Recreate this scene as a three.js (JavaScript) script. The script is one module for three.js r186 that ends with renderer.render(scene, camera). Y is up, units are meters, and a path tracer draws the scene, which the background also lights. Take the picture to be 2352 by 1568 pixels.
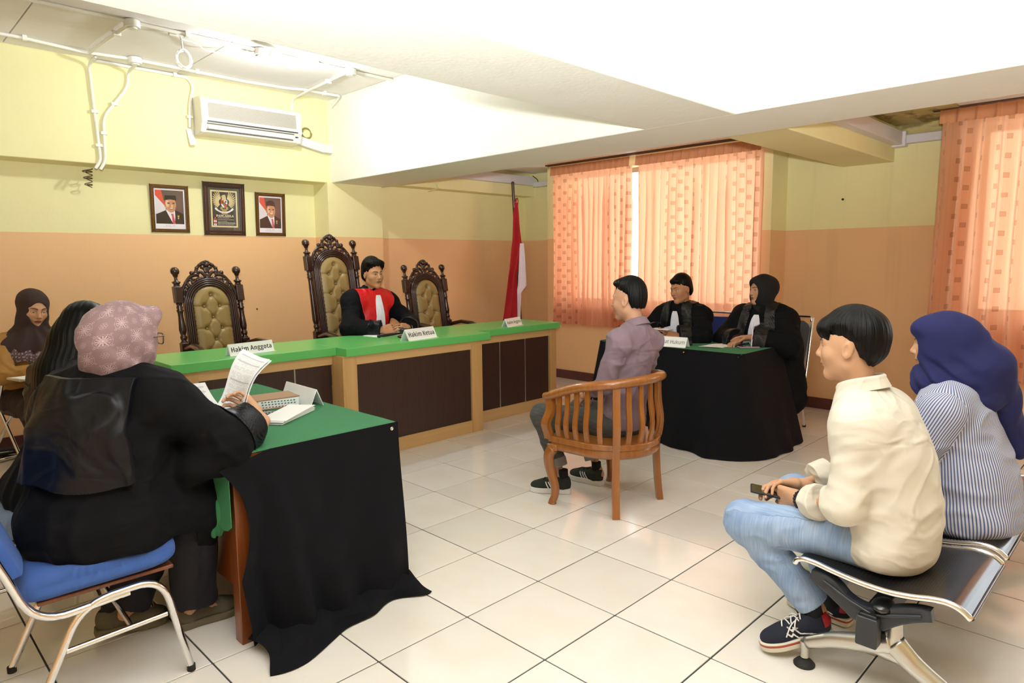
import * as THREE from 'three';
import { RoundedBoxGeometry } from 'three/addons/geometries/RoundedBoxGeometry.js';
import { mergeGeometries } from 'three/addons/utils/BufferGeometryUtils.js';
import { RectAreaLightUniformsLib } from 'three/addons/lights/RectAreaLightUniformsLib.js';

// ---------- camera ----------
const scene = new THREE.Scene();
const camera = new THREE.PerspectiveCamera(53.9, 2352 / 1568, 0.05, 60);
{
  const yaw = 45.0417 * Math.PI / 180, pitch = 6.8503 * Math.PI / 180, roll = -0.5944 * Math.PI / 180;
  const fwd = new THREE.Vector3(Math.sin(yaw) * Math.cos(pitch), -Math.sin(pitch), -Math.cos(yaw) * Math.cos(pitch));
  const right = new THREE.Vector3(Math.cos(yaw), 0, Math.sin(yaw));
  const up = new THREE.Vector3().crossVectors(right, fwd);
  const r2 = right.clone().multiplyScalar(Math.cos(roll)).addScaledVector(up, Math.sin(roll));
  const u2 = right.clone().multiplyScalar(-Math.sin(roll)).addScaledVector(up, Math.cos(roll));
  camera.matrixAutoUpdate = true;
  camera.position.set(0, 1.45, 0);
  camera.quaternion.setFromRotationMatrix(new THREE.Matrix4().makeBasis(r2, u2, fwd.clone().negate()));
}
scene.add(camera);

// ---------- sky, lights, exposure ----------
const renderer = new THREE.WebGLRenderer({ antialias: true });
renderer.toneMapping = THREE.LinearToneMapping;
renderer.toneMappingExposure = 1.06;
renderer.shadowMap.enabled = true;
scene.background = new THREE.Color(0.86, 0.94, 1.0);
scene.backgroundIntensity = 3.8;
RectAreaLightUniformsLib.init();
// the photographer's flash, turned up at the ceiling (bounce light)
const flash = new THREE.SpotLight(new THREE.Color(0.92, 0.97, 1.0), 96, 0, 1.1, 0.95, 2);
flash.position.set(-0.05, 1.62, 0.06);
flash.target.position.set(1.0, 3.07, -1.1);
flash.castShadow = true; flash.shadow.radius = 3;
scene.add(flash, flash.target);
// fluorescent battens on the ceiling of the bays out of frame
const BATTENS = [[1.75, 3.0, -0.25, 26], [-1.0, 3.0, -0.6, 20], [0.4, 3.0, -4.6, 36]];
// bulb on the conduit in the bay over the judges' bench
const BULB = [2.56, 2.955, -4.93, 4];

// ---------- helpers ----------
const V = (x, y, z) => new THREE.Vector3(x, y, z);
let seed = 7;
const rnd = () => { seed = (seed + 0x6d2b79f5) | 0; let t = Math.imul(seed ^ (seed >>> 15), 1 | seed); t = (t + Math.imul(t ^ (t >>> 7), 61 | t)) ^ t; return ((t ^ (t >>> 14)) >>> 0) / 4294967296; };
const rr = (a, b) => a + (b - a) * rnd();
const clamp = (x, a = 0, b = 1) => Math.min(b, Math.max(a, x));
const bell = (x) => Math.exp(-x * x);
const smooth = (a, b, x) => { const t = clamp((x - a) / (b - a)); return t * t * (3 - 2 * t); };
const mix = (a, b, t) => a + (b - a) * t;
const counts = {};
function numbered(n) { const k = counts[n] = (counts[n] ?? -1) + 1; return k ? n + '_' + String(k).padStart(3, '0') : n; }
function tag(o, label, category, group, kind) {
  if (label) o.userData.label = label;
  if (category) o.userData.category = category;
  if (group) o.userData.group = group;
  if (kind) o.userData.kind = kind;
  return o;
}
function shadows(o) { o.castShadow = true; o.receiveShadow = true; return o; }
function thing(name, label, category, pos = [0, 0, 0], turn = 0, group) {
  const o = new THREE.Group(); o.name = numbered(name); scene.add(o);
  o.position.set(...pos); o.rotation.y = turn;
  return tag(o, label, category, group);
}
function boxUV(g) {
  const p = g.attributes.position, n = p.count, uv = new Float32Array(n * 2);
  for (let i = 0; i < n; i += 3) {
    const a = [0, 1, 2].map((k) => [p.getX(i + k), p.getY(i + k), p.getZ(i + k)]);
    const u = a[1].map((v, k) => v - a[0][k]), w = a[2].map((v, k) => v - a[0][k]);
    const c = [Math.abs(u[1] * w[2] - u[2] * w[1]), Math.abs(u[2] * w[0] - u[0] * w[2]), Math.abs(u[0] * w[1] - u[1] * w[0])];
    const ax = c[0] >= c[1] && c[0] >= c[2] ? 0 : c[1] >= c[2] ? 1 : 2;
    for (let k = 0; k < 3; k++) {
      uv[(i + k) * 2] = ax === 0 ? a[k][2] : a[k][0];
      uv[(i + k) * 2 + 1] = ax === 1 ? a[k][2] : a[k][1];
    }
  }
  g.setAttribute('uv', new THREE.BufferAttribute(uv, 2));
}
function flat(g) { const keep = g.userData.keepUV; const r = g.index ? g.toNonIndexed() : g; r.userData.keepUV = keep; return r; }
function merged(list) {
  const gs = [list].flat().map((g) => {
    const f = flat(g); if (!f.userData.keepUV) boxUV(f);
    for (const k of Object.keys(f.attributes)) if (!['position', 'normal', 'uv', 'color'].includes(k)) f.deleteAttribute(k);
    return f;
  });
  const cols = gs.some((g) => g.attributes.color);
  if (cols) gs.forEach((g) => { if (!g.attributes.color) g.setAttribute('color', new THREE.BufferAttribute(new Float32Array(g.attributes.position.count * 3).fill(1), 3)); });
  return gs.length === 1 ? gs[0] : mergeGeometries(gs);
}
function part(name, geos, mat, parent, label) {
  const m = shadows(new THREE.Mesh(merged(geos), mat)); m.name = numbered(name); parent.add(m);
  if (label) m.userData.label = label;
  return m;
}
const solo = (name, geos, mat, label, category, group, pos, turn) => {
  const m = tag(part(name, geos, mat, scene), label, category, group);
  if (pos) m.position.set(...pos); if (turn) m.rotation.y = turn; return m;
};
const struct = (name, geos, mat, parent = scene) => { const m = part(name, geos, mat, parent); if (parent === scene) m.userData.kind = 'structure'; return m; };
function copyOf(o, label, pos, turn) {
  const c = o.clone(); c.name = numbered(o.name.replace(/_\d+$/, '')); scene.add(c); c.userData = { ...o.userData };
  if (label) c.userData.label = label; if (pos) c.position.set(...pos); if (turn !== undefined) c.rotation.y = turn; return c;
}
function bx(w, h, d, x = 0, y = 0, z = 0, r = 0.004, rot) {
  const g = r > 0 ? new RoundedBoxGeometry(w, h, d, 2, Math.min(r, w / 2.1, h / 2.1, d / 2.1)) : new THREE.BoxGeometry(w, h, d);
  if (rot) g.applyMatrix4(new THREE.Matrix4().makeRotationFromEuler(new THREE.Euler(...rot)));
  return g.translate(x, y, z);
}
const slab = (x0, x1, y0, y1, z0, z1, r = 0) => bx(x1 - x0, y1 - y0, z1 - z0, (x0 + x1) / 2, (y0 + y1) / 2, (z0 + z1) / 2, r);
class Poly extends THREE.CurvePath { constructor(pts) { super(); for (let i = 1; i < pts.length; i++) this.add(new THREE.LineCurve3(pts[i - 1], pts[i])); } }
function tube(pts, r, seg, rad = 10, closed = false, tension = 0.5) {
  const c = new THREE.CatmullRomCurve3(pts.map((p) => (p.isVector3 ? p : V(...p))), closed, 'catmullrom', tension);
  return capped(new THREE.TubeGeometry(c, seg ?? pts.length * 6, r, rad, closed), c, r, rad, closed);
}
function capped(g, c, r, rad, closed) {
  if (closed) return g;
  const ends = [[0, -1], [1, 1]].map(([t, s]) => { const d = new THREE.CircleGeometry(r, rad); const tan = c.getTangentAt(t).multiplyScalar(s); d.applyQuaternion(new THREE.Quaternion().setFromUnitVectors(V(0, 0, 1), tan)); const p = c.getPointAt(t); return d.translate(p.x, p.y, p.z); });
  return mergeGeometries([g, ...ends].map((q) => q.toNonIndexed()));
}
// straight pieces joined by rounded bends
function bent(pts, r, bend = 0.05, rad = 10, segPer = 5) {
  const P = pts.map((p) => V(...p)), out = [P[0]];
  for (let i = 1; i < P.length - 1; i++) {
    const a = P[i - 1].clone().sub(P[i]), b = P[i + 1].clone().sub(P[i]), la = a.length(), lb = b.length();
    const k = Math.min(bend, la * 0.48, lb * 0.48); a.setLength(k); b.setLength(k);
    for (let s = 0; s <= segPer; s++) { const t = s / segPer; out.push(P[i].clone().addScaledVector(a, (1 - t) * (1 - t)).addScaledVector(b, t * t)); }
  }
  out.push(P[P.length - 1]);
  return sweep(out, r, rad);
}
function sweep(P, r, rad = 10, flatten = 1, upv) {   // tube through a point list with radius (number or function of t)
  const n = P.length, pos = [], idx = [], T = P.map((p, i) => P[Math.min(n - 1, i + 1)].clone().sub(P[Math.max(0, i - 1)]).normalize());
  let N = upv ? upv.clone() : Math.abs(T[0].y) < 0.9 ? V(0, 1, 0) : V(1, 0, 0);
  for (let i = 0; i < n; i++) {
    N = N.clone().addScaledVector(T[i], -N.dot(T[i])).normalize(); const B = V(0, 0, 0).crossVectors(T[i], N), R = typeof r === 'function' ? r(i / (n - 1)) : r;
    for (let k = 0; k < rad; k++) { const a = k / rad * Math.PI * 2, q = P[i].clone().addScaledVector(B, Math.cos(a) * R).addScaledVector(N, Math.sin(a) * R * flatten); pos.push(q.x, q.y, q.z); }
  }
  for (let i = 0; i < n - 1; i++) for (let k = 0; k < rad; k++) { const a = i * rad + k, b = i * rad + (k + 1) % rad, c = a + rad, d = b + rad; idx.push(a, b, c, b, d, c); }
  const e0 = pos.length / 3; pos.push(P[0].x, P[0].y, P[0].z, P[n - 1].x, P[n - 1].y, P[n - 1].z);
  for (let k = 0; k < rad; k++) { idx.push(e0, (k + 1) % rad, k); idx.push(e0 + 1, (n - 1) * rad + k, (n - 1) * rad + (k + 1) % rad); }
  const g = new THREE.BufferGeometry(); g.setAttribute('position', new THREE.Float32BufferAttribute(pos, 3)); g.setIndex(idx); g.computeVertexNormals(); return g;
}
const lathe = (pts, seg = 20) => new THREE.LatheGeometry(pts.map((p) => new THREE.Vector2(p[0], p[1])), seg);
function ext(shape, depth, bevel = 0.003, curveSegments = 10) {
  return new THREE.ExtrudeGeometry(shape, { depth, bevelEnabled: bevel > 0, bevelSize: bevel, bevelThickness: bevel, bevelSegments: 2, curveSegments });
}
function poly(pts) { const s = new THREE.Shape(); pts.forEach((p, i) => (i ? s.lineTo(...p) : s.moveTo(...p))); return s; }
const ball = (r, x, y, z, sx = 1, sy = 1, sz = 1, w = 14, h = 10) => new THREE.SphereGeometry(r, w, h).scale(sx, sy, sz).translate(x, y, z);
const cyl = (r0, r1, h, x, y, z, seg = 16) => new THREE.CylinderGeometry(r0, r1, h, seg).translate(x, y, z);
// a sheet given by a function (u,v) -> [x,y,z], with thickness; uv in metres through size
function sheet(f, nu, nv, size = [1, 1], thick = 0) {
  const mk = (off, flip) => {
    const pos = [], uv = [], idx = [];
    for (let j = 0; j <= nv; j++) for (let i = 0; i <= nu; i++) { const p = f(i / nu, j / nv); pos.push(...p); uv.push(i / nu * size[0], j / nv * size[1]); }
    for (let j = 0; j < nv; j++) for (let i = 0; i < nu; i++) { const a = j * (nu + 1) + i, b = a + 1, c = a + nu + 1, d = c + 1; flip ? idx.push(a, c, b, b, c, d) : idx.push(a, b, c, b, d, c); }
    const g = new THREE.BufferGeometry(); g.setAttribute('position', new THREE.Float32BufferAttribute(pos, 3)); g.setAttribute('uv', new THREE.Float32BufferAttribute(uv, 2)); g.setIndex(idx); g.computeVertexNormals();
    if (off) { const P = g.attributes.position, N = g.attributes.normal; for (let i = 0; i < P.count; i++) P.setXYZ(i, P.getX(i) + N.getX(i) * off, P.getY(i) + N.getY(i) * off, P.getZ(i) + N.getZ(i) * off); }
    return g;
  };
  if (!thick) { const g = mk(0, false).toNonIndexed(); g.userData.keepUV = true; return g; }
  const a = mk(thick / 2, false), b = mk(thick / 2, true), ring = [];
  const A = a.attributes.position, B = b.attributes.position, id = (i, j) => j * (nu + 1) + i;
  for (let i = 0; i <= nu; i++) ring.push(id(i, 0)); for (let j = 1; j <= nv; j++) ring.push(id(nu, j)); for (let i = nu - 1; i >= 0; i--) ring.push(id(i, nv)); for (let j = nv - 1; j > 0; j--) ring.push(id(0, j));
  const pos = [], uv = [];
  const put = (Q, k) => { pos.push(Q.getX(k), Q.getY(k), Q.getZ(k)); uv.push(a.attributes.uv.getX(k), a.attributes.uv.getY(k)); };
  ring.forEach((k, n) => { const m = ring[(n + 1) % ring.length]; put(A, k); put(B, k); put(A, m); put(A, m); put(B, k); put(B, m); });
  const e = new THREE.BufferGeometry(); e.setAttribute('position', new THREE.Float32BufferAttribute(pos, 3)); e.setAttribute('uv', new THREE.Float32BufferAttribute(uv, 2)); e.computeVertexNormals();
  const g = mergeGeometries([a.toNonIndexed(), b.toNonIndexed(), e]); g.userData.keepUV = true; return g;
}

// ---------- noise and textures ----------
const hash2 = (x, y, s) => { let h = Math.imul(x, 374761393) ^ Math.imul(y, 668265263) ^ Math.imul(s, 974634541); h = Math.imul(h ^ (h >>> 13), 1274126177); return ((h ^ (h >>> 16)) >>> 0) / 4294967296; };
function vnoise(x, y, px, py, s) {
  const i = Math.floor(x), j = Math.floor(y), u = x - i, v = y - j, a = u * u * (3 - 2 * u), b = v * v * (3 - 2 * v), m = (q, p) => ((q % p) + p) % p;
  const h = (a2, b2) => hash2(m(a2, px), m(b2, py), s);
  return mix(mix(h(i, j), h(i + 1, j), a), mix(h(i, j + 1), h(i + 1, j + 1), a), b);
}
const fbm = (u, v, fx, fy, oct, s) => { let t = 0, a = 0.5, n = 0; for (let o = 0; o < oct; o++) { t += a * vnoise(u * fx, v * fy, fx, fy, s + o); n += a; a *= 0.5; fx *= 2; fy *= 2; } return t / n; };
function tex(w, h, f, size, srgb = true) {  // f(u,v) -> [r,g,b] 0..1; size = metres per repeat
  const d = new Uint8Array(w * h * 4);
  for (let j = 0; j < h; j++) for (let i = 0; i < w; i++) { const c = f(i / w, j / h), k = (j * w + i) * 4; d[k] = clamp(c[0]) * 255; d[k + 1] = clamp(c[1]) * 255; d[k + 2] = clamp(c[2]) * 255; d[k + 3] = 255; }
  const t = new THREE.DataTexture(d, w, h); t.wrapS = t.wrapT = THREE.RepeatWrapping; t.magFilter = THREE.LinearFilter; t.minFilter = THREE.LinearMipmapLinearFilter; t.generateMipmaps = true;
  if (srgb) t.colorSpace = THREE.SRGBColorSpace; if (size) t.repeat.set(1 / size[0], 1 / size[1]); t.needsUpdate = true; return t;
}
function grey16(w, h, f, size) { const d = new Float32Array(w * h * 4); for (let j = 0; j < h; j++) for (let i = 0; i < w; i++) { const k = (j * w + i) * 4, g = f(i / w, j / h); d[k] = d[k + 1] = d[k + 2] = g; d[k + 3] = 1; } const t = new THREE.DataTexture(d, w, h, THREE.RGBAFormat, THREE.FloatType); t.wrapS = t.wrapT = THREE.RepeatWrapping; t.magFilter = THREE.LinearFilter; if (size) t.repeat.set(1 / size[0], 1 / size[1]); t.needsUpdate = true; return t; }
const grey = (w, h, f, size) => tex(w, h, (u, v) => { const g = f(u, v); return [g, g, g]; }, size, false);
function canvasTex(w, h, draw, repeat = false) {
  const c = document.createElement('canvas'); c.width = w; c.height = h; draw(c.getContext('2d'), w, h);
  const t = new THREE.CanvasTexture(c); t.colorSpace = THREE.SRGBColorSpace; t.magFilter = THREE.LinearFilter; if (repeat) t.wrapS = t.wrapT = THREE.RepeatWrapping; return t;
}
const hex = (h) => { const n = parseInt(h.slice(1), 16); return [(n >> 16) / 255, ((n >> 8) & 255) / 255, (n & 255) / 255]; };
const shade = (c, k) => c.map((v) => v * k);
const lerp3 = (a, b, t) => a.map((v, i) => mix(v, b[i], t));
const std = (color, roughness = 0.6, o = {}) => new THREE.MeshStandardMaterial({ color, roughness, ...o });
const phys = (color, roughness = 0.5, o = {}) => new THREE.MeshPhysicalMaterial({ color, roughness, ...o });
function woodTex(base, dark, size, streak = 5, s = 1) {   // grain along v
  return tex(256, 512, (u, v) => { const w = fbm(u, v, 4, 2, 2, s) * 0.25; const g = fbm(u + w, v, 28, 2, 3, s + 9), f = fbm(u, v, 90, 4, 2, s + 20), r = 0.5 + 0.5 * Math.sin((u + w) * streak * 6.283); return lerp3(hex(base), hex(dark), clamp(0.55 * g + 0.25 * f + 0.25 * r - 0.2)); }, size);
}
const weave = (n, size) => grey(128, 128, (u, v) => 0.5 + 0.25 * Math.sin(u * n * 6.283) * (Math.sin(v * n * 6.283) > 0 ? 1 : 0.4) + 0.25 * Math.sin(v * n * 6.283), size);
const WEAVE = weave(16, [0.02, 0.02]), WEAVE_BIG = weave(16, [0.05, 0.05]);
const PLASTER = grey(512, 512, (u, v) => 0.6 * fbm(u, v, 12, 12, 3, 3) + 0.4 * fbm(u, v, 90, 90, 2, 4), [1.3, 1.3]);
// ---------- the room ----------
const PAINT = 1.715;
function wallMap(base, s, dirt) { return tex(512, 512, (u, v) => { const k = 0.97 + 0.05 * fbm(u, v, 3, 3, 4, s) - dirt * Math.max(0, fbm(u, v, 40, 2, 3, s + 5) - 0.62); return shade(hex(base), k); }, [2.9, 2.9]); }
const M = {};
M.cream = std(0xffffff, 0.62, { map: wallMap('#f2eab0', 11, 0.01), bumpMap: PLASTER, bumpScale: 0.0012 });
M.peach = std(0xffffff, 0.5, { map: wallMap('#f4c590', 21, 0.01), bumpMap: PLASTER, bumpScale: 0.0012 });
M.ceil = std(0xffffff, 0.85, { map: wallMap('#faf5f1', 31, 0.0), bumpMap: PLASTER, bumpScale: 0.0008 });
M.creamDrip = std(0xffffff, 0.62, { map: wallMap('#efe6ac', 12, 0.16), bumpMap: PLASTER, bumpScale: 0.0012 });
M.peachDrip = std(0xffffff, 0.5, { map: wallMap('#f1c18e', 22, 0.14), bumpMap: PLASTER, bumpScale: 0.0012 });
M.beamwhite = std(0xffffff, 0.75, { map: wallMap('#f3f1e2', 41, 0.0), bumpMap: PLASTER, bumpScale: 0.0015 });
M.stain = std(0xffffff, 0.9, { map: tex(512, 256, (u, v) => { const n = fbm(u, v, 6, 4, 5, 51), m = smooth(0.5, 0.72, fbm(u + 0.3, v, 9, 7, 4, 57)); return lerp3(shade(hex('#cdbd80'), 0.8 + 0.3 * n), hex('#6a5a34'), m * 0.6); }, [1.7, 0.6]), bumpMap: PLASTER, bumpScale: 0.004 });
M.base = std(0xffffff, 0.35, { map: tex(256, 64, (u, v) => shade(hex('#5c3530'), 0.85 + 0.3 * fbm(u, v, 20, 4, 3, 61)), [1.5, 0.3]) });
M.white = std(0xe9e6dc, 0.45); M.trunk = std(0xdcd9da, 0.5); M.pipe = std(0xf0ece0, 0.4);
M.steel = std(0xd9d9dc, 0.22, { metalness: 1 }); M.chrome = std(0xe8e8ea, 0.1, { metalness: 1 }); M.alu = std(0xc9c6bf, 0.34, { metalness: 1, bumpMap: PLASTER, bumpScale: 0.0006 });
M.black = std(0x17171a, 0.5); M.rubber = std(0x202020, 0.8); M.brass = std(0xb98b3e, 0.35, { metalness: 1 });
// two coats of paint: a wall stretch split at the paint line
function painted(name, x0, x1, y0, y1, z0, z1, lo = M.peach, hi = M.cream) {
  const g = new THREE.Group(); g.name = numbered(name); g.userData.kind = 'structure'; scene.add(g);
  if (y0 < PAINT) part('lower_paint', slab(x0, x1, y0, Math.min(y1, PAINT), z0, z1), lo, g);
  if (y1 > PAINT) part('upper_paint', slab(x0, x1, Math.max(y0, PAINT), y1, z0, z1), hi, g);
  return g;
}
const H = 3.07, S = 2.257;
painted('wall_back', -2.4, 3.62, 0, H + 0.1, -6.75, -6.51);
painted('wall_back_recess', 4.2, 6.86, 0, 2.9, -6.75, -6.36);
painted('pillar_back', 3.61, 4.26, 0, S + 0.01, -6.51, -6.23);
painted('wall_window', 6.62, 6.86, 0, 2.9, -2.8, -1.3, M.peachDrip, M.creamDrip);
painted('wall_window', 6.62, 6.86, 0, 2.9, -6.36, -5.63);
painted('wall_left', -2.62, -2.4, 0, H + 0.1, -6.75, 2.7);
painted('wall_front', -2.4, 6.86, 0, H + 0.1, 2.5, 2.72);
// window blocks: spandrel, piers, lintel around an opening
function windowBlock(n, z0, z1, a, b, sill, head) {
  painted('wall_window', 6.28, 6.62, 0, sill, z0, z1);
  painted('wall_window', 6.28, 6.62, sill, head, z0, a);
  painted('wall_window', 6.28, 6.62, sill, head, b, z1);
  painted('wall_window', 6.28, 6.62, head, 2.9, z0, z1);
  const w = new THREE.Group(); w.name = 'window_' + n; w.userData.kind = 'structure'; scene.add(w);
  const x = 6.46, t = 0.05, k = Math.max(2, Math.round((b - a) / 0.7));
  part('window_frame', [slab(x - t / 2, x + t / 2, sill, sill + t, a, b, 0.004), slab(x - t / 2, x + t / 2, head - t, head, a, b, 0.004), slab(x - t / 2, x + t / 2, sill, head, a, a + t, 0.004), slab(x - t / 2, x + t / 2, sill, head, b - t, b, 0.004)], M.alu, w);
  const glass = phys(0xffffff, 0.02, { transmission: 1, thickness: 0, ior: 1.5 });
  for (let i = 0; i < k; i++) { const u0 = mix(a + t, b - t, i / k), u1 = mix(a + t, b - t, (i + 1) / k); part('pane', slab(x - 0.003, x + 0.003, sill + t, head - t, u0 + 0.012, u1 - 0.012), glass, w); if (i) part('mullion', slab(x - 0.02, x + 0.02, sill + t, head - t, u0 - 0.015, u0 + 0.015, 0.003), M.alu, w); }
}
windowBlock(1, -5.63, -2.8, -5.52, -2.92, 0.94, 2.47);
windowBlock(2, -1.3, 2.5, -1.2, 2.3, 0.98, 2.45);
// ceiling: boards in the bays, each board its own mesh
const ceil = new THREE.Group(); ceil.name = 'ceiling'; ceil.userData.kind = 'structure'; scene.add(ceil);
part('ceiling_slab', slab(-2.62, 4.32, H + 0.02, H + 0.18, -6.75, 2.72), M.ceil, ceil);
struct('ceiling_window_bay', slab(4.3, 6.86, 2.58, 2.74, -6.75, 2.72), M.ceil);
function boards(x0, x1, z0, z1, xs, zs) {
  const X = [x0, ...xs.filter((q) => q > x0 && q < x1), x1], Z = [z0, ...zs.filter((q) => q > z0 && q < z1), z1];
  for (let i = 1; i < X.length; i++) for (let j = 1; j < Z.length; j++) part('ceiling_board', slab(X[i - 1] + 0.004, X[i] - 0.004, H, H + 0.025, Z[j - 1] + 0.004, Z[j] - 0.004, 0.003), M.ceil, ceil);
}
boards(-2.4, 3.66, -6.25, -2.47, [-1.2, 0, 1.02, 2.22], [-5.12, -3.9]);
boards(-2.4, 3.66, -1.86, 2.5, [-1.2, 0, 1.2, 2.4], [-0.66, 0.54, 1.74]);
// beams
struct('beam_back', slab(-2.4, 3.68, S, H + 0.05, -6.51, -6.25, 0.008), M.cream);
struct('beam_long', slab(3.66, 4.3, S, H + 0.05, -6.51, 2.5, 0.01), M.beamwhite);
struct('beam_cross', slab(-2.4, 3.67, S, H + 0.05, -2.47, -1.86, 0.01), M.beamwhite);
struct('beam_window_bay', slab(4.29, 6.63, S + 0.015, 2.6, -2.3, -1.87, 0.01), M.cream);
struct('beam_recess', slab(4.25, 6.63, 2.285, 2.6, -6.37, -6.17, 0.008), M.cream);
struct('wall_stained_head', slab(6.595, 6.63, 2.47, 2.585, -1.87, -1.3), M.stain);
struct('ceiling_stained_panel', slab(5.9, 6.6, 2.572, 2.585, -1.87, -1.3), M.stain);
// baseboards
struct('baseboard_back', slab(-2.4, 3.6, 0, 0.105, -6.515, -6.495, 0.003), M.base);
struct('baseboard_window', [slab(6.262, 6.282, 0, 0.105, -5.63, -2.8, 0.003), slab(6.262, 6.282, 0, 0.105, -1.3, 2.5, 0.003), slab(6.602, 6.622, 0, 0.105, -2.8, -1.3, 0.003)], M.base);
struct('baseboard_recess', [slab(4.26, 6.62, 0, 0.105, -6.37, -6.345, 0.003), slab(6.6, 6.625, 0, 0.105, -6.36, -5.63, 0.003)], M.base);

// ---------- floor: every tile in view its own mesh ----------
const TILE = 0.42963, TX0 = 2.1346, TZ0 = -2.8390;
const floor = new THREE.Group(); floor.name = 'floor'; floor.userData.kind = 'structure'; scene.add(floor);
part('grout_bed', slab(-2.6, 6.86, -0.12, -0.004, -6.75, 2.72), std(0x3a3c40, 0.9), floor);
{
  const g0 = merged(bx(TILE - 0.0062, 0.012, TILE - 0.0062, 0, -0.006, 0, 0.0022));
  const mats = [0, 1, 2, 3, 4].map((i) => phys(0xffffff, 0.16, { map: tex(256, 256, (u, v) => { const n = fbm(u, v, 3, 4, 4, 70 + i * 7), f = fbm(u, v, 40, 60, 2, 90 + i); return lerp3(shade(hex('#ece7de'), 0.965 + 0.012 * i), hex('#e4dac9'), clamp(1.1 * n - 0.3) * 0.75 + 0.12 * (f - 0.5)); }, [TILE, TILE]), specularIntensity: 0.9, clearcoat: 0.3, clearcoatRoughness: 0.08 }));
  const rest = []; camera.updateMatrixWorld(); const cam = camera.matrixWorld.clone().invert(), th = Math.tan(53.9 / 2 * Math.PI / 180);
  for (let i = -11; i <= 10; i++) for (let j = -9; j <= 12; j++) {
    const x = TX0 + (i + 0.5) * TILE, z = TZ0 + (j + 0.5) * TILE; if (x < -2.5 || x > 6.75 || z < -6.6 || z > 2.5) continue;
    const seen = [[0, 0], [1, 1], [-1, 1], [1, -1], [-1, -1]].some(([a, b]) => { const p = V(x + a * TILE / 2, 0, z + b * TILE / 2).applyMatrix4(cam); return p.z < -0.3 && Math.abs(p.x / p.z / th / 1.5) < 1.02 && Math.abs(p.y / p.z / th) < 1.02; });
    if (!seen) { rest.push(g0.clone().translate(x, 0, z)); continue; }
    const m = shadows(new THREE.Mesh(g0, mats[Math.floor(rnd() * 5)])); m.name = numbered('floor_tile'); m.position.set(x, rr(-0.0006, 0.0002), z); m.rotation.y = Math.floor(rnd() * 4) * Math.PI / 2; floor.add(m);
  }
  const r = part('floor_tiles_beyond', rest, mats[0], floor); r.userData.kind = 'stuff';
}

// ---------- lamps ----------
BATTENS.forEach(([x, y, z, power], i) => {
  const t = thing('batten_light', ['white fluorescent batten on the ceiling of the near bay', 'white fluorescent batten on the ceiling behind the camera', 'white fluorescent batten on the ceiling left of the bulb'][i], 'ceiling light', [x, H, z]);
  part('housing', bx(1.24, 0.05, 0.06, 0, -0.025, 0, 0.006), M.white, t);
  part('lamp_tube', new THREE.CylinderGeometry(0.014, 0.014, 1.2, 14).rotateZ(Math.PI / 2).translate(0, -0.066, 0), std(0xffffff, 0.4, { emissive: 0xffffff, emissiveIntensity: 3 }), t);
  const l = new THREE.RectAreaLight(new THREE.Color(0.92, 0.97, 1.0), power, 1.2, 0.05); l.position.set(x, H - 0.085, z); l.lookAt(x, 0, z); scene.add(l);
});
{
  const [x, y, z, power] = BULB, t = thing('ceiling_bulb', 'lit white bulb in a holder on the ceiling conduit', 'bulb', [x, y, z]);
  part('holder', new THREE.CylinderGeometry(0.028, 0.034, 0.09, 16).rotateZ(1.2).translate(-0.085, 0.03, 0), M.white, t);
  part('bulb_glass', new THREE.CapsuleGeometry(0.028, 0.09, 6, 16).rotateZ(1.35), std(0xffffff, 0.3, { emissive: new THREE.Color(1, 0.98, 0.93), emissiveIntensity: 6 }), t);
  const l = new THREE.PointLight(new THREE.Color(0.92, 0.97, 1.0), power, 0, 2); l.position.set(x + 0.02, y - 0.06, z + 0.04); l.castShadow = true; l.shadow.radius = 2; scene.add(l);
}

// ---------- curtains ----------
const CURT = canvasTex(512, 512, (c, w, h) => {
  c.fillStyle = '#f5bb92'; c.fillRect(0, 0, w, h);
  for (let i = 0; i < 160; i++) { c.fillStyle = `rgba(228,150,105,${0.05 + 0.1 * rnd()})`; c.fillRect(rnd() * w, 0, 1 + rnd() * 2, h); }
  for (let i = 0; i < 4; i++) for (let j = 0; j < 4; j++) { const x = i * 128 + 44, y = j * 128 + 34 + (i % 2) * 64; c.fillStyle = '#c58d66'; c.fillRect(x, y, 36, 34); c.fillStyle = '#d69c74'; c.fillRect(x + 3, y + 3, 30, 28); }
}, true); CURT.repeat.set(1 / 0.56, 1 / 0.56);
M.curtain = phys(0xffffff, 0.9, { map: CURT, transmission: 0.62, thickness: 0, side: THREE.DoubleSide, bumpMap: WEAVE, bumpScale: 0.0004 });
M.curtainTop = phys(0xeaa878, 0.9, { transmission: 0.2, thickness: 0, side: THREE.DoubleSide, bumpMap: WEAVE, bumpScale: 0.0004 });
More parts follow.
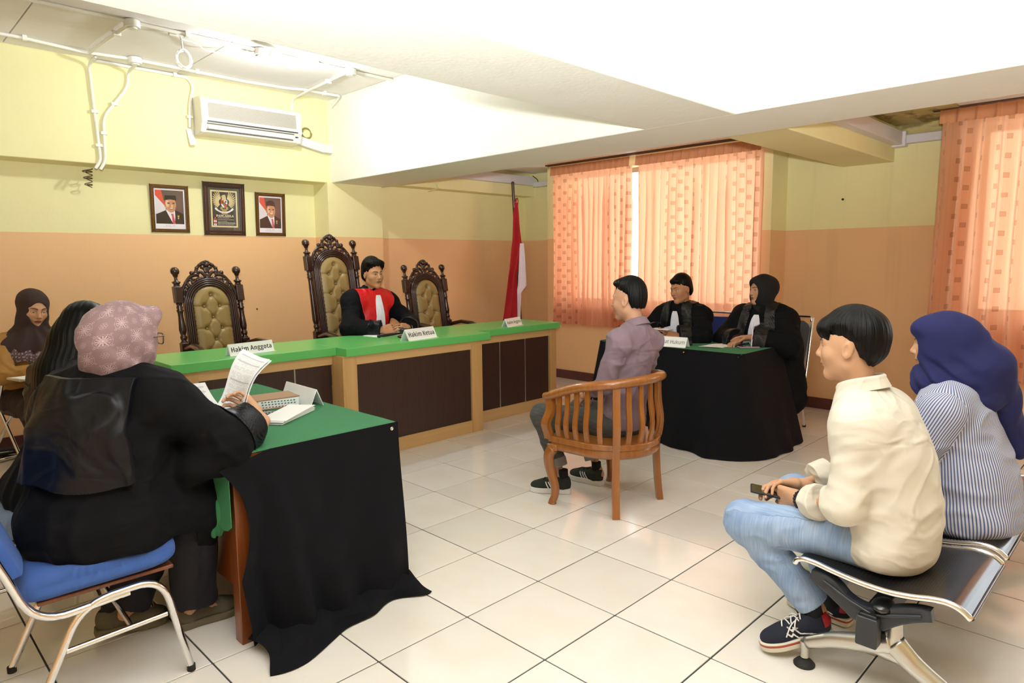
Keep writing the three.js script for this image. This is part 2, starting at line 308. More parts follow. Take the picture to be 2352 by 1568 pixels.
function curtain(z0, z1, y0, y1, x, pleats, label, s, hang = 0) {
  const t = thing('curtain', label, 'curtain', [0, 0, 0], 0, undefined);
  const off = Array.from({ length: 40 }, (_, i) => hash2(i, s, 3) - 0.5);
  const f = (a, b) => { const y = mix(y1 - 0.09, y0, b), ph = a * pleats, k = Math.floor(ph), u = ph - k;
    const open = smooth(0, 0.25, b), wob = 0.18 * Math.sin(6 * b + k * 2.1 + s) * open;
    const wave = Math.cos((u + wob * 0.4) * 6.283) * (0.028 + 0.018 * off[k % 40] * open), z = mix(z0, z1, a + 0.006 * Math.sin(ph * 6.283 + 1.2) + hang * (a < 0.5 ? -1 : 1) * 0.02 * b * Math.abs(a - 0.5) * 2);
    return [x + wave * (0.6 + 0.6 * open) + 0.012 * Math.sin(b * 3 + k) * open, y + 0.004 * Math.sin(k * 1.7) * b, z]; };
  part('curtain_cloth', sheet(f, pleats * 12, 30, [(z1 - z0) * 1.7, y1 - y0 - 0.09]), M.curtain, t);
  const g = (a, b) => { const ph = a * pleats, u = ph - Math.floor(ph), pin = Math.exp(-Math.pow((u - 0.0) / 0.1, 2)) + Math.exp(-Math.pow((u - 1) / 0.1, 2)); return [x - 0.012 - 0.03 * pin * (0.5 + 0.5 * b), mix(y1, y1 - 0.1, b), mix(z0, z1, a)]; };
  part('pleated_heading', sheet(g, pleats * 16, 4, [z1 - z0, 0.1], 0.002), M.curtainTop, t);
  return t;
}
curtain(-5.47, -4.335, 0.69, 2.555, 6.19, 15, 'orange checked curtain left of the bright gap, hanging behind the bench end', 1);
curtain(-4.255, -2.86, 0.69, 2.55, 6.19, 15, 'orange checked curtain right of the bright gap, behind the two lawyers', 2);
curtain(-1.42, 0.4, 0.5, 2.56, 6.13, 15, 'orange checked curtain at the right, behind the navy headscarf', 3, 1);
function rail(z0, z1, label) {
  const t = thing('curtain_rail', label, 'curtain rail', [6.17, 2.575, 0]);
  part('rail_track', [bx(0.03, 0.022, z1 - z0, 0, 0, (z0 + z1) / 2, 0.003), bx(0.012, 0.02, z1 - z0, -0.045, 0.0, (z0 + z1) / 2, 0.003)], std(0x6d4b33, 0.5), t);
  part('rail_wire', tube([[-0.02, -0.016, z0], [-0.02, -0.016, z1]], 0.004, 4, 6), M.chrome, t);
  for (let z = z0 + 0.1; z < z1; z += 0.6) part('rail_bracket', bx(0.09, 0.012, 0.02, 0.055, 0.012, z, 0.002), M.steel, t);
}
rail(-5.52, -2.8, 'brown curtain rail above the pair of curtains'); rail(-1.48, 0.6, 'brown curtain rail above the right curtain');
// ---------- judges' bench ----------
M.beech = std(0xffffff, 0.38, { map: woodTex('#d6ad72', '#bf9156', [0.5, 1.4], 3, 101) });
M.beechH = std(0xffffff, 0.38, { map: (() => { const t = woodTex('#d9b27a', '#c49a60', [0.5, 1.4], 3, 131); t.rotation = Math.PI / 2; return t; })() });
M.wenge = std(0xffffff, 0.45, { map: woodTex('#3f2820', '#2a1913', [0.12, 1.2], 6, 111) });
M.green = phys(0x66c268, 0.28, { bumpMap: PLASTER, bumpScale: 0.0003 });
M.carved = phys(0xffffff, 0.26, { map: woodTex('#3b1f18', '#22100c', [0.2, 0.5], 4, 121), clearcoat: 0.5, clearcoatRoughness: 0.2 });
M.teak = phys(0xffffff, 0.28, { map: woodTex('#a86a2c', '#7d4518', [0.16, 0.5], 3, 141), clearcoat: 0.6, clearcoatRoughness: 0.15 });
{
  const t = thing('judges_bench', 'long wooden judges bench with bright green top and dark brown panels', 'bench', [0, 0, 0]);
  const top = (x0, x1, zf, n) => part('bench_top', slab(x0, x1, 0.785, 0.845, -4.9, zf, 0.004), M.green, t);
  top(1.38, 2.5, -4.285); top(2.5, 3.9, -4.15); top(3.9, 5.015, -4.33);
  const post = (x0, x1, zf) => part('post', slab(x0, x1, 0, 0.785, zf - 0.16, zf, 0.003), M.beech, t);
  post(1.45, 1.55, -4.33); post(2.49, 2.607, -4.19); post(3.715, 3.835, -4.19); post(4.91, 5.0, -4.37);
  const bay = (x0, x1, zf, strips) => {
    part('top_rail', slab(x0, x1, 0.715, 0.785, zf - 0.04, zf - 0.004, 0.002), M.beechH, t);
    part('bottom_rail', slab(x0, x1, 0, 0.105, zf - 0.04, zf - 0.004, 0.002), M.beechH, t);
    const xs = [x0, ...strips, x1];
    for (let i = 1; i < xs.length; i++) part('dark_panel', slab(xs[i - 1] + 0.003, xs[i] - 0.003, 0.105, 0.715, zf - 0.035, zf - 0.015, 0.001), M.wenge, t);
    for (const s of strips) part('metal_strip', slab(s - 0.005, s + 0.005, 0.105, 0.715, zf - 0.02, zf - 0.011, 0.001), M.alu, t);
  };
  bay(1.55, 2.49, -4.33, [1.87, 2.2]); bay(2.607, 3.715, -4.19, []); bay(3.835, 4.91, -4.38, [4.24, 4.575]);
  part('end_panel', slab(1.452, 1.475, 0, 0.785, -4.86, -4.48, 0.002), M.beech, t); part('end_panel', slab(4.975, 4.998, 0, 0.785, -4.86, -4.52, 0.002), M.beech, t);
  part('inner_shelf', slab(1.475, 4.975, 0.42, 0.44, -4.84, -4.42, 0.002), M.beechH, t);
}
// ---------- carved judge chairs ----------
M.tuft = phys(0x9c834f, 0.42, { bumpMap: PLASTER, bumpScale: 0.0005, sheen: 0.2 });
M.nail = std(0x6a4a30, 0.35, { metalness: 0.9 });
function judgeChair(x, z, e, turn, label) {
  const t = thing('judge_chair', label, 'chair', [x, 0, z], turn, 'carved judge chairs behind the bench');
  const yc = 1.127 + e, fl = 0.02;
  for (const s of [-1, 1]) {
    const px = s * 0.245, Y = (v) => v + e * clamp((v - 0.96) / 0.08);
    const prof = [[0, 0.83], [0.03, 0.83], [0.03, 0.845], [0.02, 0.855], [0.026, 0.87], [0.029, 0.885], [0.02, 0.9], [0.024, 0.91], [0.03, 0.94], [0.025, 1.0], [0.021, 1.05], [0.024, 1.055], [0.021, 1.06], [0.024, 1.08], [0.03, 1.09], [0.022, 1.1], [0.027, 1.115], [0.02, 1.13], [0.026, 1.14], [0.026, 1.15], [0, 1.15]].map(([r, y]) => [r * 0.9, Y(y)]);
    const fin = [[0, 1.275], [0.028, 1.275], [0.022, 1.285], [0.022, 1.295], [0.031, 1.305], [0.033, 1.312], [0.014, 1.322], [0.011, 1.345], [0.019, 1.36], [0.02, 1.368], [0.03, 1.378], [0.034, 1.395], [0.03, 1.413], [0.016, 1.426], [0, 1.429]].map(([r, y]) => [r, y + e]);
    const p = part('post', [lathe(prof, 18).translate(px, 0, fl), bx(0.06, 0.13, 0.06, px, 1.213 + e, fl, 0.006), bx(0.056, 0.84, 0.056, px, 0.42, fl, 0.004)], M.carved, t);
    part('finial', lathe(fin, 18).translate(px, 0, fl), M.carved, p);
    part('armrest', [sweep([V(px, 0.8, 0.02), V(px + s * 0.01, 0.83, 0.16), V(px + s * 0.03, 0.82, 0.3), V(px + s * 0.035, 0.78, 0.42), V(px + s * 0.03, 0.745, 0.44)], 0.03, 12, 0.7), bx(0.05, 0.34, 0.05, px + s * 0.02, 0.6, 0.4, 0.006)], M.carved, t);
    part('leg', bx(0.06, 0.44, 0.06, px, 0.22, 0.44, 0.008), M.carved, t);
  }
  const arch = (r, y0) => { const s = new THREE.Shape(); s.moveTo(-r, y0); s.lineTo(-r, yc); s.absarc(0, yc, r, Math.PI, 0, true); s.lineTo(r, y0); s.lineTo(-r, y0); return s; };
  const ring = arch(0.208, 0.48); ring.holes.push(new THREE.Path(arch(0.148, 0.52).getPoints(20).reverse()));
  const rib = (r) => { const P = [V(-r, 0.5, 0)]; P.push(V(-r, yc, 0)); for (let a = 1; a < 16; a++) P.push(V(-r * Math.cos(a / 16 * Math.PI), yc + r * Math.sin(a / 16 * Math.PI), 0)); P.push(V(r, yc, 0), V(r, 0.5, 0)); return sweep(P, 0.0085, 8).translate(0, 0, 0.04); };
  part('back_frame', [ext(ring, 0.036, 0.003, 16), rib(0.157), rib(0.173), rib(0.188), rib(0.202)], M.carved, t);
  // crest
  const C = [], sw = (pts, r0, r1, f = 0.75) => { for (const s of [-1, 1]) { const c = new THREE.CatmullRomCurve3(pts.map(([a, b]) => V(s * a, yc + b, 0.02))); C.push(sweep(c.getPoints(14), (q) => 1.4 * mix(r0, r1, q) * (0.85 + 0.15 * Math.sin(q * 9)), 8, f, V(0, 0, 1))); } };
  sw([[0.218, 0.045], [0.212, 0.1], [0.185, 0.16], [0.145, 0.215], [0.1, 0.238], [0.066, 0.238]], 0.011, 0.013);
  sw([[0.066, 0.238], [0.082, 0.262], [0.066, 0.3], [0.03, 0.325], [0, 0.335]], 0.012, 0.013);
  sw([[0.008, 0.2], [0.02, 0.235], [0.055, 0.262], [0.1, 0.255], [0.13, 0.225], [0.118, 0.2], [0.1, 0.208]], 0.012, 0.007);
  sw([[0.03, 0.2], [0.06, 0.215], [0.09, 0.2], [0.11, 0.172]], 0.011, 0.006);
  sw([[0.205, 0.03], [0.23, 0.06], [0.222, 0.09], [0.2, 0.085], [0.198, 0.062], [0.21, 0.058]], 0.011, 0.006);
  sw([[0.16, 0.14], [0.188, 0.12], [0.192, 0.09], [0.178, 0.085]], 0.011, 0.006);
  sw([[0.15, 0.15], [0.16, 0.18], [0.145, 0.21]], 0.012, 0.008); sw([[0.12, 0.17], [0.13, 0.195], [0.16, 0.19]], 0.009, 0.006);
  sw([[0, 0.245], [0.02, 0.28], [0.045, 0.3]], 0.01, 0.008); sw([[0, 0.25], [0.012, 0.29], [0.008, 0.32]], 0.011, 0.009);
  for (const s of [-1, 1]) { C.push(ball(0.019, s * 0.118, yc + 0.252, 0.02, 1, 0.95, 0.8), ball(0.013, s * 0.078, yc + 0.292, 0.022), ball(0.013, s * 0.052, yc + 0.315, 0.022), ball(0.016, s * 0.178, yc + 0.17, 0.02, 0.8, 1.2, 0.8), ball(0.014, s * 0.2, yc + 0.13, 0.02, 0.8, 1.3, 0.8), ball(0.014, s * 0.06, yc + 0.205, 0.02, 1.6, 0.7, 0.8), ball(0.014, s * 0.222, yc + 0.095, 0.02)); }
  C.push(ball(0.024, 0, yc + 0.318, 0.028), ball(0.017, 0, yc + 0.338, 0.024, 1.2, 0.9, 0.9), ball(0.03, 0, yc + 0.215, 0.02, 0.8, 1.4, 0.7));
  for (let k = 0; k < 5; k++) { const a = 0.3 + k * 0.63; C.push(ball(0.011, Math.cos(a) * 0.026, yc + 0.318 + Math.sin(a) * 0.026, 0.032)); }
  for (let k = -5; k <= 5; k++) { const a = Math.PI / 2 + k * 0.2; C.push(ball(0.011, Math.cos(a) * 0.212, yc + Math.sin(a) * 0.212, 0.026, 1, 1, 0.7)); }
  part('carved_crest', C, M.carved, t);
  // tufted back
  const B = []; for (let k = 0, y = yc + 0.075; y > 0.55; k++, y -= 0.088) { if (k % 2) B.push([-0.062, y], [0.062, y]); else B.push([0, y]); }
  const seg = []; B.forEach((p, i) => B.forEach((q, j) => { if (j > i && Math.hypot(p[0] - q[0], p[1] - q[1]) < 0.115 && Math.abs(p[1] - q[1]) > 0.02) seg.push([p, q]); })); B.forEach((p) => { if (p[0]) seg.push([p, [Math.sign(p[0]) * 0.16, p[1]]]); });
  const dseg = (x2, y2, [p, q]) => { const dx = q[0] - p[0], dy = q[1] - p[1], h = clamp(((x2 - p[0]) * dx + (y2 - p[1]) * dy) / (dx * dx + dy * dy)); return Math.hypot(x2 - p[0] - dx * h, y2 - p[1] - dy * h); };
  const back = sheet((u, v) => { const yb = 0.52, yt = yc + 0.152; let y2 = mix(yb, yt, v), hw = y2 < yc ? 0.15 : Math.sqrt(Math.max(0, 0.152 * 0.152 - (y2 - yc) ** 2)), x2 = (u * 2 - 1) * hw; const edge = Math.min(0.15 - Math.abs(x2), y2 > yc ? 0.152 - Math.hypot(x2, y2 - yc) : 1); let d = 0.034 * Math.sqrt(clamp(edge / 0.05)); for (const b of B) { const r = Math.hypot(x2 - b[0], y2 - b[1]); d -= 0.024 * Math.exp(-((r / 0.022) ** 2)); } for (const s of seg) d -= 0.007 * Math.exp(-((dseg(x2, y2, s) / 0.007) ** 2)); return [x2, y2, 0.022 + Math.max(d, -0.005)]; }, 56, 110, [0.3, 0.7]);
  const up = part('tufted_back', [back, bx(0.29, 0.6, 0.01, 0, 0.8, 0.012, 0)], M.tuft, t);
  part('upholstery_button', B.map(([a, b]) => ball(0.009, a, b, 0.036, 1, 1, 0.6, 10, 8)), M.tuft, up);
  const N = []; for (let y = 0.56; y < yc; y += 0.034) N.push([-0.142, y], [0.142, y]); for (let a = 0; a <= 12; a++) N.push([0.144 * Math.cos(a / 12 * Math.PI), yc + 0.144 * Math.sin(a / 12 * Math.PI)]);
  part('upholstery_nails', N.map(([a, b]) => ball(0.0048, a, b, 0.036, 1, 1, 0.7, 8, 6)), M.nail, up);
  t.traverse((m) => { if (!m.isMesh || /armrest|leg/.test(m.name) || m.userData.leaned) return; m.userData.leaned = 1; const p = m.geometry.attributes.position; for (let i = 0; i < p.count; i++) { const y = p.getY(i); if (y > 0.45) p.setZ(i, p.getZ(i) - (y - 0.45) * 0.165); } m.geometry.computeVertexNormals; delete m.userData.leaned; });
  part('seat', [bx(0.52, 0.09, 0.5, 0, 0.42, 0.25, 0.02)], M.carved, t); part('seat_cushion', bx(0.46, 0.07, 0.45, 0, 0.49, 0.25, 0.03), M.tuft, t);
  return t;
}
judgeChair(2.125, -5.46, 0, 0.04, 'empty carved dark wood judge chair behind the left end of the bench');
judgeChair(3.255, -5.44, 0.232, 0.02, 'tallest carved dark wood judge chair, behind the man in red and black');
judgeChair(4.31, -5.46, -0.008, 0.0, 'empty carved dark wood judge chair nearest the flag');

// ---------- name plates and bench items ----------
const plateTex = (text, w, h, bold = true) => canvasTex(1024, Math.round(1024 * h / w), (c, W, Hh) => { c.fillStyle = '#fbfbf8'; c.fillRect(0, 0, W, Hh); c.fillStyle = '#26282c'; let s = Hh * 0.74; c.font = (bold ? 'bold ' : '') + s + 'px sans-serif'; const m = c.measureText(text).width; if (m > W * 0.93) { s *= W * 0.93 / m; c.font = (bold ? 'bold ' : '') + s + 'px sans-serif'; } c.textBaseline = 'middle'; c.textAlign = 'center'; c.fillText(text, W / 2, Hh * 0.5); });
M.paper = std(0xf6f5f2, 0.7);
function namePlate(text, label, pos, turn, w, h, lean, italic) {
  const t = thing('name_plate', label, 'name plate', pos, turn, undefined), d = Math.tan(lean) * h;
  const prism = ext(poly([[0.001, 0], [-d, h], [-d - 0.004, h], [-2 * d - 0.01, 0], [-2 * d - 0.006, 0], [-d - 0.003, h - 0.006], [-0.004, 0]]), w, 0).rotateY(-Math.PI / 2).translate(w / 2, 0, 0);
  part('folded_card', prism, M.paper, t);
  const g = new THREE.PlaneGeometry(w * 0.995, h / Math.cos(lean) * 0.985); g.userData.keepUV = true;
  const f = flat(g); f.userData.keepUV = true; f.rotateX(-lean).translate(0, h / 2, -d / 2 + 0.0022);
  if (text) part('lettering', f, std(0xffffff, 0.6, { map: plateTex(text, w, h, !italic) }), t);
  part('foot_flap', bx(w, 0.002, 0.022, 0, 0.001, 0.008, 0), M.paper, t);
  return t;
}
namePlate('Hakim Anggota', 'white Hakim Anggota name plate at the left end of the green bench', [1.955, 0.845, -4.44], 0.16, 0.335, 0.075, 0.3);
namePlate('Hakim Ketua', 'white Hakim Ketua name plate in front of the man in red', [3.235, 0.845, -4.22], 0.17, 0.325, 0.085, 0.45);
namePlate('Hakim Anggota', 'white Hakim Anggota name plate at the far right end of the green bench', [4.45, 0.845, -4.4], 0.3, 0.29, 0.075, 0.35);
{
  const t = thing('gavel', 'dark turned gavel lying on the papers before the judge', 'gavel', [3.2, 0.862, -4.56], 0.2);
  part('handle', lathe([[0, -0.19], [0.012, -0.188], [0.013, -0.17], [0.009, -0.16], [0.012, -0.12], [0.01, 0], [0.007, 0.09], [0.007, 0.12], [0, 0.12]], 14).rotateZ(-Math.PI / 2), M.black, t);
  part('head', lathe([[0, -0.05], [0.026, -0.05], [0.03, -0.04], [0.026, -0.03], [0.022, -0.02], [0.026, 0], [0.022, 0.02], [0.026, 0.03], [0.03, 0.04], [0.026, 0.05], [0, 0.05]], 18).rotateX(Math.PI / 2).translate(0.14, 0.012, 0), M.black, t);
  solo('sound_block', lathe([[0, 0], [0.055, 0], [0.058, 0.01], [0.05, 0.018], [0.04, 0.022], [0, 0.022]], 24), M.carved, 'round dark sound block behind the Hakim Ketua plate', 'sound block', undefined, [3.2, 0.845, -4.42]);
  solo('paper_sheet', bx(0.3, 0.004, 0.21, 0, 0.002, 0, 0), M.paper, 'white papers under the folded hands of the judge', 'paper', undefined, [3.2, 0.845, -4.69], 0.1);
}
// ---------- flag ----------
{
  const top = [6.0, 2.4, -5.95], bot = [6.16, 0.02, -5.95], at = (t) => top.map((v, i) => mix(v, bot[i], t));
  const t = thing('flag_stand', 'tall dark flag pole holding a red and white flag in the corner', 'flag');
  part('pole', [tube([top, bot], 0.019, 4, 14), ball(0.021, ...top)], M.carved, t);
  part('base', lathe([[0, 0], [0.16, 0], [0.16, 0.03], [0.05, 0.06], [0.03, 0.12], [0, 0.12]], 24).translate(bot[0], 0, bot[2]), M.carved, t);
  // outline of the hanging cloth by height: left edge, right edge of each colour
  const lerpT = (tab, y) => { for (let i = 1; i < tab.length; i++) if (y >= tab[i][0]) { const [a, b] = [tab[i - 1], tab[i]], q = (y - b[0]) / (a[0] - b[0]); return b.map((v, k) => mix(v, a[k], q)); } return tab[tab.length - 1]; };
  const R = [[2.16, 5.995, 6.02], [2.0, 5.965, 6.045], [1.68, 5.93, 6.095], [1.6, 5.91, 6.09], [1.4, 5.88, 6.05], [1.3, 5.865, 5.99], [0.5, 5.72, 5.97]];
  const W = [[1.66, 6.06, 6.1], [1.4, 6.03, 6.13], [1.16, 6.005, 6.16], [1.13, 6.0, 6.16], [1.06, 5.985, 6.06], [0.5, 5.955, 6.03]];
  const cloth = (tab, y0, y1, f, dz, a) => sheet((u, v) => { const y = mix(y1, y0, v), q = lerpT(tab, y), w = smooth(0, 0.25, v); return [mix(q[1], q[2], u), y, -5.95 + dz + a * w * Math.sin(u * f + v * 3) + 0.03 * u]; }, 30, 40, [0.3, 1.6], 0.003);
  part('red_cloth', cloth(R, 0.55, 2.16, 11, 0.035, 0.022), phys(0xb3121c, 0.75, { bumpMap: WEAVE, bumpScale: 0.0004, sheen: 0.3 }), t, 'red upper half of the flag');
  part('white_cloth', cloth(W, 0.55, 1.665, 9, 0.055, 0.015), phys(0xefe4ec, 0.75, { bumpMap: WEAVE, bumpScale: 0.0004 }), t, 'white lower half of the flag');
  const k = at(0.095); part('red_ribbon', [tube([[k[0] - 0.02, k[1], k[2]], [k[0], k[1] + 0.006, k[2] + 0.024], [k[0] + 0.03, k[1] + 0.01, k[2]], [k[0] + 0.065, k[1] + 0.05, k[2]], [k[0] + 0.075, k[1], k[2]], [k[0] + 0.06, k[1] - 0.09, k[2]]], 0.006, 30, 6), tube([[k[0] + 0.02, k[1] + 0.01, k[2]], [k[0] + 0.045, k[1] + 0.045, k[2]], [k[0] + 0.04, k[1] - 0.04, k[2]]], 0.005, 20, 6)], std(0xb3201f, 0.6), t);
}
// ---------- pictures on the wall ----------
function portrait(c, W, Hh, cap, suit, k) {
  c.fillStyle = '#eceaf0'; c.fillRect(0, 0, W, Hh);
  const x0 = W * 0.07, y0 = Hh * 0.06, w = W * 0.86, h = Hh * 0.8; c.save(); c.beginPath(); c.rect(x0, y0, w, h); c.clip();
  const g = c.createLinearGradient(0, y0, W, y0 + h); g.addColorStop(0, '#5d5048'); g.addColorStop(0.6, '#6a4f4a'); g.addColorStop(1, '#523a39'); c.fillStyle = g; c.fillRect(x0, y0, w, h);
  const P = (pts, col) => { c.fillStyle = col; c.beginPath(); pts.forEach(([a, b], i) => c[i ? 'lineTo' : 'moveTo'](x0 + a * w, y0 + b * h)); c.closePath(); c.fill(); };
  const E = (a, b, ra, rb, col, rot = 0) => { c.fillStyle = col; c.beginPath(); c.ellipse(x0 + a * w, y0 + b * h, ra * w, rb * h, rot, 0, 7); c.fill(); };
  P([[0, 0.14], [0.34, 0.46], [0.36, 0.62], [0, 0.72]], '#dcd6da'); P([[0, 0], [0.22, 0], [0.34, 0.48], [0, 0.16]], '#d9513c');
  P([[0, 1], [0.02, 0.72], [0.34, 0.6], [0.68, 0.58], [0.98, 0.7], [1, 1]], suit);
  P([[0.38, 0.56], [0.66, 0.55], [0.7, 0.64], [0.66, 1], [0.58, 1], [0.36, 0.62]], '#e3dfe6');
  P([[0.53, 0.7], [0.62, 0.69], [0.63, 0.75], [0.69, 1], [0.58, 1], [0.56, 0.76]], '#cf5560'); P([[0.36, 0.6], [0.3, 0.64], [0.56, 1], [0.6, 1]], suit); P([[0.68, 0.58], [0.73, 0.63], [0.7, 1], [0.69, 1]], suit);
  E(0.53, 0.42, 0.2, 0.22, '#c98f68'); E(0.55, 0.5, 0.16, 0.16, '#c48a62'); E(0.34, 0.45, 0.03, 0.05, '#b37a55'); E(0.42, 0.4, 0.06, 0.1, '#e0b994'); E(0.58, 0.46, 0.03, 0.05, '#e2b48c');
  for (const a of [0.46, 0.64]) { E(a, 0.37, 0.05, 0.012, '#4a3126'); E(a, 0.395, 0.04, 0.012, '#5b4034'); }
  E(0.56, 0.535, 0.08, 0.028, '#8c4f42'); E(0.56, 0.53, 0.065, 0.014, '#efe6df'); if (k) { E(0.55, 0.5, 0.08, 0.012, '#d8c8ba'); c.strokeStyle = '#a08a78'; c.lineWidth = W * 0.006; for (const a of [0.45, 0.65]) { c.beginPath(); c.ellipse(x0 + a * w, y0 + 0.4 * h, 0.075 * w, 0.04 * h, 0, 0, 7); c.stroke(); } }
  if (k) { P([[0.3, 0.27], [0.32, 0.14], [0.44, 0.09], [0.6, 0.09], [0.7, 0.15], [0.74, 0.28], [0.52, 0.26]], cap); } else P([[0.31, 0.3], [0.34, 0.15], [0.73, 0.15], [0.75, 0.29], [0.52, 0.27]], cap);
  P([[0.76, 0.74], [0.83, 0.74], [0.82, 0.8], [0.77, 0.8]], '#c9a24a'); E(0.795, 0.83, 0.025, 0.018, '#c8c6c2'); c.restore();
  c.fillStyle = '#8d8a90'; for (const [a, b, q] of [[0.34, 0.895, 0.34], [0.28, 0.925, 0.46]]) for (let i = 0; i < 22; i++) { const lw = W * q / 24; if (hash2(i, Math.round(b * 100), 5) > 0.18) c.fillRect(W * a + i * lw, Hh * b, lw * 0.75, Hh * 0.008); }
}
function emblem(c, W, Hh) {
  c.fillStyle = '#46423a'; c.fillRect(0, 0, W, Hh); c.fillStyle = '#d9cb9a'; c.fillRect(W * 0.1, Hh * 0.08, W * 0.8, Hh * 0.83); c.fillStyle = '#35322c'; c.fillRect(W * 0.145, Hh * 0.115, W * 0.71, Hh * 0.76);
  const X = (a) => W * (0.145 + 0.71 * a), Y = (b) => Hh * (0.115 + 0.76 * b);
  const P = (pts, col) => { c.fillStyle = col; c.beginPath(); pts.forEach(([a, b], i) => c[i ? 'lineTo' : 'moveTo'](X(a), Y(b))); c.closePath(); c.fill(); };
  for (const s of [-1, 1]) { // wings of layered feathers
    const F = (q) => 0.5 + s * q;
    for (let L = 0; L < 3; L++) for (let k = 0; k < 11; k++) { const a = -1.25 + k * 0.2, r0 = 0.1, r1 = [0.42, 0.3, 0.2][L] * (0.78 + 0.22 * Math.cos((k - 2) * 0.22)), cx = 0.11, cy = 0.3, dx = Math.cos(a), dy = Math.sin(a) * 0.86; const nx = -dy * 0.05, ny = dx * 0.04; c.fillStyle = ['#cdb883', '#d8c593', '#e2d1a3'][L]; c.strokeStyle = '#7c6a43'; c.lineWidth = W * 0.003; c.beginPath(); c.moveTo(X(F(cx + dx * r0)), Y(cy + dy * r0)); c.quadraticCurveTo(X(F(cx + dx * r1 * 0.8 + nx)), Y(cy + dy * r1 * 0.8 + ny), X(F(cx + dx * r1)), Y(cy + dy * r1 - 0.02)); c.quadraticCurveTo(X(F(cx + dx * r1 * 0.8 - nx)), Y(cy + dy * r1 * 0.8 - ny), X(F(cx + dx * r0)), Y(cy + dy * r0)); c.fill(); c.stroke(); }
    P([[F(0.05), 0.42], [F(0.17), 0.45], [F(0.16), 0.52], [F(0.08), 0.53]], '#a8945f');
    c.strokeStyle = '#dedbe0'; c.lineWidth = W * 0.045; c.beginPath(); c.moveTo(X(0.5), Y(0.605)); c.quadraticCurveTo(X(F(0.2)), Y(0.6), X(F(0.32)), Y(0.52)); c.stroke(); P([[F(0.28), 0.5], [F(0.4), 0.44], [F(0.37), 0.48], [F(0.41), 0.5], [F(0.32), 0.56]], '#e6e3e8');
  }
  P([[0.4, 0.24], [0.42, 0.12], [0.46, 0.085], [0.56, 0.08], [0.58, 0.15], [0.6, 0.26], [0.5, 0.3]], '#cdb988'); P([[0.44, 0.09], [0.36, 0.14], [0.4, 0.13], [0.38, 0.165], [0.45, 0.14]], '#c2ac74'); P([[0.42, 0.5], [0.58, 0.5], [0.62, 0.58], [0.38, 0.58]], '#9c8a5a'); P([[0.36, 0.645], [0.42, 0.61], [0.58, 0.61], [0.66, 0.645], [0.58, 0.66], [0.42, 0.66]], '#b5a068');
  P([[0.37, 0.24], [0.5, 0.24], [0.5, 0.35], [0.37, 0.35]], '#c8473c'); P([[0.5, 0.24], [0.64, 0.24], [0.64, 0.35], [0.5, 0.35]], '#e2e0e2'); P([[0.37, 0.35], [0.5, 0.35], [0.5, 0.48], [0.4, 0.42]], '#dddade'); P([[0.5, 0.35], [0.64, 0.35], [0.61, 0.42], [0.5, 0.48]], '#c8473c');
  c.fillStyle = '#4f6b4a'; c.beginPath(); c.arc(X(0.57), Y(0.285), W * 0.03, 0, 7); c.fill(); P([[0.44, 0.31], [0.56, 0.31], [0.56, 0.37], [0.5, 0.4], [0.44, 0.37]], '#2c2a26'); c.fillStyle = '#e6cf6a'; c.beginPath(); for (let i = 0; i < 10; i++) { const r = W * (i % 2 ? 0.011 : 0.027), a = i * 0.628 - 1.571; c.lineTo(X(0.5) + r * Math.cos(a), Y(0.352) + r * Math.sin(a)); } c.fill(); c.fillStyle = '#5a2f2a'; c.fillRect(X(0.405), Y(0.275), W * 0.03, Hh * 0.022);
  c.fillStyle = '#f4ecd2'; c.font = 'bold ' + W * 0.088 + 'px serif'; c.textAlign = 'center'; c.fillText('PANCASILA', X(0.52), Y(0.735));
  ['#26241f', '#cc4a42', '#ecebe8', '#cc4a42', '#ecebe8'].forEach((col, i) => { c.fillStyle = col; c.fillRect(X(0.04), Y(0.745 + i * 0.05), W * 0.085, Hh * 0.037); c.fillStyle = i === 0 ? '#e6cf6a' : i % 2 ? '#7c2c28' : '#55524c'; c.fillRect(X(0.08), Y(0.757 + i * 0.05), W * 0.03, Hh * 0.016); });
  c.fillStyle = '#d8d5cc'; c.textAlign = 'left'; c.font = 'italic bold ' + W * 0.0245 + 'px sans-serif';
  [['KETUHANAN YANG MAHA ESA'], ['KEMANUSIAAN YANG ADIL DAN BERADAB'], ['PERSATUAN INDONESIA'], ['KERAKYATAN YANG DIPIMPIN OLEH HIKMAT', 'KEBIJAKSANAAN DALAM PERMUSYAWARATAN'], ['KEADILAN SOSIAL BAGI SELURUH RAKYAT']].forEach((ls, i) => ls.forEach((l, j) => c.fillText(l, X(0.2), Y(0.774 + i * 0.05 + j * 0.024 - (ls.length > 1 ? 0.01 : 0)), W * 0.56)));
}
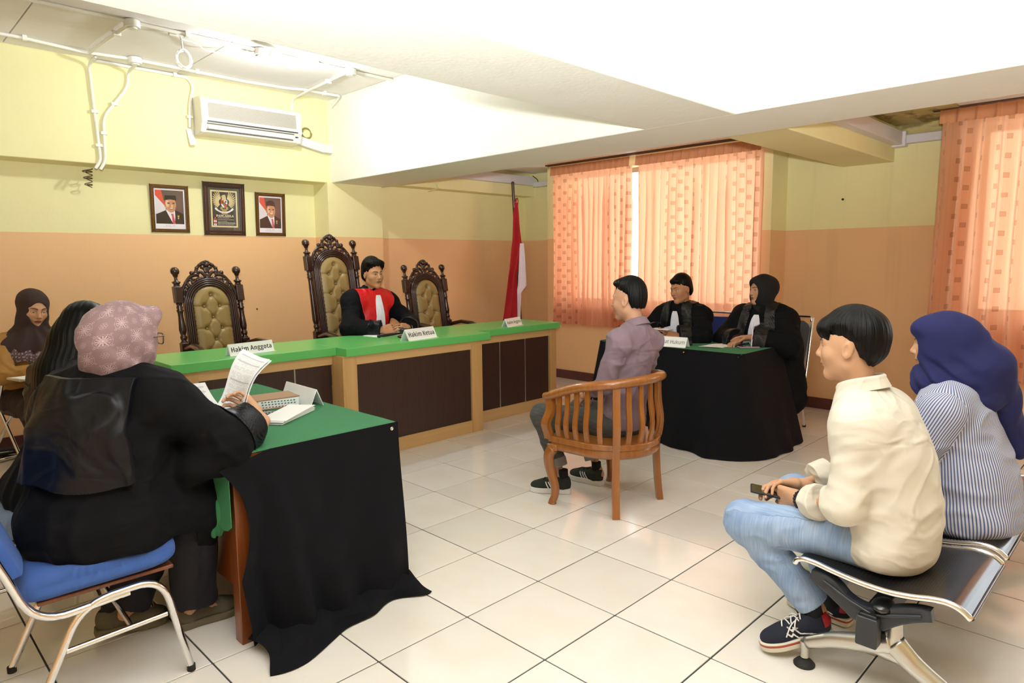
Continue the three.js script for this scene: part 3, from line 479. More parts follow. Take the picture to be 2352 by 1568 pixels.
function picture(label, x, y, w, h, draw, rim, lip, bar) {
  const t = thing('picture_frame', label, 'picture', [x, y, -6.505], 0); t.rotation.x = 0.05;
  const b = bar, prof = (L) => ext(poly([[0, 0], [b * 0.3, 0.018], [b * 0.7, 0.024], [b, 0.012], [b, 0]]), L, 0);
  const sides = [[w, 0, 0, -h / 2, 0], [w, Math.PI, 0, h / 2, 0], [h, Math.PI / 2, w / 2, 0, 1], [h, -Math.PI / 2, -w / 2, 0, 1]];
  for (const [L, r, cx, cy] of sides) { const g = prof(L).rotateY(Math.PI / 2).translate(-L / 2, 0, 0); g.applyMatrix4(new THREE.Matrix4().makeBasis(V(1, 0, 0), V(0, 0, 1), V(0, 1, 0))); const q = ext(poly([[-L / 2, 0], [L / 2, 0], [L / 2 - b, b], [-L / 2 + b, b]]), 0.016, 0.004); q.rotateZ(r).translate(cx, cy, 0.004); const f = part('frame_bar', q, rim, t);
    const n = Math.round((L - 2 * b) / 0.012), beads = []; for (let k = 0; k < n; k++) beads.push(ball(0.0035, mix(-L / 2 + b, L / 2 - b, (k + 0.5) / n), b * 0.45, 0.025, 1.1, 1, 0.8, 6, 5)); const m = mergeGeometries(beads); m.rotateZ(r).translate(cx, cy, 0); part('bead_moulding', m, M.brass, f);
    const inner = bx(L - 2 * b + 0.012, 0.008, 0.012, 0, b - 0.002, 0.016, 0.002); inner.rotateZ(r).translate(cx, cy, 0); part('gilt_lip', inner, lip, f); }
  const pw = w - 2 * b + 0.008, ph = h - 2 * b + 0.008, g = flat(new THREE.PlaneGeometry(pw, ph)); g.userData.keepUV = true; g.translate(0, 0, 0.0085);
  part('print', g, phys(0xffffff, 0.25, { map: canvasTex(768, Math.round(768 * ph / pw), draw), clearcoat: 1, clearcoatRoughness: 0.03 }), t);
  part('backing', bx(w - 0.02, h - 0.02, 0.006, 0, 0, 0.004, 0), M.carved, t);
  return t;
}
const gilt = std(0xa8792a, 0.3, { metalness: 0.85 }), rimGold = std(0x5c3d16, 0.4, { metalness: 0.5 }), rimDark = std(0x3a2015, 0.35);
picture('gilt framed portrait of a man in a black cap, left of the emblem', 2.176, 1.945, 0.318, 0.412, (c, w, h) => portrait(c, w, h, '#1f1f1a', '#23221f', 0), rimGold, gilt, 0.025);
picture('dark framed Pancasila eagle emblem between the two portraits', 2.663, 1.964, 0.385, 0.485, emblem, rimDark, gilt, 0.04);
picture('gilt framed portrait of an older man in a brown cap, right of the emblem', 3.117, 1.932, 0.3, 0.414, (c, w, h) => portrait(c, w, h, '#3b2523', '#33241f', 1), rimGold, gilt, 0.025);
// ---------- air conditioner ----------
M.acwhite = phys(0xefe9dc, 0.35, { clearcoat: 0.2 });
{
  const t = thing('air_conditioner', 'white wall air conditioner above the framed pictures', 'air conditioner', [2.8, 2.73, -6.248]);
  const w = 0.9, s = new THREE.Shape(); // side profile (z forward, y)
  s.moveTo(0, 0.145); s.lineTo(0.11, 0.145); s.quadraticCurveTo(0.165, 0.145, 0.18, 0.1); s.lineTo(0.188, -0.06); s.lineTo(0.175, -0.075); s.lineTo(0.15, -0.135); s.lineTo(0.0, -0.15); s.closePath();
  part('casing', ext(s, w - 0.02, 0.01, 14).rotateY(-Math.PI / 2).translate(w / 2 - 0.01, 0, 0), M.acwhite, t);
  for (const q of [-1, 1]) part('end_cap', ext(s, 0.03, 0.012, 14).rotateY(-Math.PI / 2).scale(1, 1.01, 1.01).translate(q * (w / 2 - 0.012) + 0.015, 0, 0), M.acwhite, t);
  const slats = []; for (let k = 0; k < 22; k++) { const y = 0.098 - k * 0.0058; slats.push(bx(w - 0.09, 0.0028, 0.006, 0, y, 0.1965 + (0.1 - y) * 0.045, 0)); } part('intake_grille', slats, std(0xc9c2b4, 0.5), t);
  part('dark_stripe', bx(w - 0.06, 0.012, 0.006, 0, -0.058, 0.2, 0.002), std(0x3b3d3a, 0.4), t);
  part('louvre', bx(w - 0.12, 0.044, 0.006, -0.02, -0.1, 0.184, 0.002, [-0.36, 0, 0]), M.white, t);
  part('vent_slot', [bx(w - 0.1, 0.006, 0.012, -0.02, -0.076, 0.193, 0.001), bx(w - 0.1, 0.006, 0.01, -0.02, -0.126, 0.172, 0.001)], std(0x55524c, 0.6), t);
  part('receiver_window', bx(0.03, 0.01, 0.004, 0.41, -0.098, 0.188, 0.002), M.black, t);
  const lg = flat(new THREE.PlaneGeometry(0.07, 0.014)); lg.userData.keepUV = true; lg.translate(-0.36, -0.043, 0.2005); part('lettering', lg, std(0xffffff, 0.4, { map: canvasTex(256, 52, (c, W, Hh) => { c.fillStyle = '#efe9dc'; c.fillRect(0, 0, W, Hh); c.fillStyle = '#b3ab9b'; c.font = 'bold 46px sans-serif'; c.textAlign = 'center'; c.fillText('AKIRA', W / 2, 43); }) }), t);
  const tr = thing('cable_trunking', 'white plastic trunking running right from the air conditioner', 'trunking');
  part('trunking_length', [ext(poly([[3.285, 2.6], [3.57, 2.545], [3.57, 2.625], [3.285, 2.68]]), 0.05, 0.002).translate(0, 0, -6.245)], M.trunk, tr); part('trunking_length', bx(0.24, 0.078, 0.055, 3.692, 2.585, -6.218, 0.003), M.trunk, tr);
  solo('paper_label', sheet((u, v) => [2.27 + 0.055 * u + 0.02 * v, 2.62 - 0.14 * v, -6.238 + 0.02 * Math.sin(u * 3) * (0.4 + v) + 0.015 * v], 8, 8, [0.06, 0.14], 0.0008), M.paper, 'crumpled paper slip hanging below the left end of the air conditioner', 'paper');
}
// ---------- conduits and wires ----------
{
  const R = 0.0125, yc = 3.052, zw = -6.232;
  const t = thing('wiring_conduit', 'white surface conduits with clips and round junction boxes on the ceiling and upper wall', 'conduit');
  const run = (label, pts, clips = [], boxes = []) => { part('pipe', bent(pts, R, 0.07, 10), M.pipe, t); for (const [c, ax] of clips) part('pipe_clip', bx(ax === 'x' ? 0.03 : 0.05, ax === 'y' ? 0.025 : 0.036, ax === 'x' ? 0.05 : 0.032, ...c, 0.004), M.pipe, t); for (const b of boxes) part('junction_box', [cyl(0.05, 0.05, 0.045, b[0], b[1], b[2], 20), cyl(0.03, 0.03, 0.01, b[0], b[1] - 0.026, b[2], 16)], M.white, t); };
  run('white conduit along the middle of the ceiling with round boxes', [[-0.6, yc, -5.09], [1.1, yc, -5.09], [2.43, yc, -5.1], [3.22, yc, -5.11], [3.66, yc, -5.11]], [[[1.9, yc, -5.1], 'x'], [[2.9, yc, -5.1], 'x']], [[1.55, 3.042, -5.1], [2.44, 3.042, -5.1], [3.22, 3.042, -5.11]]);
  run('white conduit along the wall edge of the ceiling, turning down at the corner', [[-0.6, yc, -5.94], [1.06, yc, -5.95], [1.5, yc, -6.03], [1.8, yc, -5.98], [2.77, yc, -6.03], [3.14, yc, -5.99], [3.2, yc, -5.95], [3.6, yc, -5.93], [3.63, yc, -5.97], [3.63, 2.985, -6.12]], [[[1.1, yc, -5.955], 'x'], [[2.3, yc, -6.01], 'x'], [[3.45, yc, -5.94], 'x']], [[1.82, 3.042, -5.98]]);
  run('white conduit dropping straight down the wall left of the pictures', [[1.56, 3.03, -6.03], [1.56, 3.02, zw], [1.575, 2.635, zw], [1.59, 2.285, zw], [1.545, 2.215, zw + 0.01]], [[[1.574, 2.66, zw], 'y'], [[1.585, 2.4, zw], 'y']]);
  run('white conduit bending diagonally down the wall beside the straight one', [[1.84, 3.03, -5.98], [1.84, 3.01, zw], [1.828, 2.89, zw], [1.63, 2.62, zw], [1.625, 2.285, zw], [1.58, 2.21, zw + 0.01]], [[[1.628, 2.5, zw], 'y'], [[1.72, 2.74, zw], 'y']]);
  run('white conduit under the ceiling edge feeding the left end of the air conditioner', [[1.6, 3.055, zw], [2.2, 3.052, zw], [2.31, 3.05, zw], [2.35, 2.98, zw], [2.31, 2.84, zw], [2.3, 2.63, zw]], [[[2.2, 3.052, zw], 'x'], [[2.303, 2.72, zw], 'y']]);
  run('white conduit crossing the ceiling down to the right of the air conditioner', [[3.22, yc, -5.14], [3.26, yc - 0.015, -5.9], [3.27, yc - 0.03, zw], [3.26, 2.885, zw]], [[[3.24, yc - 0.01, -5.5], 'z']]);
  run('short white conduit crossing the ceiling beside the two wall drops', [[1.55, yc, -5.14], [1.53, yc, -5.6], [1.52, yc, -6.02]], [[[1.54, yc, -5.4], 'z']]);
  const coil = (c, r, n, tilt, sy = 1) => { const P = []; for (let i = 0; i <= n * 12; i++) { const a = i / 12 * 6.283, q = r * (1 + 0.12 * Math.sin(i * 0.7)); P.push([c[0] + q * Math.cos(a), c[1] + sy * q * Math.sin(a), c[2] + tilt * Math.sin(i * 1.3) + i * 0.0007]); } return P; };
  solo('coiled_cable', [tube([[1.88, 3.05, -5.16], [1.89, 3.0, -5.17], [1.895, 2.96, -5.18]], 0.006, 12, 6), tube(coil([1.895, 2.9, -5.19], 0.05, 4, 0.008, 1.2), 0.006, 120, 6), bx(0.06, 0.025, 0.02, 1.83, 3.055, -5.16, 0.004)], M.pipe, 'white cable hanging from the ceiling in a loose coil', 'cable');
  solo('coiled_cable', [tube([[3.29, 2.7, -6.235], [3.34, 2.715, -6.23], [3.37, 2.73, -6.228]], 0.005, 12, 6), tube(coil([3.4, 2.715, -6.235], 0.05, 3, 0.004), 0.005, 100, 6)], std(0x9a8a42, 0.5), 'olive wire coiled on the wall right of the air conditioner', 'cable');
  const sp = []; for (let i = 0; i <= 60; i++) sp.push([1.535 + 0.03 * Math.cos(i * 0.63) * (1 + 0.4 * Math.sin(i * 0.31)) * (1 - i * 0.006), 2.235 - i * 0.0026 - 0.012 * Math.sin(i * 0.31), -6.4 + 0.03 * Math.sin(i * 0.63)]);
  solo('spiral_wire', tube(sp, 0.0035, 200, 6), std(0x4a4130, 0.5), 'dark wire spiral dangling under the beam left of the pictures', 'wire');
  solo('power_cable', tube([[1.88, 3.03, -5.15], [2.0, 3.035, -5.2], [2.15, 3.03, -5.3], [2.36, 3.045, -5.14]], 0.004, 40, 6), M.pipe, 'thin white wire sagging along the ceiling conduit', 'wire');
}
// trunking in the window bays
{
  const t = thing('cable_trunking', 'white trunking high on the recess wall behind the flag', 'trunking');
  part('trunking_length', slab(4.6, 6.56, 2.42, 2.53, -6.17, -6.1, 0.004), M.trunk, t); part('trunking_length', slab(6.53, 6.61, 2.4, 2.46, -6.1, -5.7, 0.004), M.trunk, t);
  part('wire', tube([[6.5, 2.54, -6.08], [6.57, 2.49, -6.06], [6.6, 2.42, -6.08], [6.53, 2.4, -6.09]], 0.005, 20, 6), M.black, t);
  const u = thing('cable_trunking', 'white trunking beside the stained ceiling corner at the right', 'trunking');
  part('trunking_length', slab(4.4, 6.62, 2.4, 2.51, -1.87, -1.79, 0.004), M.trunk, u); part('trunking_length', slab(6.55, 6.62, 2.41, 2.48, -1.8, -1.32, 0.004), M.trunk, u); part('corner_piece', bx(0.09, 0.13, 0.11, 6.57, 2.45, -1.82, 0.01), M.trunk, u); part('pipe_elbow', ball(0.045, 6.57, 2.4, -1.38, 0.9, 1, 1), M.pipe, u);
  solo('wall_hook', [bx(0.03, 0.05, 0.03, 4.98, 2.315, -6.15, 0.004), tube([[4.98, 2.3, -6.14], [4.92, 2.27, -6.12], [4.82, 2.24, -6.13]], 0.005, 12, 6)], M.cream, 'small painted hook with a wire stub high on the recess wall', 'hook');
}
// floor cables by the left wall
for (const [k, label] of [[0, 'black cables heaped on the floor against the left skirting'], [1, 'grey cable trailing beside the heaped black cables']]) {
  const P = []; for (let i = 0; i < (k ? 14 : 46); i++) P.push(k ? [0.75 + i * 0.03, 0.012 + 0.01 * Math.sin(i), -6.28 + 0.06 * Math.sin(i * 0.9) + i * 0.004] : [0.72 + 0.3 * Math.sin(i * 0.83) + 0.05 * Math.sin(i * 2.3), 0.012 + 0.045 * ((i % 8) / 8), -6.3 + 0.13 * Math.cos(i * 0.83)]);
  if (!k) P.push([0.55, 0.012, -6.05], [0.45, 0.012, -5.9]);
  solo('floor_cable', tube(P, k ? 0.009 : 0.01, P.length * 6, 6), k ? std(0x8a857a, 0.5) : M.black, label, 'cable');
}
solo('wall_screw', new THREE.CylinderGeometry(0.009, 0.009, 0.01, 10).rotateX(Math.PI / 2), M.steel, 'tiny screw in the peach wall between two carved chairs', 'screw', undefined, [2.93, 1.0, -6.506]);
solo('wall_nail', new THREE.CylinderGeometry(0.01, 0.01, 0.012, 10).rotateZ(Math.PI / 2), M.black, 'dark nail in the cream wall right of the window pier', 'nail', undefined, [6.614, 1.98, -2.28]);
// ---------- cloth-covered tables ----------
M.greenCloth = phys(0x2f7d4d, 0.85, { bumpMap: WEAVE, bumpScale: 0.0005, sheen: 0.3, sheenColor: new THREE.Color(0.3, 0.5, 0.35) });
M.blackCloth = phys(0x0a0b10, 0.85, { bumpMap: WEAVE, bumpScale: 0.0005, specularIntensity: 0.4, sheen: 0.15, sheenColor: new THREE.Color(0.1, 0.11, 0.16) });
M.desk = phys(0xffffff, 0.35, { map: woodTex('#8a4a1e', '#5e2d10', [0.3, 0.6], 3, 151), clearcoat: 0.3, clearcoatRoughness: 0.2 });
M.eyelet = std(0xd8d4c8, 0.25, { metalness: 1 });
// a skirt hanging from a line of top points; prof(u, v) moves it outwards along n
function skirt(a, b, y0, out, fold, nrm, nu = 90, nv = 40) {
  return sheet((u, v) => { const w = 1 - v, [o, dy] = out(u, w), f = fold(u, w); return [mix(a[0], b[0], u) + nrm[0] * (o + f), mix(y0, a[1], v) + dy, mix(a[2], b[2], u) + nrm[2] * (o + f)]; }, nu, nv, [1, 1], 0.003);
}
{
  const t = thing('prosecutor_table', 'brown desk of the two robed women, half hidden by a black skirt', 'table');
  const x0 = 0.97, x1 = 1.68, z0 = -3.81, z1 = -2.42;
  part('desk_top', slab(x0, x1, 0.71, 0.745, z0, z1, 0.004), M.desk, t);
  part('drawer_pedestal', slab(x0 + 0.02, x1 - 0.06, 0.2, 0.71, -2.95, z1 - 0.03, 0.004), M.desk, t); part('drawer_pedestal', slab(x0 + 0.02, x1 - 0.06, 0.2, 0.71, z0 + 0.03, -3.3, 0.004), M.desk, t);
  part('modesty_panel', slab(x1 - 0.05, x1 - 0.03, 0.12, 0.71, z0 + 0.05, z1 - 0.05, 0.002), M.desk, t);
  for (const [a, b] of [[x0 + 0.03, z1 - 0.05], [x1 - 0.06, z1 - 0.05], [x0 + 0.03, z0 + 0.05], [x1 - 0.06, z0 + 0.05]]) part('leg', bx(0.06, 0.71, 0.06, a, 0.355, b, 0.004), M.desk, t);
  const top = sheet((u, v) => { const x = mix(x0 - 0.02, x1 + 0.006, u), z = mix(z1 + 0.006, z0 - 0.004, v), e = Math.max(0, x0 + 0.01 - x); return [x, 0.7495 - e * 0.35 + 0.0012 * Math.sin(x * 31 + z * 9) * Math.sin(z * 13), z]; }, 30, 50, [0.7, 1.4], 0.003);
  solo('tablecloth', [top, sheet((u, v) => [x0 - 0.022 - 0.016 * Math.sin(u * 17) * (1 - v), mix(0.62 - 0.16 * bell((u - 0.03) / 0.08), 0.742, v), mix(z1, z0, u)], 60, 12, [1.4, 0.3], 0.003), sheet((u, v) => [x1 + 0.008, mix(0.6, 0.748, v), mix(z1, z0, u)], 20, 4, [1.4, 0.15], 0.003)], M.greenCloth, 'green cloth over the desk of the two robed women, a thick book on it', 'tablecloth');
  const k = thing('table_skirt', 'black cloth pinned to the near end of the left table, pooling on the floor', 'table skirt');
  const fold = (u, w) => w * (0.022 * Math.sin(u * 21 + 3 * w) * (0.4 + 0.6 * w) + 0.05 * bell((u - 0.17 - 0.16 * w) / 0.06) - 0.04 * bell((u - 0.09 - 0.05 * w) / 0.04) + 0.03 * bell((u - 0.3 - 0.25 * w) / 0.08));
  const main = sheet((u, v) => { const w = 1 - v, pull = 0.07 * Math.sin(Math.PI * clamp(w / 0.62)) * (1 - u) + 0.07 * w * (1 - u); let x = mix(x0 - 0.06 + pull, x1 + 0.012 + 0.015 * w, u), z = z1 + 0.012 + 0.05 * smooth(0.1, 1, w) + fold(u, w), y = mix(0.752, 0.03, w) - (1 - u) * 0.02 * Math.sin(w * 3.1); if (u < 0.25 && w < 0.18) { y -= (0.25 - u) * 0.18 * (1 - w / 0.18); } return [x, y, z]; }, 90, 60, [0.75, 0.75], 0.003);
  const pool = sheet((u, v) => { const x = mix(x0 + 0.0, x1 + 0.045, u), reach = 0.05 + 0.19 * bell((u - 0.12) / 0.3) + 0.1 * bell((u - 0.97) / 0.1) + 0.07 * bell((u - 0.62) / 0.18), z = z1 + 0.03 + fold(u, 1) * (1 - v) + v * reach + 0.03 * (1 - Math.abs(2 * v - 1)), y = 0.004 + 0.045 * Math.pow(1 - v, 1.6) + 0.02 * Math.abs(Math.sin(u * 19 + v * 3)) * (1 - v * 0.6) * (0.3 + 0.7 * (1 - v)) + 0.012 * Math.sin(v * 3.14); return [x + 0.02 * Math.sin(v * 4 + u * 9), y, z]; }, 90, 18, [0.8, 0.3], 0.003);
  part('hanging_cloth', [main, pool], M.blackCloth, k);
  part('eyelet', [new THREE.TorusGeometry(0.006, 0.0025, 8, 14).translate(1.655, 0.728, z1 + 0.02), ball(0.0045, 1.655, 0.728, z1 + 0.018, 1, 1, 0.5, 10, 8)], M.eyelet, k);
  solo('cloth_bundle', sheet((u, v) => { const a = u * 6.283, r = 0.035 + 0.05 * Math.sin(v * 3.14) + 0.012 * Math.sin(a * 4 + v * 5); return [x0 - 0.035 + r * 0.5 * Math.cos(a), 0.62 - v * 0.2, -2.6 + r * Math.sin(a) + 0.04 * v]; }, 40, 16, [0.3, 0.2]), M.greenCloth, 'bunched corner of green cloth hanging beside the brown desk side', 'cloth');
}
{
  const t = thing('lawyer_table', 'table under black cloth in front of the two lawyers', 'table');
  const x0 = 4.65, x1 = 5.3, z0 = -3.56, z1 = -2.26;
  part('table_top', slab(x0, x1, 0.71, 0.742, z0, z1, 0.004), M.desk, t);
  for (const [a, b] of [[x0 + 0.06, z1 - 0.06], [x1 - 0.06, z1 - 0.06], [x0 + 0.06, z0 + 0.06], [x1 - 0.06, z0 + 0.06]]) part('leg', bx(0.05, 0.71, 0.05, a, 0.355, b, 0.004), M.desk, t);
  solo('tablecloth', [sheet((u, v) => [mix(x0 - 0.004, x1 + 0.01, u), 0.747, mix(z1 + 0.004, z0 - 0.004, v)], 20, 30, [0.65, 1.3], 0.003), sheet((u, v) => [x1 + 0.012 + 0.006 * Math.sin(v * 9), mix(0.25, 0.746, v), mix(z1 + 0.01, z1 - 0.06, u)], 6, 14, [0.1, 0.5], 0.003)], M.greenCloth, 'green cloth on the table of the two lawyers', 'tablecloth');
  const P = []; const R = 0.05; // skirt path round three sides, corners rounded
  const corner = (cx, cz, a0, a1) => { for (let i = 0; i <= 6; i++) { const a = mix(a0, a1, i / 6); P.push([cx + R * Math.cos(a), cz + R * Math.sin(a), Math.cos(a), Math.sin(a)]); } };
  const line = (ax, az, bx2, bz, nx, nz, n) => { for (let i = 0; i < n; i++) P.push([mix(ax, bx2, i / n), mix(az, bz, i / n), nx, nz]); };
  line(x1, z0 - 0.012, x0 + R, z0 - 0.012, 0, -1, 20); corner(x0 + R - 0.012, z0 + R - 0.012, -Math.PI / 2, -Math.PI); line(x0 - 0.012, z0 + R, x0 - 0.012, z1 - R, -1, 0, 40); corner(x0 + R - 0.012, z1 - R + 0.012, Math.PI, Math.PI / 2); line(x0 + R, z1 + 0.012, x1, z1 + 0.012, 0, 1, 24); P.push([x1, z1 + 0.012, 0, 1]);
  const n = P.length - 1;
  const cloth = sheet((u, v) => { const f = u * n, i = Math.min(n - 1, Math.floor(f)), q = f - i, p = P[i].map((c, k) => mix(c, P[i + 1][k], q)), w = 1 - v, side = smooth(0.4, 0.75, u); const o = w * (0.13 + 0.1 * side + 0.06 * bell((u - 0.665) / 0.04) + 0.012 * Math.sin(u * 60) * w + 0.02 * Math.sin(u * 23 + 1)); return [p[0] + p[2] * o, mix(0.752, 0.006, w), p[1] + p[3] * o]; }, n * 2, 30, [3, 0.75], 0.003);
  const k = thing('table_skirt', 'black cloth wrapped round the lawyers table down to the floor', 'table skirt'); part('hanging_cloth', cloth, M.blackCloth, k);
  for (const [x, z] of [[x0 - 0.03, -2.72], [x0 - 0.01, z1 - 0.02]]) part('pin', ball(0.008, x, 0.727, z, 1, 1, 1, 10, 8), M.brass, k);
}
// ---------- items on the tables ----------
{
  const t = thing('law_book', 'thick brown-covered book with tabbed white page edges on the green cloth', 'book', [1.47, 0.752, -3.135], -0.12);
  const w = 0.2, d = 0.155, h = 0.05;
  part('page_block', bx(w, h - 0.008, d, 0, h / 2, 0, 0.004), std(0xdfe8e6, 0.7), t);
  part('cover', [bx(w + 0.008, 0.005, d + 0.006, 0, h - 0.0015, 0, 0.002), bx(w + 0.008, 0.005, d + 0.006, 0, 0.0025, 0, 0.002), bx(0.006, h, d + 0.006, -w / 2 - 0.004, h / 2, 0, 0.003)], std(0xa27a55, 0.5), t);
  for (const [r, m] of [[0, 0x3c3a38], [1, 0x3c3a38], [2, 0xa6423a]]) part('thumb_index', Array.from({ length: 11 }, (_, i) => bx(0.0075, 0.004, 0.003, -0.08 + i * 0.0155 + r * 0.002, 0.038 - r * 0.0125 - i * 0.0006, d / 2 + 0.0005, 0)), std(m, 0.6), t);
  const tt = thing('tent_card', 'blank white folded tent card standing beside the thick book', 'tent card', [1.617, 0.751, -3.13], Math.PI / 2 - 0.03);
  part('folded_card', ext(poly([[-0.035, 0], [-0.033, 0], [0, 0.078], [0.033, 0], [0.035, 0], [0.002, 0.083], [-0.002, 0.083]]), 0.33, 0).rotateY(-Math.PI / 2).translate(0.165, 0, 0), M.paper, tt);
  const st = thing('paper_stack', 'stack of folded white papers on the green cloth before the black sleeve', 'papers', [1.4, 0.752, -2.86], 0.62);
  for (let i = 0; i < 4; i++) part('sheet', bx(0.3, 0.0035, 0.13, rr(-0.006, 0.006), 0.003 + i * 0.0055, rr(-0.004, 0.004), 0, [0, rr(-0.03, 0.03), i * 0.006]), M.paper, st);
  part('dark_clip', bx(0.05, 0.004, 0.02, 0.12, 0.013, 0.05, 0.001), M.black, st);
  const phone = (label, pos, turn, body, face, accent) => { const p = thing('mobile_phone', label, 'phone', pos, turn); part('case', bx(0.078, 0.0095, 0.155, 0, 0.005, 0, 0.004), body, p); part('screen', bx(0.07, 0.0012, 0.146, 0, 0.0101, 0, 0.0005), face, p); if (accent) part('red_mark', bx(0.012, 0.004, 0.05, 0.034, 0.005, 0.05, 0.001), accent, p); return p; };
  const face = phys(0x0b0c0e, 0.08, { clearcoat: 1 });
  phone('black phone lying between the book and the hand holding papers', [1.335, 0.752, -2.985], 0.9, M.black, face, std(0xb04030, 0.5));
  phone('pink-cased phone on the green cloth before the lawyer in the black headscarf', [5.05, 0.75, -2.4], 0.75, std(0xc79ab0, 0.4), face);
  const pg = canvasTex(512, 724, (c, w2, h2) => { c.fillStyle = '#f7f6f5'; c.fillRect(0, 0, w2, h2); c.fillStyle = '#c9c6c8'; for (const y of [0.08, 0.2, 0.52, 0.78]) c.fillRect(w2 * 0.08, h2 * y, w2 * 0.84, h2 * 0.022); c.fillStyle = '#b9b7ba'; for (let y = 0.12; y < 0.95; y += 0.018) { if (hash2(Math.round(y * 500), 2, 3) > 0.8) continue; for (let x = 0.09; x < 0.88; x += 0.04) if (hash2(Math.round(x * 99), Math.round(y * 999), 4) > 0.35) c.fillRect(w2 * x, h2 * y, w2 * 0.03, h2 * 0.005); } });
  M.print = std(0xffffff, 0.7, { map: pg, side: THREE.DoubleSide });
  const hp = sheet((u, v) => { const a = [1.021, 0.898, -2.711], b = [1.03, 0.884, -2.507], c = [1.222, 1.065, -2.63], w = 0.016 * Math.sin(u * 3.1) + 0.02 * Math.sin(v * 4.5 + 1.2 + u); return [0, 1, 2].map((i) => a[i] + (b[i] - a[i]) * u + (c[i] - b[i]) * v + [0.62, -0.72, -0.1][i] * w); }, 16, 20, [1, 1], 0.0012);
  const H1 = thing('held_papers', 'printed white papers held up by the woman in the patterned headscarf', 'papers'); part('printed_sheet', hp, M.print, H1);
  part('under_sheet', hp.clone().translate(0.008, -0.006, 0.0), M.print, H1);
  solo('open_papers', sheet((u, v) => [1.05 + 0.2 * u, 0.765 + 0.1 * v * v, -3.2 - 0.24 * v + 0.03 * u], 10, 14, [1, 1], 0.0015), M.print, 'white papers lifted off the green cloth behind the held papers', 'papers');
  solo('paper_sheet', sheet((u, v) => [4.84 + 0.3 * v, 0.753 + 0.012 * Math.sin(u * 5) * Math.sin(v * 4) + 0.006 * u, -2.72 + 0.17 * u + 0.05 * v], 12, 14, [1, 1], 0.0015), M.print, 'rumpled white paper under the hand of the lawyer in the black headscarf', 'paper');
  const pc = thing('pouch', 'small black pouch lying behind the Penasihat Hukum name plate', 'pouch', [4.9, 0.75, -2.87], 0.7); part('pouch_body', bx(0.16, 0.026, 0.085, 0, 0.014, 0, 0.011), M.black, pc); part('zip_flap', bx(0.15, 0.006, 0.03, 0, 0.028, 0.02, 0.002), std(0x2c2526, 0.5), pc);
  const np = namePlate('Penasihat Hukum', 'white Penasihat Hukum name plate on the lawyers table, half hidden by the seated man', [4.69, 0.75, -2.925], -Math.PI / 2 + 0.12, 0.335, 0.078, 0.45, true);
  solo('booklet', bx(0.11, 0.005, 0.17, 0, 0, 0, 0.001), M.print, 'pale folded papers in the hands of the young lawyer', 'papers').position.set(4.93, 0.86, -3.12);
}
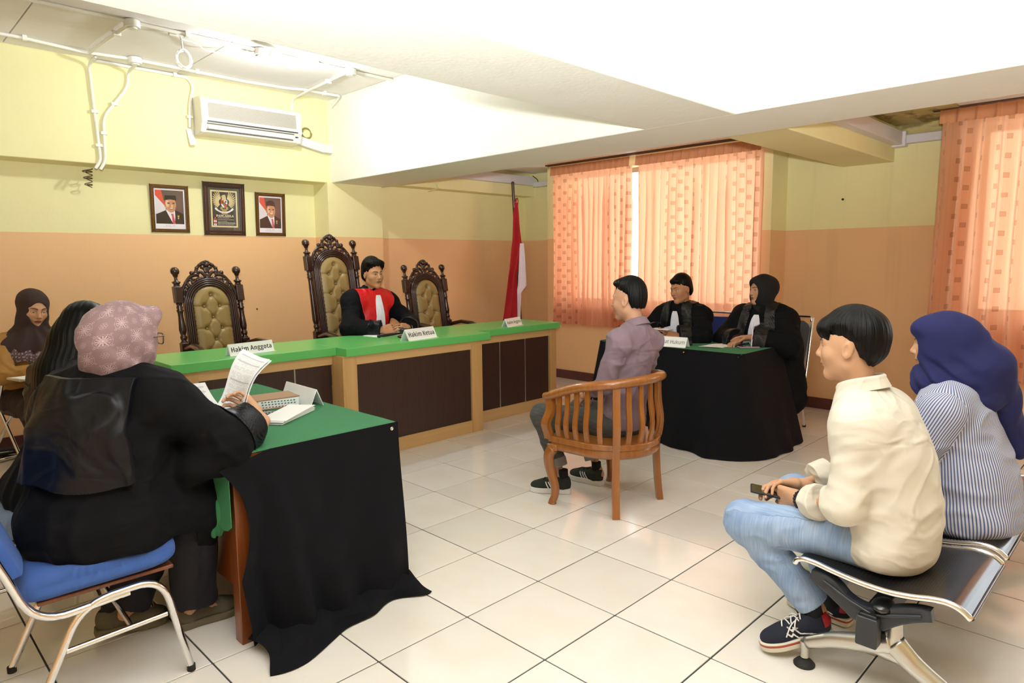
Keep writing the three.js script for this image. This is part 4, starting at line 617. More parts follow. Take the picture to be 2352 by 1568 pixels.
// ---------- banquet chairs ----------
M.blueFab = phys(0x3f66b4, 0.9, { bumpMap: WEAVE, bumpScale: 0.0006, sheen: 0.4, sheenColor: new THREE.Color(0.4, 0.55, 0.9) });
M.paleFab = phys(0x8a9cb4, 0.9, { bumpMap: WEAVE, bumpScale: 0.0006, sheen: 0.3 });
M.navyFab = phys(0x182a68, 0.9, { bumpMap: WEAVE, bumpScale: 0.0006 });
M.greyFab = phys(0x4b4b4d, 0.85, { bumpMap: WEAVE, bumpScale: 0.0006 });
M.shell = std(0xb9b7bd, 0.5);
function banquetChair(label, pos, turn, seatM, backM, group) {   // faces +z in its own frame, seat edge at z = 0.23
  const t = thing('banquet_chair', label, 'chair', pos, turn, group);
  const hw = 0.205;
  const sp = (w, e) => Math.sign(w) * Math.pow(Math.abs(w), e), seat = sheet((u, v) => { const a = u * Math.PI * 2, b = (v - 0.5) * Math.PI, cb = sp(Math.cos(b), 0.32), x = (hw + 0.006) * cb * sp(Math.cos(a), 0.3), z = 0.232 * cb * sp(Math.sin(a), 0.3), y = 0.44 + 0.044 * sp(Math.sin(b), 0.62); return [x, y + 0.012 * (z / 0.23) ** 3 + (y > 0.44 ? -0.008 * Math.exp(-((x / 0.13) ** 2) - ((z / 0.14) ** 2)) : 0), z]; }, 72, 26, [0.42, 0.45]);
  part('seat', seat, seatM, t);
  part('seat_board', bx(hw * 1.8, 0.014, 0.4, 0, 0.39, 0.01, 0.005), M.desk, t);
  // back: cushion in front, pale shell behind
  const bk = (off, th) => sheet((u, v) => { const a = (u - 0.5) * 2, y = mix(0.5, 0.9, v), w = hw * (0.93 + 0.05 * v) * (v > 0.85 ? Math.sqrt(Math.max(0.05, 1 - ((v - 0.85) / 0.15) ** 2 * 0.5)) : 1); return [a * w, y, -0.235 - (y - 0.45) * 0.36 + off + 0.03 * (1 - a * a) * (off > 0 ? 0.6 : -0.4)]; }, 18, 16, [0.4, 0.4], th);
  part('backrest', bk(0.02, 0.028), backM, t); part('back_shell', bk(-0.012, 0.012), M.shell, t);
  for (const s of [-1, 1]) {
    const x = s * (hw + 0.012);
    part('front_leg_frame', bent([[x, 0.012, 0.215 + 0.02], [x, 0.378, 0.16], [x, 0.362, -0.08], [x * 1.01, 0.012, -0.24]], 0.0125, 0.09, 12, 7), M.chrome, t);
    part('back_frame_tube', bent([[x, 0.36, 0.06], [x, 0.34, -0.2], [x * 0.99, 0.62, -0.3], [x * 0.97, 0.93, -0.405]], 0.0125, 0.1, 12, 7), M.chrome, t);
    part('side_stretcher', tube([[x, 0.24, 0.17], [x, 0.225, -0.13]], 0.009, 4, 10), M.chrome, t);
    for (const [z, y] of [[0.235, 0.012], [-0.24, 0.012]]) part('foot_cap', cyl(0.0145, 0.0145, 0.022, x * (z < 0 ? 1.01 : 1), y - 0.001, z, 12), M.rubber, t);
  }
  part('top_tube', bent([[hw * 0.99, 0.9, -0.395], [hw * 0.97, 0.945, -0.41], [-hw * 0.97, 0.945, -0.41], [-hw * 0.99, 0.9, -0.395]], 0.0125, 0.05, 12, 6), M.chrome, t);
  part('cross_stretcher', tube([[-hw - 0.01, 0.232, 0.06], [hw + 0.01, 0.232, 0.06]], 0.009, 4, 10), M.chrome, t);
  return t;
}
const chairs = 'chrome framed banquet chairs';
banquetChair('blue padded chrome chair under the woman in the patterned headscarf', [0.55, 0, -2.65], Math.PI / 2 - 0.04, M.blueFab, M.blueFab, chairs);
banquetChair('pale grey-blue padded chrome chair under the woman with long black hair', [0.43, 0, -3.3], Math.PI / 2, M.paleFab, M.paleFab, chairs);
banquetChair('navy padded chrome chair behind the young lawyer', [5.53, 0, -3.12], -Math.PI / 2, M.navyFab, M.navyFab, chairs);
banquetChair('grey padded chrome chair behind the lawyer in the black headscarf', [5.53, 0, -2.42], -Math.PI / 2 + 0.1, M.greyFab, M.greyFab, chairs);
// ---------- barrel chair of the defendant ----------
{
  const t = thing('barrel_chair', 'varnished wooden barrel chair with slatted curved back in the open floor', 'chair', [3.205, 0, -2.37]);
  // plan curve: u from -1 (left front) over 0 (back) to 1 (right front)
  const plan = (u, r = 1) => { const a = Math.abs(u), s = Math.sign(u); if (a < 0.55) { const q = a / 0.55 * Math.PI / 2; return [s * 0.29 * r * Math.sin(q), 0.29 * r * Math.cos(q) - 0.0]; } const k = (a - 0.55) / 0.45; return [s * (0.29 * r + 0.012 * k), -0.225 * k]; };
  const seatS = new THREE.Shape(); const pts = []; for (let i = 0; i <= 40; i++) { const [x, z] = plan(-1 + i / 20, 0.99); pts.push([x, -z]); } pts.push([0, 0.3]);
  pts.forEach((p, i) => (i ? seatS.lineTo(...p) : seatS.moveTo(...p)));
  part('seat', ext(seatS, 0.022, 0.006).rotateX(-Math.PI / 2).translate(0, 0.39, 0), M.teak, t);
  const apron = []; for (let i = 0; i <= 40; i++) { const [x, z] = plan(-0.98 + i / 20 * 0.98, 0.94); apron.push(V(x, 0.362, z)); } part('seat_apron', sweep(apron, 0.016, 8, 1.9, V(0, 1, 0)), M.teak, t);
  part('front_apron', bx(0.54, 0.05, 0.025, 0, 0.36, -0.205, 0.004), M.teak, t);
  const railY = (u) => 0.785 - 0.125 * Math.pow(Math.abs(u), 1.6), rp = []; for (let i = 0; i <= 60; i++) { const u = -1.02 + i / 60 * 2.04, [x, z] = plan(clamp(u, -1, 1), 1.0); rp.push(V(x, railY(u), z - (Math.abs(u) > 1 ? (Math.abs(u) - 1) * 1.2 : 0))); }
  part('top_rail', [sweep(rp, (q) => 0.033 * (q < 0.02 || q > 0.98 ? 0.8 : 1), 14, 0.85, V(0, 1, 0)), ...[-1, 1].map((s) => { const [x, z] = plan(s); return ball(0.027, x, railY(1.02), z - 0.02, 1, 0.85, 1); })], M.teak, t);
  const slatAt = (u, wdt, thk, bow) => { const [x, z] = plan(u, 0.975), [x2, z2] = plan(u + 0.002, 0.975), tan = V(x2 - x, 0, z2 - z).normalize(), nrm = V(tan.z, 0, -tan.x); if (nrm.x * x + nrm.z * z < 0) nrm.negate(); const P = [], y1 = railY(u) - 0.01; for (let i = 0; i <= 12; i++) { const q = i / 12, y = mix(0.405, y1, q), o = -0.006 + bow * (Math.exp(-(((q - 0.33) / 0.2) ** 2)) - 0.35 * Math.exp(-((q / 0.12) ** 2)) - 0.1 * q); P.push(V(x + nrm.x * o, y, z + nrm.z * o)); } return flatBar(P, tan, wdt, thk); };
  function flatBar(P, tan, w, th) { const pos = [], idx = []; P.forEach((p, i) => { const d = P[Math.min(P.length - 1, i + 1)].clone().sub(P[Math.max(0, i - 1)]).normalize(), n = V().crossVectors(tan, d).normalize(); for (const [a, b] of [[-1, -1], [1, -1], [1, 1], [-1, 1]]) pos.push(p.x + tan.x * a * w / 2 + n.x * b * th / 2, p.y + tan.y * a * w / 2 + n.y * b * th / 2, p.z + tan.z * a * w / 2 + n.z * b * th / 2); }); for (let i = 0; i < P.length - 1; i++) for (let k = 0; k < 4; k++) { const a = i * 4 + k, b = i * 4 + (k + 1) % 4; idx.push(a, a + 4, b, b, a + 4, b + 4); } const l = (P.length - 1) * 4; idx.push(0, 1, 2, 0, 2, 3, l, l + 2, l + 1, l, l + 3, l + 2); const g = new THREE.BufferGeometry(); g.setAttribute('position', new THREE.Float32BufferAttribute(pos, 3)); g.setIndex(idx); const f = g.toNonIndexed(); f.computeVertexNormals(); return f; }
  for (const u of [-0.87, -0.75, -0.62, -0.5, -0.4, -0.2, -0.1, 0, 0.1, 0.2, 0.4, 0.5, 0.62, 0.75, 0.87]) part('slat', slatAt(u, 0.03, 0.013, 0.017), M.teak, t);
  for (const u of [-0.29, 0.29]) { const [x, z] = plan(u, 0.985), r = Math.hypot(x, z), P = []; for (let i = 0; i <= 20; i++) { const q = i / 20, y = q * (railY(u) - 0.01), k = 1 + (y < 0.38 ? 0.1 * Math.pow(1 - y / 0.38, 2) - 0.03 : -0.02 + 0.07 * Math.exp(-(((y - 0.5) / 0.1) ** 2))); P.push(V(x * (1 + (k - 1) * 0.9), y, z * k)); } part('back_leg', flatBar(P, V(z, 0, -x).divideScalar(r), 0.042, 0.036), M.teak, t); }
  for (const s of [-1, 1]) {
    const [fx, fz] = plan(s, 0.97), out = V(s * 0.55, 0, -0.85).normalize(), P = [[0.345, 0.005, 0.034], [0.31, 0.03, 0.04], [0.26, 0.034, 0.036], [0.18, 0.016, 0.03], [0.1, -0.004, 0.026], [0.045, 0.0, 0.024], [0.012, 0.014, 0.028], [0, 0.014, 0.026]];
    const c = new THREE.CatmullRomCurve3(P.map(([y, o]) => V(fx + out.x * o - s * 0.015, y, fz + out.z * o + 0.02))); part('front_leg', [sweep(c.getPoints(24), (q) => mix(0.037, 0.024, clamp(q * 1.3)) * (q > 0.9 ? 1.12 : 1), 8, 0.9, V(1, 0, 0)), bx(0.07, 0.04, 0.075, fx - s * 0.02, 0.352, fz + 0.02, 0.01)], M.teak, t);
    const A = []; for (let i = 0; i <= 14; i++) { const q = i / 14, y = mix(0.4, railY(1) - 0.01, q); A.push(V(fx + s * (-0.004 + 0.022 * Math.exp(-(((q - 0.4) / 0.25) ** 2))), y, fz - 0.006 + 0.02 * Math.sin(q * 3.1) - 0.03 * Math.exp(-(((q - 0.35) / 0.25) ** 2)))); } part('arm_post', flatBar(A, V(0, 0, 1), 0.05, 0.034), M.teak, t);
  }
}
// ---------- waiting bench ----------
M.seatBlack = phys(0x121316, 0.28, { clearcoat: 0.7, clearcoatRoughness: 0.12, map: null });
M.perf = phys(0xffffff, 0.35, { map: tex(64, 64, (u, v) => { const r = Math.hypot(u - 0.5, v - 0.5); return r < 0.23 ? [0.3, 0.29, 0.26] : [0.075, 0.078, 0.088]; }, [0.008, 0.008]), clearcoat: 0.3, clearcoatRoughness: 0.2 });
{
  const t = thing('waiting_bench', 'black perforated steel waiting bench with chrome edges and legs', 'bench', [2.27, 0, -0.63]);
  // seat profile along z (front to back): lip, dip, rise, rear lip
  const prof = [[-0.258, 0.388], [-0.252, 0.403], [-0.232, 0.412], [-0.19, 0.411], [-0.12, 0.399], [-0.04, 0.389], [0.04, 0.387], [0.11, 0.396], [0.165, 0.408], [0.205, 0.41], [0.236, 0.4], [0.262, 0.38]];
  const cv = new THREE.CatmullRomCurve3(prof.map(([z, y]) => V(0, y, z))), N = 40, C = cv.getPoints(N);
  const band = (x0, x1, a, b, dy = 0) => sheet((u, v) => { const q = mix(a, b, v) * N, i = Math.min(N - 1, Math.floor(q)), p = C[i].clone().lerp(C[i + 1], q - i); return [mix(x0, x1, u), p.y + dy, p.z]; }, 4, 30, [x1 - x0, 0.6 * (b - a)], 0.004);
  for (let s = 0; s < 3; s++) {
    const x0 = 0.02 + s * 0.565, x1 = x0 + 0.485, seat = new THREE.Group(); seat.name = 'seat' + (s ? '_00' + s : ''); t.add(seat);
    part('seat_border', [band(x0, x1, 0, 0.22), band(x0, x0 + 0.055, 0.2, 0.74), band(x1 - 0.055, x1, 0.2, 0.74), band(x0, x1, 0.72, 1)], M.seatBlack, seat); part('perforated_panel', band(x0 + 0.05, x1 - 0.05, 0.21, 0.735), M.perf, seat);
    for (const x of [x0 - 0.006, x1 + 0.006]) part('chrome_edge', sweep(C, 0.0105, 10, 1, V(1, 0, 0)).translate(x, -0.001, 0), M.chrome, seat);
    for (const q of [prof[0], prof[11]]) part('end_lip', sweep([V(x0, q[1], q[0]), V(x1, q[1], q[0])], 0.007, 10), M.seatBlack, seat);
  }
  part('beam', bx(1.75, 0.075, 0.055, 0.86, 0.265, -0.01, 0.006), M.black, t);
  const wing = new THREE.Shape(); wing.moveTo(-0.235, 0.375); wing.quadraticCurveTo(-0.16, 0.385, -0.1, 0.33); wing.quadraticCurveTo(-0.03, 0.29, 0.06, 0.325); wing.quadraticCurveTo(0.14, 0.36, 0.205, 0.36); wing.lineTo(0.21, 0.335); wing.quadraticCurveTo(0.12, 0.31, 0.05, 0.255); wing.lineTo(-0.07, 0.262); wing.quadraticCurveTo(-0.13, 0.3, -0.24, 0.352); wing.closePath();
  const BL = std(0x2b2e34, 0.42);
  for (const x of [0.0, 0.56, 1.13, 1.69]) part('seat_bracket', [ext(wing, 0.034, 0.006, 10).rotateY(-Math.PI / 2).scale(1, 1, 0.8).translate(x + 0.05, 0, -0.01), sweep([V(x + 0.008, 0.358, -0.16), V(x + 0.007, 0.32, -0.075), V(x + 0.007, 0.295, 0), V(x + 0.007, 0.318, 0.064), V(x + 0.008, 0.343, 0.135)], 0.006, 8)], BL, t);
  for (const x of [0.06, 1.66]) {
    const L = (P, w0, w1) => { const c = new THREE.CatmullRomCurve3(P.map((p) => V(...p))); return sweep(c.getPoints(24), (q) => mix(w0, w1, q), 12, 1.25, V(0, 1, 0)); };
    part('leg_casting', [cyl(0.022, 0.03, 0.1, x, 0.235, 0.05, 18), L([[x, 0.2, 0.05], [x, 0.17, -0.02], [x, 0.135, -0.13], [x, 0.085, -0.225]], 0.032, 0.018), L([[x, 0.2, 0.05], [x, 0.15, 0.11], [x, 0.1, 0.2], [x, 0.045, 0.31]], 0.032, 0.018), L([[x, 0.155, -0.09], [x, 0.163, 0.0], [x, 0.15, 0.1], [x, 0.11, 0.18]], 0.02, 0.02), cyl(0.017, 0.014, 0.06, x, 0.06, -0.23, 14), cyl(0.017, 0.014, 0.04, x, 0.04, 0.315, 14)], M.alu, t);
    for (const z of [-0.23, 0.315]) part('foot_pad', lathe([[0, 0], [0.036, 0], [0.037, 0.006], [0.028, 0.016], [0.012, 0.024], [0, 0.024]], 22).translate(x, 0, z), M.rubber, t);
    part('end_cap', bx(0.05, 0.1, 0.065, x - 0.06, 0.245, -0.01, 0.006), std(0x2a2c31, 0.35), t); part('arm_mount', ball(0.04, x - 0.02, 0.325, 0.02, 1.3, 0.5, 0.9), M.seatBlack, t);
  }
}
// ---------- folding chair with writing tablet ----------
{
  const t = thing('folding_chair', 'chrome folding chair with a writing tablet at the left edge', 'chair', [0.95, 0, -5.82], 0.25);
  part('seat', bx(0.4, 0.05, 0.4, 0, 0.43, -0.06, 0.022), M.black, t); part('backrest', bx(0.4, 0.25, 0.035, 0, 0.76, -0.3, 0.016, [-0.2, 0, 0]), M.black, t);
  for (const s of [-1, 1]) { part('front_leg', bent([[s * 0.2, 0.88, -0.33], [s * 0.2, 0.45, -0.1], [s * 0.2, 0.02, 0.24], [s * 0.1, 0.02, 0.25]], 0.0115, 0.05, 10), M.chrome, t); part('rear_leg', bent([[s * 0.18, 0.44, 0.06], [s * 0.2, 0.02, -0.34], [s * 0.1, 0.02, -0.35]], 0.0115, 0.05, 10), M.chrome, t); part('foot_pad', bx(0.04, 0.02, 0.03, s * 0.15, 0.012, 0.245, 0.005), M.rubber, t); }
  part('floor_bar', tube([[-0.12, 0.02, 0.25], [0.12, 0.02, 0.25]], 0.0115, 4, 10), M.chrome, t); part('floor_bar', tube([[-0.12, 0.02, -0.35], [0.12, 0.02, -0.35]], 0.0115, 4, 10), M.chrome, t);
  part('tablet_arm', [bent([[0.2, 0.42, 0.0], [0.22, 0.46, 0.16], [0.19, 0.66, 0.22], [0.1, 0.685, 0.24]], 0.012, 0.06, 10), bent([[-0.2, 0.5, -0.08], [-0.2, 0.66, 0.0], [-0.16, 0.685, 0.12]], 0.011, 0.05, 10)], M.chrome, t);
  part('writing_tablet', bx(0.5, 0.018, 0.3, 0.0, 0.695, 0.21, 0.007), std(0xd9c9a8, 0.45), t);
}
// ---------- figures: distance fields and their meshing ----------
const hash3 = (x, y, z) => { let h = Math.imul(x, 374761393) ^ Math.imul(y, 668265263) ^ Math.imul(z, 1440670441); h = Math.imul(h ^ (h >>> 13), 1274126177); return ((h ^ (h >>> 16)) >>> 0) / 4294967296; };
function n3(x, y, z) {
  const i = Math.floor(x), j = Math.floor(y), k = Math.floor(z), u = x - i, v = y - j, w = z - k, a = u * u * (3 - 2 * u), b = v * v * (3 - 2 * v), c = w * w * (3 - 2 * w);
  return mix(mix(mix(hash3(i, j, k), hash3(i + 1, j, k), a), mix(hash3(i, j + 1, k), hash3(i + 1, j + 1, k), a), b), mix(mix(hash3(i, j, k + 1), hash3(i + 1, j, k + 1), a), mix(hash3(i, j + 1, k + 1), hash3(i + 1, j + 1, k + 1), a), b), c);
}
// creases: thin ridges of warped noise, stretched along an axis by giving unequal frequencies
const crease = (x, y, z, fx, fy, fz) => { const w = n3(x * 7 + 3, y * 7, z * 7) * 0.9, n = n3(x * fx + w, y * fy + w, z * fz - w); const q = (2 * n - 1) / 0.42; return Math.exp(-q * q); };
// parts of a field: cap = tapered capsule, ell = ellipsoid (own axes optional), cut = half-space inside a ball
function cap(a, b, ra, rb, k = 0.03) {
  const [ax, ay, az] = a, dx = b[0] - ax, dy = b[1] - ay, dz = b[2] - az, L = dx * dx + dy * dy + dz * dz || 1e-9, dr = rb - ra;
  return { k, f: (x, y, z) => { const px = x - ax, py = y - ay, pz = z - az, h = clamp((px * dx + py * dy + pz * dz) / L), qx = px - dx * h, qy = py - dy * h, qz = pz - dz * h; return Math.sqrt(qx * qx + qy * qy + qz * qz) - ra - dr * h; } };
}
function ell(c, r, k = 0.03, B) {
  const [cx, cy, cz] = c, [rx, ry, rz] = r;
  return { k, f: (x, y, z) => { let a = x - cx, b = y - cy, e = z - cz; if (B) { const X = B[0], Y = B[1], Z = B[2], p = a * X[0] + b * X[1] + e * X[2], q = a * Y[0] + b * Y[1] + e * Y[2]; e = a * Z[0] + b * Z[1] + e * Z[2]; a = p; b = q; } const k0 = Math.sqrt(a * a / (rx * rx) + b * b / (ry * ry) + e * e / (rz * rz)), k1 = Math.sqrt(a * a / (rx * rx * rx * rx) + b * b / (ry * ry * ry * ry) + e * e / (rz * rz * rz * rz)); return k1 < 1e-9 ? -Math.min(rx, ry, rz) : k0 * (k0 - 1) / k1; } };
}
const cutAt = (c, d, R = 0.15, k = 0.004) => { const l = Math.hypot(...d); return { k, sub: 1, f: (x, y, z) => Math.max(-((x - c[0]) * d[0] + (y - c[1]) * d[1] + (z - c[2]) * d[2]) / l, Math.hypot(x - c[0], y - c[1], z - c[2]) - R) }; };
const less = (p, k = 0.01) => ({ ...p, sub: 1, k });
const also = (p, k = 0.004) => ({ ...p, and: 1, k });
const raw = (f, k = 0.02) => ({ k, f });
const smin = (a, b, k) => { const h = Math.max(k - Math.abs(a - b), 0) / k; return Math.min(a, b) - h * h * k * 0.25; };
const field = (list) => (x, y, z) => { let d = 1e3; for (let i = 0; i < list.length; i++) { const p = list[i], e = p.f(x, y, z); d = p.sub ? -smin(-d, e, p.k) : p.and ? -smin(-d, -e, p.k) : smin(d, e, p.k); } return d; };
const near = (f, w, g) => (x, y, z) => { const d = f(x, y, z); return d > w || d < -w ? d : d + g(x, y, z); };
let uvOf = null;   // how the next meshes are unrolled
// naive surface nets on a sparse grid
function netMesh(f, lo, hi, h, color, tri) {
  const n = lo.map((l, i) => Math.ceil((hi[i] - l) / h) + 2), [nx, ny, nz] = n, F = new Float32Array(nx * ny * nz), id = (i, j, k) => (k * ny + j) * nx + i, B = 6, R = B * h * 0.87 * 1.45 + 0.004;
  for (let K = 0; K < nz; K += B) for (let J = 0; J < ny; J += B) for (let I = 0; I < nx; I += B) {
    const d = f(lo[0] + (I + B / 2 - 0.5) * h, lo[1] + (J + B / 2 - 0.5) * h, lo[2] + (K + B / 2 - 0.5) * h), far = Math.abs(d) > R;
    for (let k = K; k < Math.min(K + B, nz); k++) for (let j = J; j < Math.min(J + B, ny); j++) for (let i = I; i < Math.min(I + B, nx); i++) F[id(i, j, k)] = far ? d : f(lo[0] + i * h, lo[1] + j * h, lo[2] + k * h);
  }
  const vid = new Int32Array(nx * ny * nz).fill(-1), P = [], E = [[0, 1], [0, 2], [0, 4], [1, 3], [1, 5], [2, 3], [2, 6], [3, 7], [4, 5], [4, 6], [5, 7], [6, 7]], s = new Float32Array(8);
  for (let k = 0; k < nz - 1; k++) for (let j = 0; j < ny - 1; j++) for (let i = 0; i < nx - 1; i++) {
    let m = 0; for (let c = 0; c < 8; c++) { s[c] = F[id(i + (c & 1), j + ((c >> 1) & 1), k + (c >> 2))]; if (s[c] < 0) m |= 1 << c; }
    if (m === 0 || m === 255) continue;
    let x = 0, y = 0, z = 0, q = 0;
    for (const [a, b] of E) { if (((m >> a) & 1) === ((m >> b) & 1)) continue; const t = s[a] / (s[a] - s[b]); x += mix(a & 1, b & 1, t); y += mix((a >> 1) & 1, (b >> 1) & 1, t); z += mix(a >> 2, b >> 2, t); q++; }
    vid[id(i, j, k)] = P.length / 3; P.push(lo[0] + (i + x / q) * h, lo[1] + (j + y / q) * h, lo[2] + (k + z / q) * h);
  }
  const idx = [], quad = (a, b, c, d, flip) => { if (a < 0 || b < 0 || c < 0 || d < 0) return; flip ? idx.push(a, c, b, a, d, c) : idx.push(a, b, c, a, c, d); };
  for (let k = 1; k < nz - 1; k++) for (let j = 1; j < ny - 1; j++) for (let i = 1; i < nx - 1; i++) {
    const a = F[id(i, j, k)] < 0;
    if (a !== F[id(i + 1, j, k)] < 0) quad(vid[id(i, j - 1, k - 1)], vid[id(i, j, k - 1)], vid[id(i, j, k)], vid[id(i, j - 1, k)], !a);
    if (a !== F[id(i, j + 1, k)] < 0) quad(vid[id(i - 1, j, k - 1)], vid[id(i - 1, j, k)], vid[id(i, j, k)], vid[id(i, j, k - 1)], !a);
    if (a !== F[id(i, j, k + 1)] < 0) quad(vid[id(i - 1, j - 1, k)], vid[id(i, j - 1, k)], vid[id(i, j, k)], vid[id(i - 1, j, k)], !a);
  }
  const pos = new Float32Array(P), nor = new Float32Array(P.length), e = h * 0.5;
  const col = color && new Float32Array(P.length);
  for (let v = 0; v < pos.length; v += 3) {
    let g; for (let it = h < 0.0046 ? 0 : 1; it < 2; it++) {
      const x = pos[v], y = pos[v + 1], z = pos[v + 2], a = f(x + e, y - e, z - e), b = f(x - e, y - e, z + e), c = f(x - e, y + e, z - e), d = f(x + e, y + e, z + e);
      g = [a - b - c + d, -a - b + c + d, -a + b - c + d]; const l = Math.hypot(...g) || 1; g = g.map((q) => q / l);
      if (!it) { const m = clamp((a + b + c + d) / 4, -h * 0.5, h * 0.5) * 0.8; pos[v] -= g[0] * m; pos[v + 1] -= g[1] * m; pos[v + 2] -= g[2] * m; }
    }
    nor.set(g, v); if (color) col.set(color(pos[v], pos[v + 1], pos[v + 2], g), v);
  }
  let geo = new THREE.BufferGeometry();
  geo.setAttribute('position', new THREE.BufferAttribute(pos, 3)); geo.setAttribute('normal', new THREE.BufferAttribute(nor, 3)); if (col) geo.setAttribute('color', new THREE.BufferAttribute(col, 3));
  const uv = new Float32Array(pos.length / 3 * 2);
  if (uvOf) for (let v = 0; v < uv.length / 2; v++) { const q = uvOf(pos[v * 3], pos[v * 3 + 1], pos[v * 3 + 2]); uv[v * 2] = q[0]; uv[v * 2 + 1] = q[1]; }
  else for (let v = 0; v < uv.length / 2; v++) { const a = Math.abs(nor[v * 3]), b = Math.abs(nor[v * 3 + 1]), c = Math.abs(nor[v * 3 + 2]), x = pos[v * 3], y = pos[v * 3 + 1], z = pos[v * 3 + 2]; uv[v * 2] = a > b && a > c ? z : x; uv[v * 2 + 1] = b >= a && b >= c ? z : y; }
  geo.setAttribute('uv', new THREE.BufferAttribute(uv, 2)); geo.setIndex(idx);
  if (tri) { // uv chosen per triangle
    geo = geo.toNonIndexed(); const p = geo.attributes.position, U = geo.attributes.uv, nn = geo.attributes.normal;
    for (let i = 0; i < p.count; i += 3) { const T = [0, 1, 2].map((k) => [p.getX(i + k), p.getY(i + k), p.getZ(i + k)]), c = [0, 1, 2].map((k) => (T[0][k] + T[1][k] + T[2][k]) / 3), m = tri(c, [nn.getX(i), nn.getY(i), nn.getZ(i)]); T.forEach((q, k) => U.setXY(i + k, ...m(q))); }
  }
  return geo;
}
function joinGeos(list) { const cols = list.some((g) => g.attributes.color); return list.length === 1 ? list[0] : mergeGeometries(list.map((g) => { if (cols && !g.attributes.color) g.setAttribute('color', new THREE.BufferAttribute(new Float32Array(g.attributes.position.count * 3).fill(1), 3)); return g; })); }
function addMesh(name, geo, mat, parent, label) { const m = shadows(new THREE.Mesh(geo, mat)); m.name = numbered(name); parent.add(m); if (label) m.userData.label = label; return m; }
const L3 = (h) => { const c = new THREE.Color(h); return [c.r, c.g, c.b]; };
const vadd = (a, b, k = 1) => a.map((v, i) => v + b[i] * k), vsub = (a, b) => a.map((v, i) => v - b[i]), vmix = (a, b, t) => a.map((v, i) => mix(v, b[i], t)), vlen = (a) => Math.hypot(...a), vnorm = (a) => { const l = vlen(a) || 1; return a.map((v) => v / l); }, vcross = (a, b) => [a[1] * b[2] - a[2] * b[1], a[2] * b[0] - a[0] * b[2], a[0] * b[1] - a[1] * b[0]], vdot = (a, b) => a[0] * b[0] + a[1] * b[1] + a[2] * b[2];

// ---------- head (own frame: y up, z towards the face, x to the person's left) ----------
function headField(o = {}) {
  const j = o.jaw ?? 1, w = o.wide ?? 1, L = [];
  L.push(ell([0, 0.036, -0.014], [0.0745 * w, 0.088, 0.095], 0.02), ell([0, 0.0, 0.022], [0.0665 * w, 0.09, 0.07], 0.03), ell([0, -0.05, 0.034], [0.054 * w * j, 0.058, 0.052], 0.03));
  L.push(cap([-0.047 * w * j, -0.062, 0.0], [0, -0.1, 0.062], 0.019, 0.016, 0.03), cap([0.047 * w * j, -0.062, 0.0], [0, -0.1, 0.062], 0.019, 0.016, 0.03), ell([0, -0.1, 0.068], [0.02, 0.014, 0.014], 0.02));
  for (const s of [-1, 1]) L.push(ell([s * 0.04 * w, -0.026, 0.055], [0.026, 0.024, 0.026], 0.025), cap([s * 0.012, 0.022, 0.087], [s * 0.046, 0.024, 0.068], 0.009, 0.008, 0.018));
  for (const s of [-1, 1]) L.push(less(ell([s * 0.031, 0.003, 0.096], [0.019, 0.0115, 0.014], 0), 0.014));
  for (const s of [-1, 1]) L.push(ell([s * 0.0315, 0.002, 0.0735], [0.0145, 0.0125, 0.0125], 0.004), cap([s * 0.019, 0.0085, 0.083], [s * 0.044, 0.0075, 0.075], 0.0038, 0.003, 0.005), cap([s * 0.02, -0.0045, 0.0825], [s * 0.042, -0.0045, 0.076], 0.0028, 0.0025, 0.005));
  const nb = o.nose ?? 1;
  L.push(cap([0, 0.014, 0.086], [0, -0.026, 0.1 + 0.006 * nb], 0.0075, 0.0105, 0.014), ell([0, -0.031, 0.1 + 0.004 * nb], [0.011, 0.009, 0.01], 0.01)); for (const s of [-1, 1]) L.push(ell([s * 0.0125, -0.034, 0.093], [0.0085 * nb, 0.0075, 0.0095], 0.007), less(ell([s * 0.007, -0.0415, 0.099], [0.004, 0.003, 0.005], 0), 0.003));
  L.push(ell([0, -0.052, 0.081], [0.026, 0.014, 0.014], 0.014), ell([0, -0.0585, 0.0905], [0.0215, 0.0052, 0.0085], 0.005), ell([0, -0.0685, 0.0885], [0.0185, 0.0066, 0.009], 0.005), less(ell([0, -0.0632, 0.1], [0.023, 0.0013, 0.009], 0), 0.003), less(ell([0, -0.079, 0.094], [0.014, 0.005, 0.007], 0), 0.01));
  if (!o.noEars) for (const s of [-1, 1]) { const B = [[0.94, 0, -s * 0.34], [0, 0.98, -0.2], [s * 0.34, 0.2, 0.92]].map((v) => vnorm(v)); L.push(ell([s * 0.0775 * w, -0.006, -0.012], [0.0085, 0.031, 0.0185], 0.008, B), less(ell([s * 0.0865 * w, -0.003, -0.008], [0.006, 0.018, 0.0095], 0, B), 0.005)); }
  return field(L);
}
